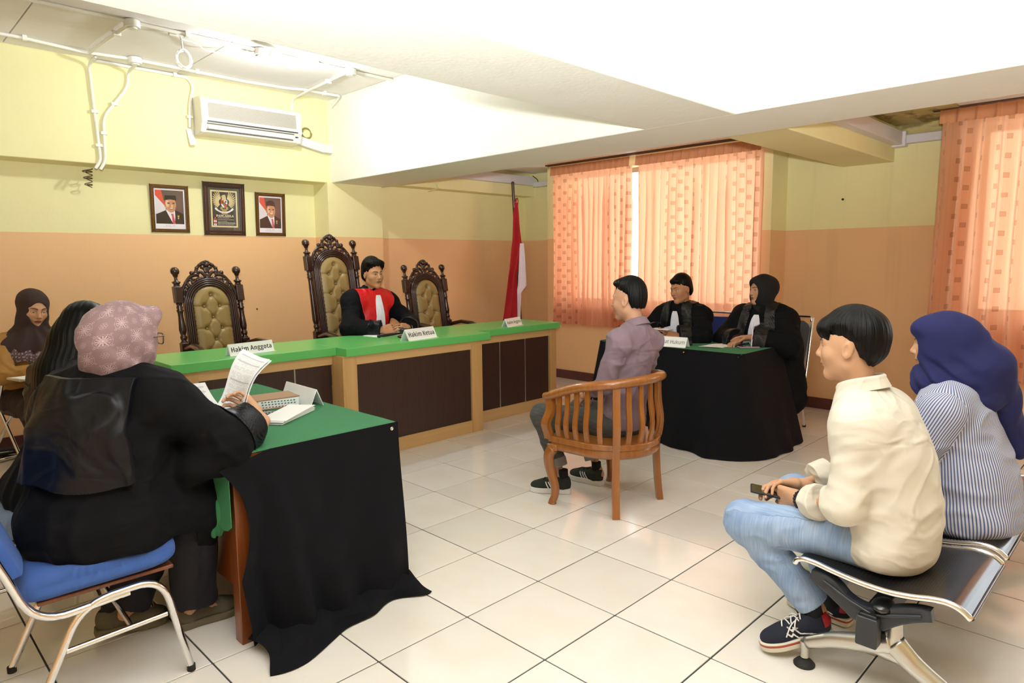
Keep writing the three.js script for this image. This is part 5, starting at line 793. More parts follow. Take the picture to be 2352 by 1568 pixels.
function faceColor(o = {}) {
  const skin = L3(o.skin ?? '#c08f6b'), lip = L3(o.lip ?? '#a3655a'), brow = L3('#1c1513'), dark = skin.map((v) => v * 0.8), white = [0.62, 0.58, 0.54], iris = L3('#1d120d'), lid = o.lids ?? 0;
  return (x, y, z) => {
    let c = skin.slice(); const ax = Math.abs(x);
    const m = (t, k) => { c = c.map((v, i) => mix(v, t[i], clamp(k))); };
    if (z > 0.03) {
      m(lip.map((v, i) => mix(v, skin[i], 0.5)), 0.35 * Math.exp(-(((ax - 0.045) / 0.02) ** 2) - (((y + 0.025) / 0.02) ** 2)));
      const lw = 0.024 * (1 - ((y + 0.0635) / 0.016) ** 2), e = 1 - smooth(0.7, 1, Math.hypot(x / 0.0245, (y + 0.0635) / 0.0125)); if (z > 0.07 && lw > 0) m(lip, e);
      if (Math.abs(y + 0.0634) < 0.0017 && ax < 0.021 && z > 0.07) m([0.09, 0.035, 0.03], 0.8);
      const by = 0.0215 + 0.006 * Math.sin(clamp((ax - 0.012) / 0.04) * 2.6), bt = 0.0042 * (o.brow ?? 1) * (1 - 0.5 * clamp((ax - 0.03) / 0.02)); if (ax > 0.011 && ax < 0.052) m(brow, 0.85 * smooth(1.25, 0.55, Math.abs(y - by) / bt));
      const ex = (ax - 0.0315) / 0.0142, ey = 0; if (Math.abs(ex) < 1.15 && z > 0.06) { const r = Math.hypot(ex, (y - 0.002 + lid * 0.005) / (0.0053 * (1 - lid * 0.75)) * (1 + 0.3 * ex * ex)); if (r < 1) { c = Math.hypot(ax - 0.031 - (o.gaze ?? 0) * Math.sign(x), y - 0.002) < 0.0057 ? iris : white.slice(); } if (r >= 0.86 && r < 1.35 && y > 0.001 - lid * 0.006) m(iris, 0.8); else if (r >= 1 && r < 1.3) m(dark, 0.6); }
      if (y < -0.037 && y > -0.046 && ax < 0.012 && z > 0.088) m(dark.map((v) => v * 0.5), 0.4);
    }
    return c;
  };
}
// matrix of a head: centre, then turn (yaw to the left), nod (down) and tilt (to the left shoulder)
function headMatrix(h) { return new THREE.Matrix4().compose(V(...h.c), new THREE.Quaternion().setFromEuler(new THREE.Euler(h.nod ?? 0, h.yaw ?? 0, h.tilt ?? 0, 'YXZ')), V(1, 1, 1).multiplyScalar(h.s ?? 0.96)); }
// ---------- hand: wrist at the origin, fingers along y, palm facing z, thumb on side x = s ----------
function handGeo(s, p, wrist, dirY, dirZ, color) {
  const L = [], c = p.curl ?? [0.4, 0.5, 0.35], sp = p.spread ?? 0.05;
  const fx = [0.033, 0.011, -0.011, -0.031].map((v) => v * s), ln = [[0.04, 0.025, 0.02], [0.044, 0.028, 0.022], [0.041, 0.026, 0.021], [0.032, 0.02, 0.018]], rad = [0.0086, 0.0088, 0.0083, 0.0074];
  L.push(cap([0, -0.045, 0], [0, 0.012, 0], 0.0265, 0.025, 0.02));
  fx.forEach((x, i) => { const y0 = 0.083 - Math.abs(i - 1.2) * 0.004; L.push(cap([x * 0.6, 0.012, 0], [x, y0, -0.002], 0.0175, 0.0115, 0.014)); let q = [x, y0, -0.002], a = 0; const cc = p.each?.[i] ?? c, dx = (1.2 - i) * sp * s; for (let k = 0; k < 3; k++) { a += cc[k]; const d = [dx * Math.cos(a), Math.cos(a), Math.sin(a)], e = vadd(q, d, ln[i][k]); L.push(cap(q, e, rad[i] * (1 - k * 0.09), rad[i] * (0.93 - k * 0.1), 0.003)); q = e; } });
  const t = p.thumb ?? [0.75, 0.35], T = [[s * 0.02, 0.018, 0.006]]; let q = T[0]; const td = [[s * Math.sin(t[0]), Math.cos(t[0]), 0.35], [s * Math.sin(t[0] - t[1]), Math.cos(t[0] - t[1]), 0.35 + (p.oppose ?? 0.3)], [s * Math.sin(t[0] - 2 * t[1]), Math.cos(t[0] - 2 * t[1]), 0.4 + (p.oppose ?? 0.3) * 1.4]];
  [[0.044, 0.0145, 0.0115], [0.032, 0.011, 0.0098], [0.026, 0.0098, 0.0075]].forEach(([l, r0, r1], k) => { const e = vadd(q, vnorm(td[k]), l); L.push(cap(q, e, r0, r1, 0.008)); q = e; });
  const f = field(L), g = netMesh(f, [-0.1, -0.08, -0.06], [0.1, 0.21, 0.14], 0.0032, color && (() => color));
  const Y = vnorm(dirY), Z = vnorm(vsub(dirZ, Y.map((v) => v * vdot(dirZ, Y)))), X = vcross(Y, Z);
  return g.applyMatrix4(new THREE.Matrix4().makeBasis(V(...X), V(...Y), V(...Z)).setPosition(...wrist));
}
// ---------- body ----------
function bodyPrims(r, o, arms = true, legs = true) {   // o = looseness added to every radius
  const sp = vnorm(vsub(r.neck, r.hip)), X = vnorm(vsub(r.shL, r.shR)), Z = vnorm(vcross(X, sp)), B = [X, sp, Z], g = r.girth ?? 1, P = [];
  const ch = vmix(r.hip, r.neck, 0.66), ab = vmix(r.hip, r.neck, 0.3);
  P.push(ell(vadd(r.hip, Z, -0.01), [0.16 * g + o, 0.115 + o, 0.115 * g + o], 0.05), ell(vadd(ab, r.bend ?? [0, 0, 0]), [0.138 * g + o, 0.15 + o, 0.1 * g + o], 0.07, B), ell(ch, [0.155 * g + o, 0.165 + o, 0.1 * g + o], 0.07, B));
  P.push(cap(vmix(r.shR, r.shL, 0.12), vmix(r.shR, r.shL, 0.88), 0.052 + o, 0.052 + o, 0.06), cap(vadd(r.neck, [0, -0.01, 0]), r.shL, 0.05 + o * 0.7, 0.05 + o, 0.05), cap(vadd(r.neck, [0, -0.01, 0]), r.shR, 0.05 + o * 0.7, 0.05 + o, 0.05));
  if (arms) for (const s of ['L', 'R']) P.push(cap(r['sh' + s], r['el' + s], 0.05 + o, 0.04 + o, 0.035), cap(r['el' + s], r['wr' + s], 0.041 + o, 0.026 + o, 0.02));
  if (legs) for (const s of ['L', 'R']) P.push(cap(r['hi' + s], r['kn' + s], 0.082 + o, 0.056 + o, 0.05), cap(r['kn' + s], r['an' + s], 0.054 + o, 0.036 + o, 0.03), ell(vadd(vmix(r['kn' + s], r['an' + s], 0.3), [0, 0, -0.015]), [0.045 + o, 0.1 + o, 0.045 + o], 0.03));
  return P;
}
function bounds(r, pad = 0.2, keys) { const P = (keys ?? Object.keys(r)).map((k) => r[k]).filter((v) => Array.isArray(v) && v.length === 3), lo = [0, 1, 2].map((i) => Math.min(...P.map((p) => p[i])) - pad), hi = [0, 1, 2].map((i) => Math.max(...P.map((p) => p[i])) + pad); return [lo, hi]; }
M.skinMat = () => phys(0xffffff, 0.48, { vertexColors: true, sheen: 0.1, specularIntensity: 0.45 });
M.skin = M.skinMat();
function person(label, pos, turn, r, o = {}) {
  const t = new THREE.Group(); t.name = numbered('person'); scene.add(t); t.position.set(...pos); t.rotation.y = turn; tag(t, label, 'person');
  const skin = L3(o.skin ?? '#c08f6b'), Hm = headMatrix(r.head), inv = Hm.clone().invert(), hb = V(0, -0.075, -0.018).applyMatrix4(Hm).toArray();
  uvOf = null; const P = [...bodyPrims(r, -0.012), cap(r.neck, hb, 0.051 * (o.neckR ?? 1), 0.05 * (o.neckR ?? 1), 0.03)];
  for (const s of ['L', 'R']) P.push(cap(r['an' + s], vmix(r['an' + s], r['to' + s], 0.6), 0.026, 0.016, 0.02), cap(r['an' + s], vadd(r['an' + s], [0, -0.03, -0.03]), 0.03, 0.026, 0.02));
  const [lo, hi] = bounds({ ...r, hb }, 0.2), G = [netMesh(field(P), lo, [hi[0], hb[1] + 0.08, hi[2]], 0.014, () => skin)];
  const hf = headField(o.face), neckL = V(...r.neck).applyMatrix4(inv).toArray(), hn = field([raw(hf), cap([0, -0.06, -0.022], vmix([0, -0.075, -0.02], neckL, 0.75), 0.05 * (o.neckR ?? 1), 0.053 * (o.neckR ?? 1), 0.03)]);
  G.push(netMesh(hn, [-0.11, -0.2, -0.14], [0.11, 0.14, 0.13], o.hh ?? 0.003, faceColor({ skin: o.skin, ...o.face })).applyMatrix4(Hm));
  for (const s of ['L', 'R']) if (o['hand' + s]) { const h = o['hand' + s]; G.push(handGeo(s === 'L' ? 1 * (h.side ?? 1) : -1 * (h.side ?? 1), h, r['wr' + s], h.y, h.z, skin)); }
  const body = addMesh('body', joinGeos(G), M.skin, t), cx = (r.hip[0] + r.neck[0]) / 2, cz = (r.hip[2] + r.neck[2]) / 2 + 0.02, sg = o.seam ?? -1;
  uvOf = (x, y, z) => [Math.atan2(x - cx, sg * (z - cz)) * 0.19, y];
  return { t, r, Hm, inv, hb, body, toHead: (f) => (x, y, z) => { const e = inv.elements; return f(e[0] * x + e[4] * y + e[8] * z + e[12], e[1] * x + e[5] * y + e[9] * z + e[13], e[2] * x + e[6] * y + e[10] * z + e[14]) * (r.head.s ?? 0.96); } };
}
// a garment given as a field in the person's frame
function garment(p, name, f, mat, lo, hi, h = 0.008, label, tri, color) { const keep = uvOf; if (name === 'trousers') uvOf = null; const g = netMesh(f, lo, hi, h, color, tri); uvOf = keep; return addMesh(name, g, mat, p.t, label); return addMesh(name, netMesh(f, lo, hi, h, color, tri), mat, p.t, label); }
// piece of cloth lying on a field: the shell between a and b above it, kept where keep < 0
const shell = (f, a, b, keep) => { const m = (a + b) / 2, h = (b - a) / 2; return (x, y, z) => { const d = Math.abs(f(x, y, z) - m) - h, k = keep(x, y, z); return Math.max(d, k); }; };
const boxKeep = (x0, x1, y0, y1, z0, z1) => (x, y, z) => Math.max(x0 - x, x - x1, y0 - y, y - y1, z0 - z, z - z1);
// turned-down shirt collar round the neck
function collar(p, mat, o = {}) {
  const n = vadd(p.r.neck, o.off ?? [0, 0.015, 0]), ax = vnorm(vsub(p.hb, p.r.neck)), rr0 = o.r ?? 0.064, hgt = o.h ?? 0.042, fall = o.fall ?? 0.045, open = o.open ?? 0.35, Xv = [1, 0, 0], Zv = vnorm(vcross(Xv, ax)), Xn = vcross(ax, Zv);
  const f = (u, v) => { const a = mix(open, 6.283 - open, u), front = Math.pow(Math.abs(Math.cos(a / 2)), 6), q = v * 2, back = 1 - front; let rad, y; if (q < 1) { y = hgt * q * (0.75 + 0.25 * back); rad = rr0 + 0.004 * (1 - q); } else { y = hgt * (0.75 + 0.25 * back) - (q - 1) * (fall + 0.028 * front); rad = rr0 + 0.004 + 0.016 * (q - 1) * (1 + 0.6 * front) + (q - 1 < 0.2 ? 0.004 * Math.sin((q - 1) * 15.7) : 0); } const d = vadd(vadd([0, 0, 0], Zv, Math.cos(a) * rad * 1.02), Xn, Math.sin(a) * rad); return vadd(vadd(n, d), ax, y - 0.01 - 0.012 * front); };
  return addMesh('collar', merged(sheet(f, 48, 14, [0.4, 0.09], 0.0025)), mat, p.t);
}
// ---------- materials of people ----------
const STRAND = grey(256, 64, (u, v) => 0.6 * fbm(u, v, 64, 2, 2, 201) + 0.4 * fbm(u, v, 20, 3, 2, 207), [0.09, 0.3]);
M.hair = phys(0x070606, 0.4, { bumpMap: STRAND, bumpScale: 0.0016, specularIntensity: 0.35 });
const CREASE = grey16(256, 256, (u, v) => { const a = fbm(u, v, 5, 7, 4, 231), b = fbm(u, v, 9, 4, 3, 241); return 0.5 * Math.abs(2 * a - 1) + 0.5 * Math.abs(2 * b - 1); }, [0.45, 0.45]);
const RUMPLE = grey16(512, 512, (u, v) => { const w = fbm(u, v, 3, 3, 2, 301) * 0.35, s = Math.round(1) * (u + v); let t = 0; for (let k = 0; k < 3; k++) { const n = fbm(u * (k === 2 ? 1 : 1) + w * (k ? -1 : 1), v + w, [3, 7, 11][k], [9, 4, 13][k], 2, 311 + k * 7); t += [0.5, 0.3, 0.2][k] * Math.exp(-(((2 * n - 1) / 0.3) ** 2)); } return t; }, [0.62, 0.62]);
const clothM = (c, r = 0.85, o = {}) => phys(c, r, { bumpMap: CREASE, bumpScale: 0.0018, sheen: 0.25, sheenRoughness: 0.6, ...o });
M.robe = clothM(0x07080c, 0.85, { bumpMap: RUMPLE, bumpScale: 0.007, sheen: 0.15, specularIntensity: 0.4, sheenColor: new THREE.Color(0.06, 0.07, 0.12) });
M.satin = phys(0x090b13, 0.42, { bumpMap: RUMPLE, bumpScale: 0.006, sheen: 0.25, specularIntensity: 0.6, sheenRoughness: 0.3, sheenColor: new THREE.Color(0.12, 0.14, 0.26) });
M.satinBrown = phys(0x12100f, 0.5, { bumpMap: RUMPLE, bumpScale: 0.006, sheen: 0.5, sheenRoughness: 0.3, sheenColor: new THREE.Color(0.3, 0.27, 0.22) });
M.jabot = clothM(0xe8e8f0, 0.7);
M.sock = std(0x111216, 0.9);
const march = (f, x, y, z0, off, dir = -1) => { let z = z0; for (let i = 0; i < 300; i++) { const d = f(x, y, z) - off; if (d < 0.0006) break; z += dir * Math.max(0.0008, d * 0.6); } return z; };
// hair as a cap on the skull; low(z) gives the lower edge, t the thickness
function hairCap(p, o) {
  const t = o.t ?? 0.014, top = o.top ?? 0.012, tab = o.low, low = (z) => { for (let i = 1; i < tab.length; i++) if (z >= tab[i][0]) { const q = clamp((z - tab[i][0]) / (tab[i - 1][0] - tab[i][0])); return mix(tab[i][1], tab[i - 1][1], q * q * (3 - 2 * q)); } return tab[tab.length - 1][1]; };
  const L = [ell([0, 0.036 + top * 0.5, -0.014], [0.0745 + t, 0.088 + top, 0.095 + t], 0.02), ell([0, -0.02, -0.045], [0.068 + t * 0.7, 0.075, 0.065 + t * 0.6], 0.03), ...(o.add ?? [])];
  const base = field(L), f = near((x, y, z) => { const lw = low(z), e = base(x, y, z) + (o.taper ?? 0.8) * t * smooth(o.tr ?? 0.045, 0, y - lw) * (z > 0.05 ? o.frontTaper ?? 0.35 : 1), a = lw - y + (o.jag ?? 0.006) * Math.sin(x * 190 + z * 120) + (o.side ?? 0) * (1 - smooth(0.02, 0.06, Math.abs(x))); return -smin(-e, -a * 0.75, 0.008); }, 0.02, (x, y, z) => { const a = Math.atan2(x - (o.part ?? 0), z + 0.035), n = n3(x * 30, y * 30, z * 30); return 0.0006 * Math.sin(a * 30 + n * 5) + 0.0004 * Math.sin(a * 71 + n * 6); });
  const uvf = (c) => { const a0 = Math.atan2(c[0], c[2] + 0.035); return (q) => { let a = Math.atan2(q[0], q[2] + 0.035) - a0; a -= Math.round(a / 6.283) * 6.283; return [(a + a0) * 0.1, q[1]]; }; };
  const g = netMesh(f, [-0.13, -0.16, -0.16], [0.13, 0.19, 0.15], 0.0028, null, uvf);
  return addMesh('hair', g.applyMatrix4(p.Hm), M.hair, p.t);
}
// shoe with sole and laces
function shoe(p, heel, toe, o) {
  const d = vsub(toe, heel), L = 0.275 * (o.size ?? 0.95), Y = vnorm(d), X0 = vnorm(vcross(Y, [0, 1, 0])), Z = vcross(X0, Y), mtx = new THREE.Matrix4().makeBasis(V(...X0), V(...Y), V(...Z)).setPosition(...heel).multiply(new THREE.Matrix4().makeScale(L / 0.275, L / 0.275, L / 0.275));
  const g = new THREE.Group(); g.name = numbered('shoe'); p.t.add(g); mtx.decompose(g.position, g.quaternion, g.scale); if (o.label) g.userData.label = o.label;
  const hi = o.high ?? 0.085, out = [[0, 0.004], [0.028, 0.01], [0.034, 0.05], [0.034, 0.1], [0.044, 0.17], [0.046, 0.21], [0.036, 0.25], [0.016, 0.271], [0, 0.274]], S = new THREE.Shape(); const full = [...out.map(([a, b]) => new THREE.Vector2(a, b)), ...out.slice(1, -1).reverse().map(([a, b]) => new THREE.Vector2(-a, b))]; S.setFromPoints(new THREE.SplineCurve([...full, full[0]]).getPoints(60));
  part('sole', ext(S, o.sole ?? 0.022, 0.004, 6), o.soleM, g);
  if (o.lineM) part('sole_line', ext(S, 0.003, 0.0052, 6).translate(0, 0, 0.018), o.lineM, g);
  const up = field([ell([0, 0.21, 0.038], [0.042, 0.062, 0.034], 0.02), cap([0, 0.06, 0.05], [0, 0.18, 0.044], 0.037, 0.036, 0.03), ell([0, 0.048, 0.06], [0.037, 0.047, hi - 0.03], 0.03), cap([0, 0.09, 0.075], [0, 0.17, 0.055], 0.026, 0.02, 0.03), also(raw((x, y, z) => 0.018 - z), 0.003), less(ell([0, 0.05, hi + 0.028], [0.026, 0.042, 0.036], 0), 0.006)]);
  addMesh('upper', netMesh(up, [-0.06, -0.02, 0], [0.06, 0.29, 0.14], 0.0036), o.upM, g);
  part('sock', [cyl(0.031, 0.034, 0.1, 0, 0, 0).rotateX(Math.PI / 2).translate(0, 0.052, hi + 0.005)], M.sock, g);
  const lace = []; for (let k = 0; k < 5; k++) { const y = 0.105 + k * 0.018, z = march((a, b, c) => up(a, c, b), 0, 0.14, y, 0.001, 1) ; const zt = (x) => { let q = 0.14; for (let i = 0; i < 200 && up(x, y, q) > 0.002; i++) q -= 0.001; return q; }; lace.push(sweep([-0.022, -0.011, 0, 0.011, 0.022].map((x) => V(x, y + x * (k % 2 ? 0.25 : -0.25), zt(x) + 0.001)), 0.0028, 6)); }
  if (o.bow) for (const s of [-1, 1]) lace.push(sweep(new THREE.CatmullRomCurve3([V(0, 0.11, 0.092), V(s * 0.02, 0.125, 0.1), V(s * 0.042, 0.14, 0.08), V(s * 0.03, 0.128, 0.07), V(s * 0.005, 0.112, 0.09)]).getPoints(20), 0.0026, 6), sweep(new THREE.CatmullRomCurve3([V(0, 0.11, 0.092), V(s * 0.03, 0.15, 0.085), V(s * 0.046, 0.18, 0.05)]).getPoints(12), 0.0024, 6));
  part('laces', lace, o.laceM, g);
  if (o.stripes) o.stripes.forEach(([name, mat, keep, one]) => { for (const s of one ? [0] : [-1, 1]) addMesh(name, netMesh(shell(up, 0.0002, 0.0026, one ? keep : (x, y, z) => Math.max(keep(x, y, z), -s * x)), [-0.06, -0.02, 0], [0.06, 0.29, 0.14], 0.0024), mat, g); });
  return g;
}
const stripKeep = (pts, w) => (x, y, z) => { let d = 1; for (let i = 1; i < pts.length; i++) { const [ay, az] = pts[i - 1], [by, bz] = pts[i], ey = by - ay, ez = bz - az, h = clamp(((y - ay) * ey + (z - az) * ez) / (ey * ey + ez * ez)); d = Math.min(d, Math.hypot(y - ay - ey * h, z - az - ez * h)); } return d - w; };
// robe: loose trunk, wide sleeves, skirt over the thighs
function robe(p, o = {}) {
  const r = p.r, lo = o.o ?? 0.035, P = bodyPrims(r, lo, false, false);
  for (const s of ['L', 'R']) { const e = r['el' + s], w = r['wr' + s], d = vnorm(vsub(w, e)), c = vadd(w, d, o.cuff ?? -0.03), drop = o.drop ?? 0.03; P.push(cap(r['sh' + s], e, 0.068 + (o.up ?? 0), 0.075 + (o.up ?? 0), 0.05), cap(e, c, 0.072 + (o.up ?? 0), o.mouth ?? 0.075, 0.04), cap(vadd(e, [0, -drop, 0]), vadd(c, [0, -drop, 0]), 0.06, 0.06, 0.04)); }
  const sl = [field(P)];
  const skirt = []; for (const s of ['L', 'R']) skirt.push(cap(r['hi' + s], r['kn' + s], 0.12, 0.1, 0.09), cap(r['kn' + s], vmix(r['kn' + s], r['an' + s], o.shin ?? 0.75), 0.09, 0.075, 0.07));
  skirt.push(ell(vadd(r.hip, o.seatOff ?? [0, -0.01, -0.03]), o.seat ?? [0.22, 0.12, 0.18], 0.08), ...(o.add ?? []));
  const cuts = []; for (const s of ['L', 'R']) { const e = r['el' + s], w = r['wr' + s], d = vnorm(vsub(w, e)); cuts.push(cutAt(vadd(w, d, o.cuff ?? -0.03), d, 0.13, 0.006)); }
  cuts.push(less(cap(vadd(r.neck, [0, o.neckCut ?? 0.02, 0]), vadd(p.hb, [0, 0.1, 0]), 0.058, 0.075), 0.012), ...(o.cuts ?? []));
  const f0 = field([raw(sl[0], 0.02), ...skirt, ...cuts]);
  const f = near(f0, 0.05, (x, y, z) => 0.012 * (0.5 - crease(x, y, z, 10, 4.5, 10)));
  const [a, b] = bounds(r, o.pad ?? 0.26, ['shL', 'shR', 'elL', 'elR', 'wrL', 'wrR', 'hip', 'knL', 'knR', 'neck']); a[1] = Math.max(o.floor ?? 0.08, a[1] - 0.3);
  garment(p, o.name ?? 'robe', f, o.mat ?? M.robe, a, b, o.h ?? 0.0085);
  return f;
}
function jabot(p, f, o = {}) {
  const y0 = o.y0 ?? p.r.neck[1] + 0.015, y1 = o.y1 ?? y0 - 0.26, xc = o.x ?? 0;
  const g = sheet((u, v) => { const y = mix(y0, y1, v), w = mix(0.018, o.w ?? 0.055, Math.pow(v, 0.7)), x = xc + (u - 0.5) * 2 * w + (o.slant ?? 0) * v, pl = 0.004 * Math.cos(u * 40) * smooth(0, 0.3, v); return [x, y, march(f, x, y, 0.5, 0.008) + 0.006 + pl + 0.012 * (1 - Math.abs(u - 0.5) * 2) * v]; }, 48, 30, [0.1, 0.26], 0.003);
  addMesh('jabot', merged(g), M.jabot, p.t, 'white pleated neck bands');
}
function cuffBand(p, f, s, w = 0.07, off = -0.03, mat = M.satin) { const e = p.r['el' + s], q = p.r['wr' + s], d = vnorm(vsub(q, e)), c = vadd(q, d, off); const keep = (x, y, z) => { const t = (x - c[0]) * d[0] + (y - c[1]) * d[1] + (z - c[2]) * d[2]; return Math.max(t - 0.004, -w - t, Math.hypot(x - c[0], y - c[1], z - c[2]) - 0.17); }; const lo = c.map((v) => v - 0.16), hi = c.map((v) => v + 0.16); addMesh('cuff', netMesh(shell(f, 0.0, 0.006, keep), lo, hi, 0.005), mat, p.t); }
// headscarf hugging the head, with an opening for the face; extra prims in the person's frame
function scarf(p, mat, o) {
  const hs = field([ell([0, 0.034, -0.014], [0.0745 + o.t, 0.088 + o.t, 0.095 + o.t], 0.02), ell([0, -0.045, 0.018], [0.069 + o.t * 0.7, 0.075, 0.072 + o.t * 0.4], 0.04), ...(o.head ?? [])]);
  const open = p.toHead(field([ell(o.open?.c ?? [0, -0.022, 0.1], o.open?.r ?? [0.06, 0.083, 0.085], 0.01)]));
  const f0 = field([raw(p.toHead(hs), 0.03), ...(o.body ?? []), { k: 0.008, sub: 1, f: open }]);
  const f = near(f0, 0.05, o.fold ?? ((x, y, z) => 0.006 * (0.5 - crease(x, y, z, 14, 5, 14))));
  const m = addMesh('headscarf', netMesh(f, o.lo, o.hi, o.h ?? 0.0055, o.color, o.tri), mat, p.t); return { f, m };
}

// ---------- judge ----------
{
  const r = { hip: [0, 0.52, -0.05], neck: [0, 1.185, -0.02], head: { c: [0.0, 1.345, 0.03], yaw: -0.06, nod: 0.02, tilt: 0.03, s: 0.98 }, shL: [0.195, 1.1, -0.02], shR: [-0.2, 1.12, -0.02], elL: [0.33, 0.9, 0.12], elR: [-0.31, 0.9, 0.1], wrL: [0.12, 0.888, 0.34], wrR: [-0.12, 0.882, 0.3], hiL: [0.09, 0.5, -0.03], hiR: [-0.09, 0.5, -0.03], knL: [0.15, 0.5, 0.02 + 0.08], knR: [-0.15, 0.5, 0.1], anL: [0.12, 0.1, 0.06], anR: [-0.12, 0.1, 0.06], toL: [0.14, 0.03, 0.2], toR: [-0.14, 0.03, 0.2] };
  const hp = { curl: [0.35, 0.7, 0.5], thumb: [0.5, 0.2], spread: 0.03 };
  const p = person('person in a black and red judge robe, hands folded on the green bench', [3.32, 0, -5.06], 0.06, r, { seam: 1, hh: 0.0027, skin: '#c08c66', face: { brow: 1.25 }, handL: { ...hp, y: [-0.94, 0.05, 0.2], z: [-0.1, -0.35, -0.9] }, handR: { ...hp, y: [0.95, 0.12, 0.2], z: [0.1, -0.5, -0.8] } });
  const f = robe(p, { mouth: 0.072, drop: 0.015, floor: 0.3, neckCut: 0.03, cuff: -0.02 });
  const red = phys(0xd6141c, 0.42, { bumpMap: CREASE, bumpScale: 0.004, sheen: 0.5, sheenRoughness: 0.35, sheenColor: new THREE.Color(0.9, 0.25, 0.2) });
  const keep = (x, y, z) => { const ax = Math.abs(x), edge = mix(0.135, 0.185, smooth(0.98, 1.14, y)); return Math.max(ax - edge, 0.84 - y, Math.hypot(x, (y - 1.2) * 0.8, z + 0.01) < 0.075 ? 0.02 : -0.02, -0.14 - z); };
  addMesh('red_panel', netMesh(shell(f, 0.001, 0.008, keep), [-0.25, 0.8, -0.2], [0.25, 1.22, 0.25], 0.005), red, p.t, 'red satin front and yoke');
  collar(p, M.robe, { r: 0.066, h: 0.05, fall: 0.02, open: 0.32, off: [0, 0.005, 0] }); jabot(p, f, { y0: 1.165, y1: 0.86, w: 0.062, x: 0.005 });
  cuffBand(p, f, 'L', 0.1, -0.02); cuffBand(p, f, 'R', 0.1, -0.02);
  hairCap(p, { low: [[0.13, 0.085], [0.085, 0.078], [0.06, 0.06], [0.035, 0.0], [0.01, 0.02], [-0.02, -0.03], [-0.07, -0.07], [-0.16, -0.075]], t: 0.013, top: 0.028, part: 0.03, add: [ell([0.03, 0.095, 0.052], [0.058, 0.034, 0.044], 0.02), ell([0.064, 0.058, 0.052], [0.022, 0.034, 0.028], 0.02), ell([-0.04, 0.1, 0.04], [0.04, 0.028, 0.04], 0.02)] });
  const w = r.wrL, wd = vnorm(vsub(r.wrL, r.elL)), wq = new THREE.Quaternion().setFromUnitVectors(V(0, 0, 1), V(...wd));
  const wt = part('watch', [new THREE.TorusGeometry(0.031, 0.006, 8, 24).scale(1, 1, 1.8), cyl(0.018, 0.018, 0.01, 0, 0.035, 0, 18)].map((q) => q.applyQuaternion(wq).translate(...vadd(w, wd, 0.005))), std(0x23252a, 0.25, { metalness: 0.9 }), p.t); wt.userData.label = 'dark metal wristwatch';
}
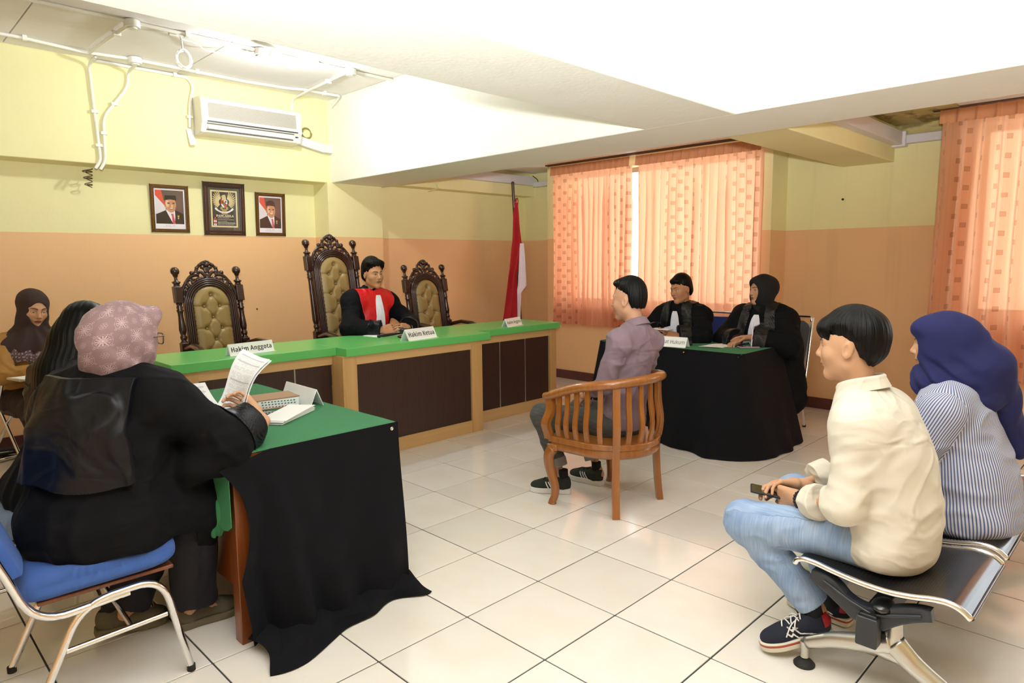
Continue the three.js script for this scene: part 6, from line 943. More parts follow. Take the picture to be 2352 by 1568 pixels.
// ---------- defendant ----------
{
  const r = { hip: [0, 0.485, 0.08], neck: [0, 1.055, -0.02], head: { c: [0, 1.215, 0.03], yaw: 0.12, nod: 0.03, s: 0.98 }, shL: [0.172, 0.985, -0.02], shR: [-0.165, 0.965, -0.02], elL: [0.2, 0.74, 0.05], elR: [-0.215, 0.74, 0.06], wrL: [0.1, 0.635, 0.26], wrR: [-0.08, 0.63, 0.29], hiL: [0.095, 0.475, 0.1], hiR: [-0.095, 0.475, 0.1], knL: [0.175, 0.475, 0.56], knR: [-0.13, 0.475, 0.5], anL: [0.155, 0.1, 0.42], anR: [-0.12, 0.1, 0.35], toL: [0.24, 0.02, 0.6], toR: [-0.13, 0.02, 0.52], girth: 0.98, bend: [0, 0, -0.01] };
  const p = person('person in a mauve shirt and dark grey jeans sitting in the wooden barrel chair', [3.265, 0, -2.26], Math.PI, r, { skin: '#bd8f70', handL: { y: [-0.6, -0.2, 0.6], z: [-0.2, -0.9, -0.3], curl: [0.5, 0.6, 0.4] }, handR: { y: [0.7, 0.05, 0.6], z: [0.1, -0.9, 0.1], curl: [0.3, 0.4, 0.3] }, face: { nose: 1.1 } });
  const mauve = clothM(0x84707a, 0.85, { bumpMap: RUMPLE, bumpScale: 0.006, sheenColor: new THREE.Color(0.6, 0.5, 0.55) });
  const P = bodyPrims(r, 0.014, false, false); for (const s of ['L', 'R']) { const e = r['el' + s], c = vmix(e, r['wr' + s], 0.55); P.push(cap(r['sh' + s], e, 0.062, 0.053, 0.03), cap(e, c, 0.053, 0.043, 0.02)); }
  for (const s of ['L', 'R']) { const e = r['el' + s], c = vmix(e, r['wr' + s], 0.55); P.push(cutAt(c, vsub(r['wr' + s], e), 0.08)); }
  P.push(cutAt([0, 0.475, 0.06], [0, -1, 0.25], 0.5, 0.01), less(cap(vadd(r.neck, [0, 0.025, 0.01]), vadd(p.hb, [0, 0.1, 0]), 0.058, 0.07), 0.01));
  const f0 = field(P), arms = (x, y, z) => smooth(0.25, 0.12, Math.min(vlen(vsub([x, y, z], r.elL)), vlen(vsub([x, y, z], r.elR)), vlen(vsub([x, y, z], r.shL)), vlen(vsub([x, y, z], r.shR))));
  const f = near(f0, 0.04, (x, y, z) => (0.005 + 0.005 * arms(x, y, z)) * (0.4 - crease(x, y, z, 12, 15, 12)) + (Math.abs(y - 0.9 - 0.02 * Math.cos(x * 9)) < 0.006 && z < 0 ? 0.0015 : 0));
  garment(p, 'shirt', f, mauve, [-0.36, 0.44, -0.2], [0.36, 1.14, 0.36], 0.0068); collar(p, mauve, { r: 0.062, open: 0.5, h: 0.045 });
  const jean = clothM(0xffffff, 0.85, { map: tex(256, 256, (u, v) => shade(hex('#4c4d4a'), 0.8 + 0.4 * fbm(u, v, 10, 60, 3, 261)), [0.3, 0.3]), bumpScale: 0.002 });
  const J = [ell(vadd(r.hip, [0, -0.01, 0.0]), [0.172, 0.1, 0.125], 0.05)]; for (const s of ['L', 'R']) J.push(cap(r['hi' + s], r['kn' + s], 0.096, 0.07, 0.04), cap(r['kn' + s], vmix(r['kn' + s], r['an' + s], 0.8), 0.068, 0.056, 0.03)); for (const s of ['L', 'R']) J.push(cutAt(vmix(r['kn' + s], r['an' + s], 0.8), vsub(r['an' + s], r['kn' + s]), 0.1));
  garment(p, 'trousers', near(field(J), 0.04, (x, y, z) => 0.006 * (0.4 - crease(x, y, z, 11, 13, 7))), jean, [-0.3, 0.05, -0.15], [0.34, 0.62, 0.7], 0.0075);
  const cuffM = clothM(0x8d8a86, 0.9); for (const s of ['L', 'R']) { const a = vmix(r['kn' + s], r['an' + s], 0.7), b = vmix(r['kn' + s], r['an' + s], 0.84), d = vsub(r['an' + s], r['kn' + s]); garment(p, 'rolled_cuff', field([cap(a, b, 0.064, 0.062, 0.01), cutAt(b, d, 0.1), cutAt(a, d.map((v) => -v), 0.1)]), cuffM, b.map((v) => v - 0.13), b.map((v) => v + 0.16), 0.006); }
  garment(p, 'belt', shell(field([...J.slice(0, 1)]), 0.001, 0.007, (x, y, z) => Math.max(Math.abs(y - 0.52 - (z - 0.08) * 0.1) - 0.018)), std(0x111112, 0.45), [-0.2, 0.48, -0.1], [0.2, 0.56, 0.24], 0.005);
  hairCap(p, { low: [[0.13, 0.088], [0.075, 0.082], [0.05, 0.06], [0.035, 0.028], [0.014, 0.026], [-0.02, 0.006], [-0.05, -0.045], [-0.16, -0.062]], t: 0.006, top: 0.016, jag: 0.003, tr: 0.09, taper: 1.5, add: [ell([0, 0.1, 0.05], [0.055, 0.03, 0.05], 0.02)] });
  const G = { soleM: std(0xe4e2dc, 0.6), upM: clothM(0x232b22, 0.85), laceM: std(0x2b322a, 0.8), high: 0.098, sole: 0.026, label: 'dark green trainer with three white stripes', stripes: [0, 1, 2].map((k) => ['white_stripe', std(0xf0f0ee, 0.6), stripKeep([[0.1 + k * 0.022, 0.028], [0.128 + k * 0.018, 0.07]], 0.0045)]) };
  shoe(p, [0.13, 0.005, 0.36], [0.27, 0.005, 0.58], G); shoe(p, [-0.115, 0.005, 0.3], [-0.1, 0.005, 0.57], G);
  const wd = vnorm(vsub(r.wrL, r.elL)); part('watch', [new THREE.TorusGeometry(0.03, 0.005, 8, 22).scale(1, 1, 2)].map((q) => q.applyQuaternion(new THREE.Quaternion().setFromUnitVectors(V(0, 0, 1), V(...wd))).translate(...vadd(r.wrL, wd, -0.02))), M.black, p.t);
}
// ---------- spectator in the cream shirt ----------
{
  const r = { hip: [0, 0.49, 0.06], neck: [0, 0.965, 0.16], head: { c: [0, 1.135, 0.2], yaw: 0.06, nod: 0.04, s: 0.99 }, shL: [0.175, 0.885, 0.115], shR: [-0.18, 0.89, 0.12], elL: [0.225, 0.635, 0.12], elR: [-0.2, 0.66, 0.2], wrL: [0.115, 0.575, 0.31], wrR: [-0.0, 0.59, 0.37], hiL: [0.09, 0.48, 0.08], hiR: [-0.09, 0.48, 0.08], knL: [0.165, 0.462, 0.49], knR: [-0.15, 0.5, 0.43], anL: [0.085, 0.175, 0.25], anR: [-0.19, 0.13, 0.27], toL: [0.22, 0.03, 0.36], toR: [-0.21, 0.03, 0.46], bend: [0, 0, -0.03] };
  const p = person('person in a cream shirt and pale blue jeans on the waiting bench, holding a phone', [2.52, 0, -0.62], Math.PI, r, { skin: '#c59877', handL: { y: [-0.25, -0.1, 0.95], z: [-0.75, 0.1, -0.3], curl: [0.5, 0.8, 0.5], thumb: [0.5, 0.2] }, handR: { y: [0.75, 0.1, 0.6], z: [0.4, -0.85, -0.2], curl: [0.4, 0.6, 0.4] }, neckR: 1.05 });
  const cream = clothM(0xd9d2c2, 0.75, { bumpMap: RUMPLE, bumpScale: 0.009, sheenColor: new THREE.Color(0.9, 0.88, 0.8) });
  const P = bodyPrims(r, 0.02, false, false); for (const s of ['L', 'R']) { const e = r['el' + s], c = vmix(e, r['wr' + s], 0.72), q = vmix(r['sh' + s], [0, 0.86, 0.08], 0.12); P.push(cap(q, e, 0.068, 0.06, 0.05), cap(e, c, 0.061, 0.057, 0.03)); }
  P.push(ell([0, 0.83, 0.07], [0.19, 0.13, 0.1], 0.08), ell([0, 0.7, 0.025], [0.178, 0.16, 0.112], 0.08));
  P.push(ell([0, 0.47, 0.03], [0.2, 0.1, 0.135], 0.06), ell([0, 0.58, 0.015], [0.18, 0.13, 0.12], 0.06));
  for (const s of ['L', 'R']) { const e = r['el' + s], c = vmix(e, r['wr' + s], 0.72); P.push(cutAt(c, vsub(r['wr' + s], e), 0.09)); }
  P.push(cutAt([0, 0.5, 0.135], [0, -0.42, 0.9], 0.3, 0.01), cutAt([0, 0.405, 0], [0, -1, 0.1], 0.4, 0.01), less(cap(vadd(r.neck, [0, 0.045, 0.0]), vadd(p.hb, [0, 0.12, 0]), 0.066, 0.085), 0.01));
  const f0 = field(P), hot = (x, y, z) => clamp(Math.exp(-((vlen(vsub([x, y, z], r.elL)) / 0.13) ** 2)) + Math.exp(-((vlen(vsub([x, y, z], r.elR)) / 0.13) ** 2)) + 0.9 * Math.exp(-(((y - 0.5) / 0.12) ** 2)) + 0.35);
  const f = near(f0, 0.045, (x, y, z) => { const h = hot(x, y, z); return 0.0055 * h * (0.35 - crease(x + y * 0.6, y, z, 6, 13, 7)) + 0.0008 * (Math.abs(y - 0.86 - 0.2 * (z - 0.05)) < 0.004 && z < 0.06 ? 1 : 0); });
  garment(p, 'shirt', f, cream, [-0.34, 0.3, -0.24], [0.36, 1.06, 0.44], 0.006); collar(p, cream, { r: 0.07, open: 0.45, h: 0.045, fall: 0.045, off: [0, 0.035, -0.004] });
  for (const s of ['L', 'R']) { const e = r['el' + s], a = vmix(e, r['wr' + s], 0.5), b = vmix(e, r['wr' + s], 0.74), d = vsub(r['wr' + s], e); garment(p, 'rolled_cuff', near(field([cap(a, b, 0.063, 0.06, 0.01), cutAt(b, d, 0.1), cutAt(a, d.map((v) => -v), 0.1)]), 0.02, (x, y, z) => 0.004 * (0.4 - crease(x, y, z, 20, 30, 20))), cream, b.map((v) => v - 0.15), b.map((v) => v + 0.13), 0.005); }
  const jean = clothM(0xffffff, 0.85, { map: tex(512, 512, (u, v) => { const n = fbm(u, v, 120, 9, 2, 271), m = fbm(u, v, 5, 4, 3, 275); return lerp3(hex('#7d97bd'), hex('#b4c5da'), clamp(0.25 + 0.6 * (n - 0.5) + 0.9 * (m - 0.45))); }, [0.4, 0.4]), bumpScale: 0.002, sheenColor: new THREE.Color(0.6, 0.7, 0.9) });
  const J = [ell(vadd(r.hip, [0, -0.02, 0.0]), [0.172, 0.092, 0.125], 0.05)]; for (const s of ['L', 'R']) J.push(cap(r['hi' + s], r['kn' + s], 0.09, 0.074, 0.04), cap(r['kn' + s], r['an' + s], 0.07, 0.056, 0.03)); for (const s of ['L', 'R']) J.push(cutAt(vmix(r['kn' + s], r['an' + s], 0.96), vsub(r['an' + s], r['kn' + s]), 0.1));
  garment(p, 'trousers', near(field(J), 0.04, (x, y, z) => { const k = Math.exp(-((Math.min(vlen(vsub([x, y, z], vadd(r.knL, [0, -0.07, -0.07]))), vlen(vsub([x, y, z], vadd(r.anL, [0, 0.07, 0])))) / 0.11) ** 2)); return (0.003 + 0.009 * k) * (0.35 - crease(x * 0.6, y + z * 0.4, z, 9, 24, 12)); }), jean, [-0.28, 0.06, -0.16], [0.28, 0.62, 0.6], 0.006);
  hairCap(p, { low: [[0.13, 0.042], [0.09, 0.034], [0.06, 0.026], [0.03, 0.03], [0.005, 0.032], [-0.025, 0.012], [-0.05, -0.03], [-0.075, -0.068], [-0.16, -0.078]], t: 0.017, top: 0.02, jag: 0.004, frontTaper: 0.1, tr: 0.06, taper: 1.0, add: [ell([0, 0.066, 0.07], [0.066, 0.04, 0.042], 0.02), ell([0, 0.05, -0.07], [0.076, 0.066, 0.056], 0.03)] });
  const G = { soleM: std(0xdad6c2, 0.7), lineM: std(0xa9463a, 0.6), upM: clothM(0x161b2c, 0.85), laceM: std(0xeceae4, 0.8), bow: true, high: 0.088, sole: 0.026, label: 'navy canvas shoe with white zigzag, cream sole and red heel tab', stripes: [['white_zigzag', std(0xf0efe9, 0.6), stripKeep([[0.165, 0.078], [0.15, 0.063], [0.145, 0.075], [0.125, 0.05], [0.06, 0.038]], 0.0035)], ['white_zigzag', std(0xf0efe9, 0.6), stripKeep([[0.172, 0.06], [0.158, 0.045], [0.152, 0.056], [0.135, 0.034], [0.06, 0.027]], 0.0035)], ['heel_tab', std(0xb0202a, 0.5), (x, y, z) => Math.max(y - 0.034, 0.055 - z, z - 0.1), 1]] };
  for (const [h, t2] of [[[0.065, 0.085, 0.185], [0.225, 0.012, 0.395]], [[-0.185, 0.008, 0.205], [-0.215, 0.008, 0.48]]]) { const g = shoe(p, h, t2, G); const l = flat(new THREE.PlaneGeometry(0.036, 0.013)); l.userData.keepUV = true; l.rotateX(Math.PI / 2).translate(0, 0.0005, 0.076); part('lettering', l, std(0xffffff, 0.6, { map: canvasTex(128, 48, (c, W, Hh) => { c.fillStyle = '#b0202a'; c.fillRect(0, 0, W, Hh); c.fillStyle = '#fff'; c.font = 'bold 42px sans-serif'; c.textAlign = 'center'; c.fillText('GMX', W / 2, 40); }) }), g); }
  for (const q of ['L', 'R']) { const a = r['an' + q], k = vmix(a, r['kn' + q], 0.3); garment(p, 'sock', cap(vadd(a, [0, -0.05, 0]), k, 0.043, 0.046).f, M.sock, a.map((v) => v - 0.14), a.map((v) => v + 0.18), 0.006); }
  const ph = thing('mobile_phone', 'black phone held low by the person in the cream shirt', 'phone', [2.43, 0.568, -1.045], Math.PI + 0.45); ph.rotation.x = 0.16; part('case', bx(0.075, 0.009, 0.152, 0, 0, 0, 0.004), M.black, ph); part('screen', bx(0.068, 0.0012, 0.144, 0, 0.005, 0, 0.0004), phys(0x23241c, 0.08, { clearcoat: 1 }), ph);
  const wd = vnorm(vsub(r.wrL, r.elL)), beads = []; for (let k = 0; k < 18; k++) { const a = k / 18 * 6.283; beads.push(ball(0.0058, 0.031 * Math.cos(a), 0.031 * Math.sin(a), 0, 1, 1, 1, 8, 6)); } part('bracelet', beads.map((q) => q.applyQuaternion(new THREE.Quaternion().setFromUnitVectors(V(0, 0, 1), V(...wd))).translate(...vadd(r.wrL, wd, -0.012))), M.black, p.t);
}
// ---------- spectator in the navy headscarf ----------
{
  const r = { hip: [0, 0.485, 0.0], neck: [0, 0.95, 0.06], head: { c: [0, 1.1, 0.1], yaw: 0.1, nod: 0.05, s: 0.97 }, shL: [0.18, 0.865, 0.05], shR: [-0.18, 0.865, 0.05], elL: [0.235, 0.66, 0.14], elR: [-0.24, 0.64, 0.12], wrL: [0.06, 0.64, 0.34], wrR: [-0.06, 0.6, 0.36], hiL: [0.1, 0.48, 0.03], hiR: [-0.1, 0.48, 0.03], knL: [0.16, 0.47, 0.46], knR: [-0.16, 0.47, 0.46], anL: [0.06, 0.1, 0.5], anR: [-0.12, 0.1, 0.4], toL: [0.03, 0.03, 0.64], toR: [-0.14, 0.03, 0.55], girth: 1.22, bend: [0, 0, -0.02] };
  const p = person('person in a navy headscarf and striped blouse on the waiting bench', [3.09, 0, -0.56], Math.PI, r, { skin: '#c79a78', handL: { y: [-0.8, 0, 0.5], z: [0, -0.9, -0.3] }, handR: { y: [0.8, 0, 0.5], z: [0, -0.9, -0.3] }, face: { noEars: true } });
  const stripe = phys(0xffffff, 0.85, { map: canvasTex(64, 8, (c) => { c.fillStyle = '#c9cbd6'; c.fillRect(0, 0, 64, 8); c.fillStyle = '#56648f'; for (let i = 0; i < 4; i++) c.fillRect(i * 16, 0, 7, 8); }, true), bumpMap: CREASE, bumpScale: 0.002, sheen: 0.2 }); stripe.map.repeat.set(1 / 0.036, 1 / 0.036);
  const P = bodyPrims(r, 0.022, false, false); for (const s of ['L', 'R']) P.push(cap(r['sh' + s], r['el' + s], 0.082, 0.076, 0.035), cap(r['el' + s], vmix(r['el' + s], r['wr' + s], 0.9), 0.074, 0.05, 0.03));
  P.push(ell([0, 0.46, -0.04], [0.235, 0.095, 0.17], 0.07), ell([0, 0.6, -0.01], [0.21, 0.15, 0.16], 0.07)); for (const s of ['L', 'R']) P.push(cutAt(vmix(r['el' + s], r['wr' + s], 0.9), vsub(r['wr' + s], r['el' + s]), 0.1)); P.push(cutAt([0, 0.385, 0], [0, -1, 0.0], 0.5, 0.008), cutAt([0, 0.5, 0.12], [0, -0.4, 0.9], 0.4, 0.01));
  const f = near(field(P), 0.045, (x, y, z) => 0.008 * (0.4 - crease(x, y, z, 7, 14, 8)));
  const axes = [[r.hip, r.neck, 0.2], [r.shL, r.elL, 0.08], [r.elL, r.wrL, 0.06], [r.shR, r.elR, 0.08], [r.elR, r.wrR, 0.06]];
  const tri = (c) => { let best = 0, bd = 1e9; axes.forEach(([a, b, R], i) => { const d = cap(a, b, R, R).f(...c) * (i ? 1 : 0.6); if (d < bd) { bd = d; best = i; } }); const [a, b, R] = axes[best], Y = vnorm(vsub(b, a)), X = vnorm(vcross(Y, best ? [0, 0.3, 1] : [0, 0, 1])), Z = vcross(X, Y), ang = (q) => { const d = vsub(q, a); return Math.atan2(vdot(d, X), vdot(d, Z)); }, a0 = ang(c); return (q) => { let d = ang(q) - a0; d -= Math.round(d / 6.2832) * 6.2832; return [(a0 + d) * R * 0.95, vdot(vsub(q, a), Y)]; }; };
  garment(p, 'blouse', f, stripe, [-0.36, 0.34, -0.3], [0.38, 1.02, 0.42], 0.007, 'white and blue pinstriped blouse', tri);
  const tau = clothM(0x6f5f58, 0.85), J = [ell(vadd(r.hip, [0, -0.02, 0.0]), [0.2, 0.095, 0.14], 0.05)]; for (const s of ['L', 'R']) J.push(cap(r['hi' + s], r['kn' + s], 0.105, 0.08, 0.05), cap(r['kn' + s], r['an' + s], 0.078, 0.07, 0.03), cutAt(r['an' + s], vsub(r['an' + s], r['kn' + s]), 0.12));
  garment(p, 'trousers', near(field(J), 0.04, (x, y, z) => 0.006 * (0.4 - crease(x, y, z, 9, 14, 8))), tau, [-0.3, 0.05, -0.2], [0.36, 0.62, 0.62], 0.009);
  const nav = clothM(0x141a52, 0.85, { bumpScale: 0.001, sheenColor: new THREE.Color(0.2, 0.25, 0.7) });
  scarf(p, nav, { t: 0.02, lo: [-0.28, 0.6, -0.26], hi: [0.26, 1.26, 0.28], h: 0.0055, open: { c: [0, -0.03, 0.125], r: [0.062, 0.085, 0.075] }, head: [ell([0, 0.07, 0.065], [0.066, 0.034, 0.045], 0.03), ell([0, 0.02, -0.09], [0.075, 0.08, 0.06], 0.04)],
    body: [cap([0, 1.04, 0.07], [0, 0.97, 0.07], 0.085, 0.115, 0.06), ell([0, 0.955, 0.1], [0.12, 0.05, 0.09], 0.04), cap([-0.04, 1.02, -0.04], [-0.14, 0.68, -0.15], 0.1, 0.03, 0.06), cap([-0.1, 0.98, -0.0], [-0.2, 0.78, -0.08], 0.07, 0.03, 0.05), cap([0.0, 0.98, -0.02], [0.03, 0.9, -0.05], 0.09, 0.05, 0.05), cap([0.02, 0.96, 0.13], [0.06, 0.93, 0.13], 0.05, 0.03, 0.04)],
    fold: (x, y, z) => { const q = smooth(1.1, 0.98, y) * smooth(-0.08, 0.06, z); return 0.007 * q * Math.sin((x * 0.6 + y * 1.2 - z * 0.7) * 88 + 2.5 * n3(x * 9, y * 9, z * 9)) + 0.004 * smooth(1.08, 0.85, y) * Math.sin((x + y * 0.35) * 70 + 2 * n3(x * 6, y * 6, z * 6)) + 0.006 * (0.4 - crease(x + y * 0.5, y * 0.5, z + y * 0.4, 9, 5, 9)); } });
  const G = { soleM: std(0xd8d2bd, 0.7), upM: clothM(0xc9cfc0, 0.8), laceM: std(0xe8e6e0, 0.8), label: 'pale sneaker' }; shoe(p, [0.07, 0.005, 0.42], [0.02, 0.005, 0.68], G); shoe(p, [-0.12, 0.005, 0.33], [-0.14, 0.005, 0.6], G);
}
// ---------- prosecutor in the patterned headscarf ----------
{
  const TH = Math.PI / 2 + 0.6, O = [0.6, 0, -2.66], wd = (v) => [v[0] * Math.cos(TH) - v[2] * Math.sin(TH), v[1], v[0] * Math.sin(TH) + v[2] * Math.cos(TH)], W = (x, y, z) => wd([x - O[0], y, z - O[2]]);
  const r = { hip: W(0.585, 0.57, -2.68), neck: W(0.665, 1.05, -2.68), head: { c: W(0.715, 1.187, -2.665), yaw: -0.36, nod: 0.05, s: 0.98 }, shL: W(0.56, 0.97, -2.85), shR: W(0.785, 0.975, -2.51), elL: W(0.75, 0.8, -3.02), elR: W(0.96, 0.8, -2.47), wrL: W(0.98, 0.83, -2.9), wrR: W(1.105, 0.868, -2.515), hiL: W(0.62, 0.57, -2.78), hiR: W(0.67, 0.57, -2.6), knL: W(0.86, 0.54, -2.84), knR: W(0.88, 0.54, -2.6), anL: W(0.7, 0.12, -2.86), anR: W(0.9, 0.12, -2.72), toL: W(0.8, 0.03, -2.86), toR: W(1.02, 0.03, -2.7), girth: 1.15 };
  const p = person('person in a mauve patterned headscarf and black robe reading papers at the green table', O, TH, r, { hh: 0.004, skin: '#c79a78', face: { noEars: true }, handR: { y: wd([-0.25, 0.5, -0.75]), z: wd([-0.85, 0.1, 0.35]), curl: [0.6, 0.9, 0.6], thumb: [0.45, 0.1] }, handL: { y: wd([0.5, 0.1, 0.6]), z: [-0.2, -0.9, 0] } });
  const f = robe(p, { o: 0.045, up: 0.008, mouth: 0.07, drop: 0.035, floor: 0.12, cuff: -0.035, seat: [0.255, 0.14, 0.23], seatOff: [0, -0.01, 0.0], shin: 0.8, h: 0.008, pad: 0.34, neckCut: 0.01, add: [ell(W(0.61, 0.76, -2.68), [0.21, 0.23, 0.17], 0.1), ell(W(0.6, 0.5, -2.68), [0.265, 0.085, 0.225], 0.03), cap(W(0.87, 0.72, -2.5), W(0.97, 0.74, -2.5), 0.06, 0.06, 0.08)], cuts: [cutAt(W(0.57, 0.47, -2.68), [0, -1, 0], 0.33, 0.01)] });
  // satin panel across the back
  const keep = (x, y, z) => { const sag = 0.01 * Math.sin(x * 16); return Math.max(Math.abs(x + 0.005) - mix(0.205, 0.185, smooth(0.7, 0.95, y)), 0.72 + sag - y, z - mix(0.03, 0.1, smooth(0.88, 1.03, y)), y - 1.07) * 0.9; };
  const fc = (x, y, z) => { const d = f(x, y, z); return Math.abs(d) > 0.06 ? d : d + 0.004 * (0.5 - crease(x, y, z, 6, 8, 6)); };
  addMesh('satin_panel', netMesh(shell(fc, 0.004, 0.02, keep), [-0.3, 0.66, -0.36], [0.3, 1.1, 0.2], 0.0045), M.satin, p.t, 'glossy satin panel across the back');
  cuffBand(p, f, 'R', 0.09, -0.02); garment(p, 'collar', near(field([cap(vadd(r.neck, [0, -0.06, -0.02]), vadd(r.neck, [0, 0.008, 0]), 0.1, 0.074, 0.01), cutAt(vadd(r.neck, [0, 0.012, 0]), [0, 1, 0.25], 0.2, 0.01)]), 0.03, (x, y, z) => 0.004 * (0.4 - crease(x, y, z, 12, 9, 12))), M.robe, vadd(r.neck, [-0.16, -0.17, -0.16]), vadd(r.neck, [0.16, 0.08, 0.16]), 0.006);
  part('white_label', sheet((u, v) => vadd(r.neck, [-0.03 + 0.024 * u, 0.0 - 0.03 * v, -0.088 - 0.012 * v]), 2, 2, [1, 1], 0.001), M.paper, p.t);
  const pat = canvasTex(512, 512, (c, W) => { // star lattice in pale lines on mauve
    c.fillStyle = '#8d7173'; c.fillRect(0, 0, W, W); c.lineCap = 'round';
    const star = (x, y) => { for (let k = 0; k < 12; k++) { const a = k * Math.PI / 6, q = k % 2 ? 92 : 118; c.strokeStyle = 'rgba(206,178,176,0.85)'; c.lineWidth = k % 2 ? 4 : 6; c.beginPath(); c.moveTo(x, y); c.lineTo(x + q * Math.cos(a), y + q * Math.sin(a)); c.stroke(); const px = x + 92 * Math.cos(a + 0.26), py = y + 92 * Math.sin(a + 0.26); c.lineWidth = 4; c.fillStyle = k % 2 ? '#7b6063' : '#866a6c'; c.beginPath(); c.moveTo(x + 30 * Math.cos(a + 0.26), y + 30 * Math.sin(a + 0.26)); c.lineTo(x + 78 * Math.cos(a + 0.06), y + 78 * Math.sin(a + 0.06)); c.lineTo(px * 1.0, py); c.lineTo(x + 78 * Math.cos(a + 0.46), y + 78 * Math.sin(a + 0.46)); c.closePath(); c.fill(); c.stroke(); } c.strokeStyle = 'rgba(200,172,172,0.7)'; c.lineWidth = 4; c.beginPath(); for (let k = 0; k <= 12; k++) { const a = k * Math.PI / 6; c.lineTo(x + 118 * Math.cos(a), y + 118 * Math.sin(a)); } c.stroke(); for (let k = 0; k < 4; k++) { const a = k * Math.PI / 2 + 0.785, bx2 = x + 135 * Math.cos(a), by = y + 135 * Math.sin(a); c.fillStyle = '#6f5557'; c.strokeStyle = 'rgba(206,178,176,0.85)'; c.lineWidth = 5; c.save(); c.translate(bx2, by); c.rotate(a); c.beginPath(); c.rect(-20, -11, 40, 22); c.fill(); c.stroke(); c.beginPath(); c.arc(0, 0, 5, 0, 7); c.stroke(); c.restore(); } };
    for (const [x, y] of [[128, 128], [384, 384], [384, -128], [-128, 384], [640, 128], [128, 640]]) star(x, y); for (const [x, y] of [[384, 128], [128, 384]]) { c.strokeStyle = 'rgba(206,178,176,0.6)'; c.lineWidth = 4; for (let k = 0; k < 6; k++) { c.beginPath(); c.arc(x + 34 * Math.cos(k * 1.047), y + 34 * Math.sin(k * 1.047), 20, 0, 7); c.stroke(); } }
  }, true); pat.repeat.set(1 / 0.11, 1 / 0.11);
  const m = phys(0xffffff, 0.8, { map: pat, bumpMap: WEAVE, bumpScale: 0.0003, sheen: 0.3, sheenColor: new THREE.Color(0.8, 0.65, 0.65) });
  const ctr = [r.head.c[0], 1.16, r.head.c[2] - 0.025], tri = (c) => { const a0 = Math.atan2(c[2] - ctr[2], c[0] - ctr[0]), hor = Math.hypot(c[0] - ctr[0], c[2] - ctr[2]) > 0.045; return (q) => { if (!hor) return [q[0] + 0.31, q[2]]; let a = Math.atan2(q[2] - ctr[2], q[0] - ctr[0]) - a0; a -= Math.round(a / 6.2832) * 6.2832; return [(a + a0) * 0.105, q[1] * 1.1 + 0.25 * q[0]]; }; };
  scarf(p, m, { t: 0.02, lo: vadd(r.head.c, [-0.2, -0.22, -0.24]), hi: vadd(r.head.c, [0.2, 0.17, 0.2]), h: 0.0045, tri, open: { c: [0, -0.03, 0.13], r: [0.058, 0.088, 0.07] }, head: [ell([0, 0.078, 0.075], [0.062, 0.034, 0.042], 0.03), cap([-0.03, 0.098, 0.09], [0.03, 0.098, 0.09], 0.014, 0.014, 0.03), ell([0, 0.0, -0.095], [0.088, 0.09, 0.068], 0.05), ell([0, -0.085, -0.085], [0.075, 0.05, 0.055], 0.035), ell([-0.015, -0.13, -0.06], [0.06, 0.03, 0.045], 0.03)], body: [cap(vadd(r.neck, [0, 0.03, 0]), vmix(r.neck, r.head.c, 0.6), 0.075, 0.09, 0.04)],
    fold: (x, y, z) => { const q = smooth(1.24, 1.08, y), b = 0.5 + 0.5 * Math.tanh((r.head.c[2] - z) * 12); return 0.008 * q * Math.sin((y * 1.2 + z * 1.15 + x * 0.5) * 55 + 3 * n3(x * 8, y * 8, z * 8)) * (0.45 + 0.55 * b) + 0.005 * (0.4 - crease(x, y + z, z, 10, 10, 10)); } });
  const gl = new THREE.Group(); gl.name = 'eyeglasses'; p.t.add(gl); p.Hm.decompose(gl.position, gl.quaternion, gl.scale);
  const rim = (s) => { const P = []; for (let k = 0; k < 24; k++) { const a = k / 24 * 6.283, c = Math.cos(a), d = Math.sin(a), q = 1 / Math.pow(Math.pow(Math.abs(c), 4) + Math.pow(Math.abs(d), 4), 0.25); P.push([s * 0.034 + 0.027 * c * q, -0.002 + 0.02 * d * q, 0.114 - 0.01 * Math.abs(s * 0.034 + 0.027 * c * q) / 0.06]); } return tube(P, 0.0024, 60, 6, true); };
  const frameM = phys(0x3a1a16, 0.2, { clearcoat: 1 }); part('rims', [rim(1), rim(-1), tube([[-0.008, 0.004, 0.114], [0, 0.007, 0.116], [0.008, 0.004, 0.114]], 0.002, 8, 6)], frameM, gl); for (const s of [-1, 1]) part('temple', tube([[s * 0.062, 0.008, 0.106], [s * 0.078, 0.006, 0.05], [s * 0.08, 0.0, -0.01]], 0.0022, 10, 6), frameM, gl); part('lenses', [-1, 1].map((s) => bx(0.05, 0.036, 0.0012, s * 0.034, -0.002, 0.111, 0.0004)), phys(0xffffff, 0.02, { transmission: 1, thickness: 0 }), gl);
  const G = { soleM: std(0x6d6650, 0.8), upM: clothM(0x5c5746, 0.8), laceM: std(0x6f6a58, 0.8), label: 'olive canvas shoe' }; shoe(p, W(0.58, 0.03, -2.88), W(0.82, 0.005, -2.86), G); shoe(p, W(0.83, 0.005, -2.74), W(1.09, 0.005, -2.72), G);
  const tro = clothM(0x10111c, 0.85), T = []; for (const s of ['L', 'R']) T.push(cap(r['kn' + s], r['an' + s], 0.085, 0.085, 0.02), cutAt(r['an' + s], vsub(r['an' + s], r['kn' + s]), 0.14)); garment(p, 'trousers', near(field(T), 0.03, (x, y, z) => 0.008 * (0.4 - crease(x, y, z, 14, 8, 14))), tro, [-0.35, 0.03, -0.15], [0.4, 0.62, 0.55], 0.009);
}
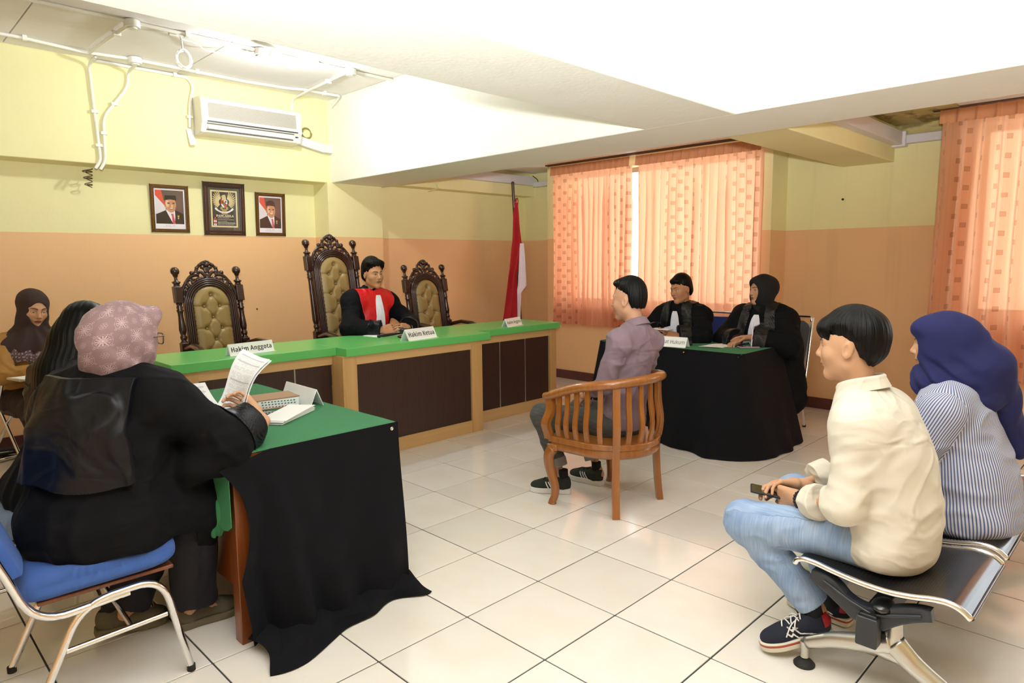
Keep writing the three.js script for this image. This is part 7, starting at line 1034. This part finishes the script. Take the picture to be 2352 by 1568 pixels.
// ---------- prosecutor with long black hair ----------
{
  const r = { hip: [0, 0.52, -0.06], neck: [0, 1.02, 0.05], head: { c: [0, 1.16, 0.1], yaw: 0.1, nod: 0.35, s: 0.95 }, shL: [0.185, 0.95, 0.03], shR: [-0.185, 0.95, 0.03], elL: [0.24, 0.76, 0.2], elR: [-0.22, 0.76, 0.2], wrL: [0.1, 0.79, 0.4], wrR: [-0.06, 0.79, 0.4], hiL: [0.1, 0.5, 0], hiR: [-0.1, 0.5, 0], knL: [0.14, 0.5, 0.34], knR: [-0.14, 0.5, 0.34], anL: [0.1, 0.11, 0.3], anR: [-0.1, 0.11, 0.3], toL: [0.1, 0.03, 0.42], toR: [-0.1, 0.03, 0.42] };
  const p = person('person with long straight black hair and a gold hair clip in a black robe', [0.66, 0, -3.36], Math.PI / 2 + 0.25, r, { hh: 0.004, skin: '#c79a78', handL: { y: [-0.5, 0, 0.8], z: [0, -1, 0] }, handR: { y: [0.5, 0, 0.8], z: [0, -1, 0] } });
  const f = robe(p, { o: 0.04, floor: 0.3, h: 0.01, mouth: 0.08, add: [cap([-0.12, 0.9, -0.08], [-0.16, 0.5, -0.16], 0.09, 0.12, 0.06)] });
  const keep = (x, y, z) => Math.max(Math.abs(x) - 0.2, 0.8 - y, -Math.abs(y - 0.955 - 0.02 * Math.sin(x * 30)) + 0.002, z - 0.12);
  addMesh('satin_panel', netMesh(shell(near(f, 0.05, (x, y, z) => 0.01 * (0.5 - crease(x, y, z, 13, 9, 13))), 0.004, 0.012, keep), [-0.3, 0.76, -0.25], [0.3, 1.08, 0.2], 0.006), M.satinBrown, p.t, 'creased satin collar panel');
  const hf0 = field([raw(p.toHead(field([ell([0, 0.042, -0.016], [0.0865, 0.1, 0.108], 0.02), ell([0, -0.03, -0.05], [0.085, 0.085, 0.07], 0.04)])), 0.03), cap([0.0, 1.12, 0.03], [-0.02, 0.97, -0.03], 0.088, 0.088, 0.05), cap([-0.03, 1.0, -0.03], [-0.07, 0.7, -0.13], 0.085, 0.035, 0.05), cap([-0.08, 1.08, 0.06], [-0.12, 0.84, -0.03], 0.05, 0.045, 0.05), cap([0.05, 1.0, -0.03], [0.04, 0.74, -0.1], 0.07, 0.035, 0.05), { k: 0.01, sub: 1, f: p.toHead(field([ell([0, -0.055, 0.105], [0.062, 0.115, 0.085], 0.01)])) }]);
  const hf = near(hf0, 0.02, (x, y, z) => 0.0009 * Math.sin((x - z * 0.7) * 240 + 6 * n3(x * 10, y * 3, z * 10)));
  const uvf = () => (q) => [(q[0] - q[2] * 0.8) * 0.9, q[1]];
  addMesh('hair', netMesh(hf, [-0.28, 0.58, -0.3], [0.2, 1.32, 0.24], 0.0042, null, uvf), M.hair, p.t, 'long straight black hair down the back');
  const gold = std(0xd9b25a, 0.25, { metalness: 1 }); part('hair_clip', [tube([[-0.06, 1.263, 0.085], [-0.085, 1.245, 0.12]], 0.003, 4, 6), ball(0.011, -0.088, 1.238, 0.125, 1, 0.7, 1.1)], gold, p.t, 'gold hair clip');
}
// ---------- clerk in the brown headscarf ----------
{
  const r = { hip: [0, 0.5, -0.06], neck: [0, 0.965, 0.0], head: { c: [0.02, 1.14, 0.04], yaw: -0.05, nod: 0.2, tilt: -0.1, s: 1.04 }, shL: [0.17, 0.9, -0.01], shR: [-0.17, 0.9, -0.01], elL: [0.23, 0.71, 0.14], elR: [-0.24, 0.71, 0.14], wrL: [0.1, 0.735, 0.34], wrR: [-0.02, 0.735, 0.33], hiL: [0.1, 0.48, 0], hiR: [-0.1, 0.48, 0], knL: [0.13, 0.48, 0.36], knR: [-0.13, 0.48, 0.36], anL: [0.1, 0.1, 0.3], anR: [-0.1, 0.1, 0.3], toL: [0.1, 0.03, 0.42], toR: [-0.1, 0.03, 0.42] };
  const p = person('person in a brown lace-hemmed headscarf and mustard jacket, writing by the left wall', [0.95, 0, -5.84], 0.22, r, { seam: 1, hh: 0.0027, skin: '#c99b76', face: { noEars: true, lids: 0.75, lip: '#a5544c', brow: 1.1 }, handR: { y: [0.85, -0.25, 0.45], z: [0.1, -0.8, -0.5], curl: [0.4, 0.6, 0.4] }, handL: { y: [-0.6, -0.1, 0.7], z: [0, -1, -0.2], curl: [0.2, 0.4, 0.3] } });
  const must = clothM(0xa87b3c, 0.85, { sheenColor: new THREE.Color(0.8, 0.65, 0.4) }), P = bodyPrims(r, 0.02, false, false); for (const s of ['L', 'R']) P.push(cap(r['sh' + s], r['el' + s], 0.066, 0.06, 0.03), cap(r['el' + s], vmix(r['el' + s], r['wr' + s], 0.92), 0.058, 0.042, 0.03), cutAt(vmix(r['el' + s], r['wr' + s], 0.9), vsub(r['wr' + s], r['el' + s]), 0.09));
  garment(p, 'jacket', near(field(P), 0.04, (x, y, z) => 0.009 * (0.4 - crease(x, y, z, 13, 22, 13))), must, [-0.36, 0.36, -0.24], [0.36, 1.05, 0.42], 0.0085);
  const sk = clothM(0x2a1f1c, 0.9), J = [ell(r.hip, [0.19, 0.11, 0.15], 0.05)]; for (const s of ['L', 'R']) J.push(cap(r['hi' + s], r['kn' + s], 0.1, 0.09, 0.09), cap(r['kn' + s], r['an' + s], 0.09, 0.1, 0.09)); garment(p, 'skirt', near(field(J), 0.04, (x, y, z) => 0.008 * (0.4 - crease(x, y, z, 14, 5, 14))), sk, [-0.3, 0.06, -0.24], [0.3, 0.64, 0.5], 0.012);
  const brown = L3('#3a2926'), lace = L3('#6f5660'), bead = L3('#cfbfc4'), dk = L3('#4a3840');
  const hem = (x, z) => 0.765 - 0.1 * smooth(-0.05, 0.2, x) + 0.03 * smooth(0, -0.25, x) - 0.0 * z + 0.008 * Math.abs(Math.sin((x + z) * 60));
  const sm = phys(0xffffff, 0.85, { vertexColors: true, bumpMap: WEAVE, bumpScale: 0.0005, sheen: 0.2 });
  scarf(p, sm, { t: 0.016, lo: [-0.32, 0.6, -0.22], hi: [0.32, 1.33, 0.26], h: 0.0048, open: { c: [0, -0.012, 0.1], r: [0.055, 0.081, 0.085] }, head: [ell([0, 0.045, -0.07], [0.078, 0.08, 0.06], 0.03)], body: [cap([0, 1.04, 0.02], [0, 0.95, 0.01], 0.085, 0.115, 0.06), ell([0, 0.85, 0.02], [0.245, 0.15, 0.13], 0.08), ell([0.04, 0.77, 0.07], [0.19, 0.17, 0.1], 0.07), { k: 0.004, sub: 1, f: (x, y, z) => (y - hem(x, z)) * 0.8 }],
    fold: (x, y, z) => 0.009 * smooth(1.06, 0.94, y) * Math.sin(Math.atan2(x, y - 1.12) * 15 + 2 * n3(x * 8, y * 8, z * 8)) + 0.004 * (0.4 - crease(x, y, z, 9, 12, 9)),
    color: (x, y, z) => { const d = y - hem(x, z); if (d > 0.1 || z < -0.08) return brown; const e = d + 0.012 * Math.sin((x + z) * 70); if (e > 0.075) return brown; const u = (x + z * 0.7) * 44, v = d * 44, du = u - Math.floor(u) - 0.5, dv = v - Math.floor(v) - 0.5, q = Math.hypot(du, dv); return q < 0.2 ? bead : q < 0.34 ? dk : n3(x * 90, y * 90, z * 90) > 0.62 ? bead.map((c) => c * 0.7) : lace; } });
  const nb = thing('notebook', 'brown notebook on white papers under the hands of the person in the brown headscarf', 'notebook', [1.0, 0.707, -5.43], 0.35); part('papers', bx(0.34, 0.006, 0.24, -0.04, 0.003, 0, 0.001), M.paper, nb); part('cover', bx(0.22, 0.014, 0.17, 0.03, 0.0135, -0.005, 0.003), std(0x8b5a3c, 0.5), nb);
}
// ---------- lawyers ----------
function lawyer(label, pos, turn, r, o) {
  const p = person(label, pos, turn, r, o.person), f = robe(p, { o: 0.035, floor: 0.3, h: 0.0085, mouth: 0.08, cuff: -0.015, ...o.robe });
  const band = (x, y, z) => { const ax = Math.abs(x - (o.cx ?? 0)), inner = mix(0.055, 0.085, smooth(1.05, 0.8, y)), outer = inner + 0.085; return Math.max(inner - ax, ax - outer, 0.8 - y, -0.02 - z); };
  addMesh('satin_lapels', netMesh(shell(near(f, 0.04, (x, y, z) => 0.005 * (0.5 - crease(x, y, z, 11, 8, 11))), 0.002, 0.009, band), [-0.25, 0.76, -0.05], [0.25, 1.08, 0.3], 0.006), M.satinBrown, p.t, 'satin front bands');
  jabot(p, f, o.jabot); cuffBand(p, f, 'L', 0.09, -0.015, M.satinBrown); cuffBand(p, f, 'R', 0.09, -0.015, M.satinBrown); return { p, f };
}
{
  const r = { hip: [0, 0.52, -0.1], neck: [0.01, 1.035, 0.06], head: { c: [0.03, 1.185, 0.115], yaw: -0.3, nod: 0.1, tilt: 0.08, s: 0.95 }, shL: [0.2, 0.955, 0.03], shR: [-0.2, 0.955, 0.03], elL: [0.28, 0.8, 0.17], elR: [-0.3, 0.8, 0.17], wrL: [0.12, 0.8, 0.31], wrR: [-0.08, 0.82, 0.32], hiL: [0.09, 0.5, -0.06], hiR: [-0.09, 0.5, -0.06], knL: [0.13, 0.5, 0.26], knR: [-0.13, 0.5, 0.26], anL: [0.12, 0.1, 0.2], anR: [-0.12, 0.1, 0.2], toL: [0.12, 0.03, 0.32], toR: [-0.12, 0.03, 0.32] };
  const { p } = lawyer('person with short black hair in a black robe, holding papers at the right table', [5.3, 0, -3.12], -Math.PI / 2, r, { person: { seam: 1, skin: '#b9835f', handL: { y: [-0.65, 0.15, 0.6], z: [-0.3, -0.5, -0.6], curl: [0.5, 0.7, 0.4] }, handR: { y: [0.6, 0.2, 0.7], z: [0.5, -0.5, -0.5], curl: [0.5, 0.7, 0.4] }, face: { brow: 0.95 } }, jabot: { y0: 1.0, y1: 0.78, w: 0.05, x: 0.0 } });
  collar(p, M.robe, { r: 0.072, h: 0.035, fall: 0.05, open: 0.5 }); 
  hairCap(p, { low: [[0.13, 0.062], [0.08, 0.058], [0.05, 0.045], [0.03, 0.018], [0.005, 0.02], [-0.03, -0.02], [-0.07, -0.06], [-0.16, -0.07]], t: 0.009, top: 0.022, jag: 0.004, add: [ell([0, 0.085, 0.06], [0.06, 0.03, 0.04], 0.02)] });
}
{
  const r = { hip: [0, 0.52, -0.05], neck: [0, 1.03, 0.0], head: { c: [0.0, 1.185, 0.05], yaw: -0.55, nod: -0.04, s: 0.96 }, shL: [0.19, 0.955, -0.01], shR: [-0.19, 0.955, -0.01], elL: [0.29, 0.77, 0.14], elR: [-0.28, 0.77, 0.15], wrL: [0.03, 0.815, 0.27], wrR: [-0.06, 0.79, 0.33], hiL: [0.1, 0.5, -0.02], hiR: [-0.1, 0.5, -0.02], knL: [0.17, 0.48, 0.3], knR: [-0.15, 0.48, 0.3], anL: [0.16, 0.1, 0.1], anR: [-0.13, 0.1, 0.2], toL: [0.17, 0.03, 0.22], toR: [-0.12, 0.03, 0.32], girth: 1.25 };
  const { p, f } = lawyer('person in a black headscarf and black robe with white bands at the right table', [5.44, 0, -2.46], -Math.PI / 2, r, { person: { seam: 1, skin: '#c4926f', face: { noEars: true, brow: 1.1 }, handL: { y: [-0.9, -0.12, 0.3], z: [0.1, -0.85, 0.45], curl: [0.2, 0.3, 0.2], spread: 0.1 }, handR: { y: [-0.1, -0.25, 0.9], z: [0.3, -0.85, -0.2], curl: [0.3, 0.5, 0.4] } }, robe: { o: 0.045, up: 0.01, floor: 0.1, drop: 0.04, mouth: 0.085, add: [cap([0.22, 0.75, -0.02], [0.26, 0.3, 0.0], 0.1, 0.12, 0.08)] }, jabot: { y0: 0.99, y1: 0.76, w: 0.062, slant: 0.0 } });
  const bk = clothM(0x0a0a0c, 0.9, { sheenColor: new THREE.Color(0.1, 0.1, 0.12) });
  scarf(p, bk, { t: 0.02, lo: [-0.22, 0.92, -0.24], hi: [0.22, 1.36, 0.24], h: 0.0055, open: { c: [0.0, -0.018, 0.105], r: [0.063, 0.085, 0.095] }, head: [ell([0, 0.07, 0.06], [0.064, 0.036, 0.042], 0.03), ell([0, 0.03, -0.085], [0.082, 0.08, 0.062], 0.04)], body: [cap([0, 1.1, 0.02], [0, 1.0, 0.01], 0.08, 0.1, 0.05)], fold: (x, y, z) => 0.007 * smooth(1.12, 1.02, y) * Math.sin((x + y * 1.4 + z) * 60) + 0.004 * (0.4 - crease(x, y, z, 12, 7, 12)) });
  const mar = clothM(0x4a0f1c, 0.85); garment(p, 'skirt', near(field([cap([0.17, 0.45, 0.12], [0.16, 0.06, 0.08], 0.1, 0.13, 0.05), cap([-0.14, 0.45, 0.2], [-0.12, 0.06, 0.2], 0.1, 0.12, 0.08), also(raw((x, y, z) => 0.02 - y), 0.01)]), 0.03, (x, y, z) => 0.008 * (0.4 - crease(x, y, z, 16, 4, 16))), mar, [-0.3, 0, -0.1], [0.34, 0.6, 0.4], 0.012, 'maroon skirt');
  for (const s of ['L', 'R']) { const e = r['el' + s], w = r['wr' + s], a = vmix(e, w, 0.8), b = vmix(e, w, 0.99), d = vsub(w, e); garment(p, 'maroon_cuff', field([cap(a, b, 0.046, 0.05, 0.01), cutAt(b, d, 0.1), cutAt(a, d.map((v) => -v), 0.1)]), mar, b.map((v) => v - 0.14), b.map((v) => v + 0.14), 0.006); }
}
renderer.render(scene, camera);
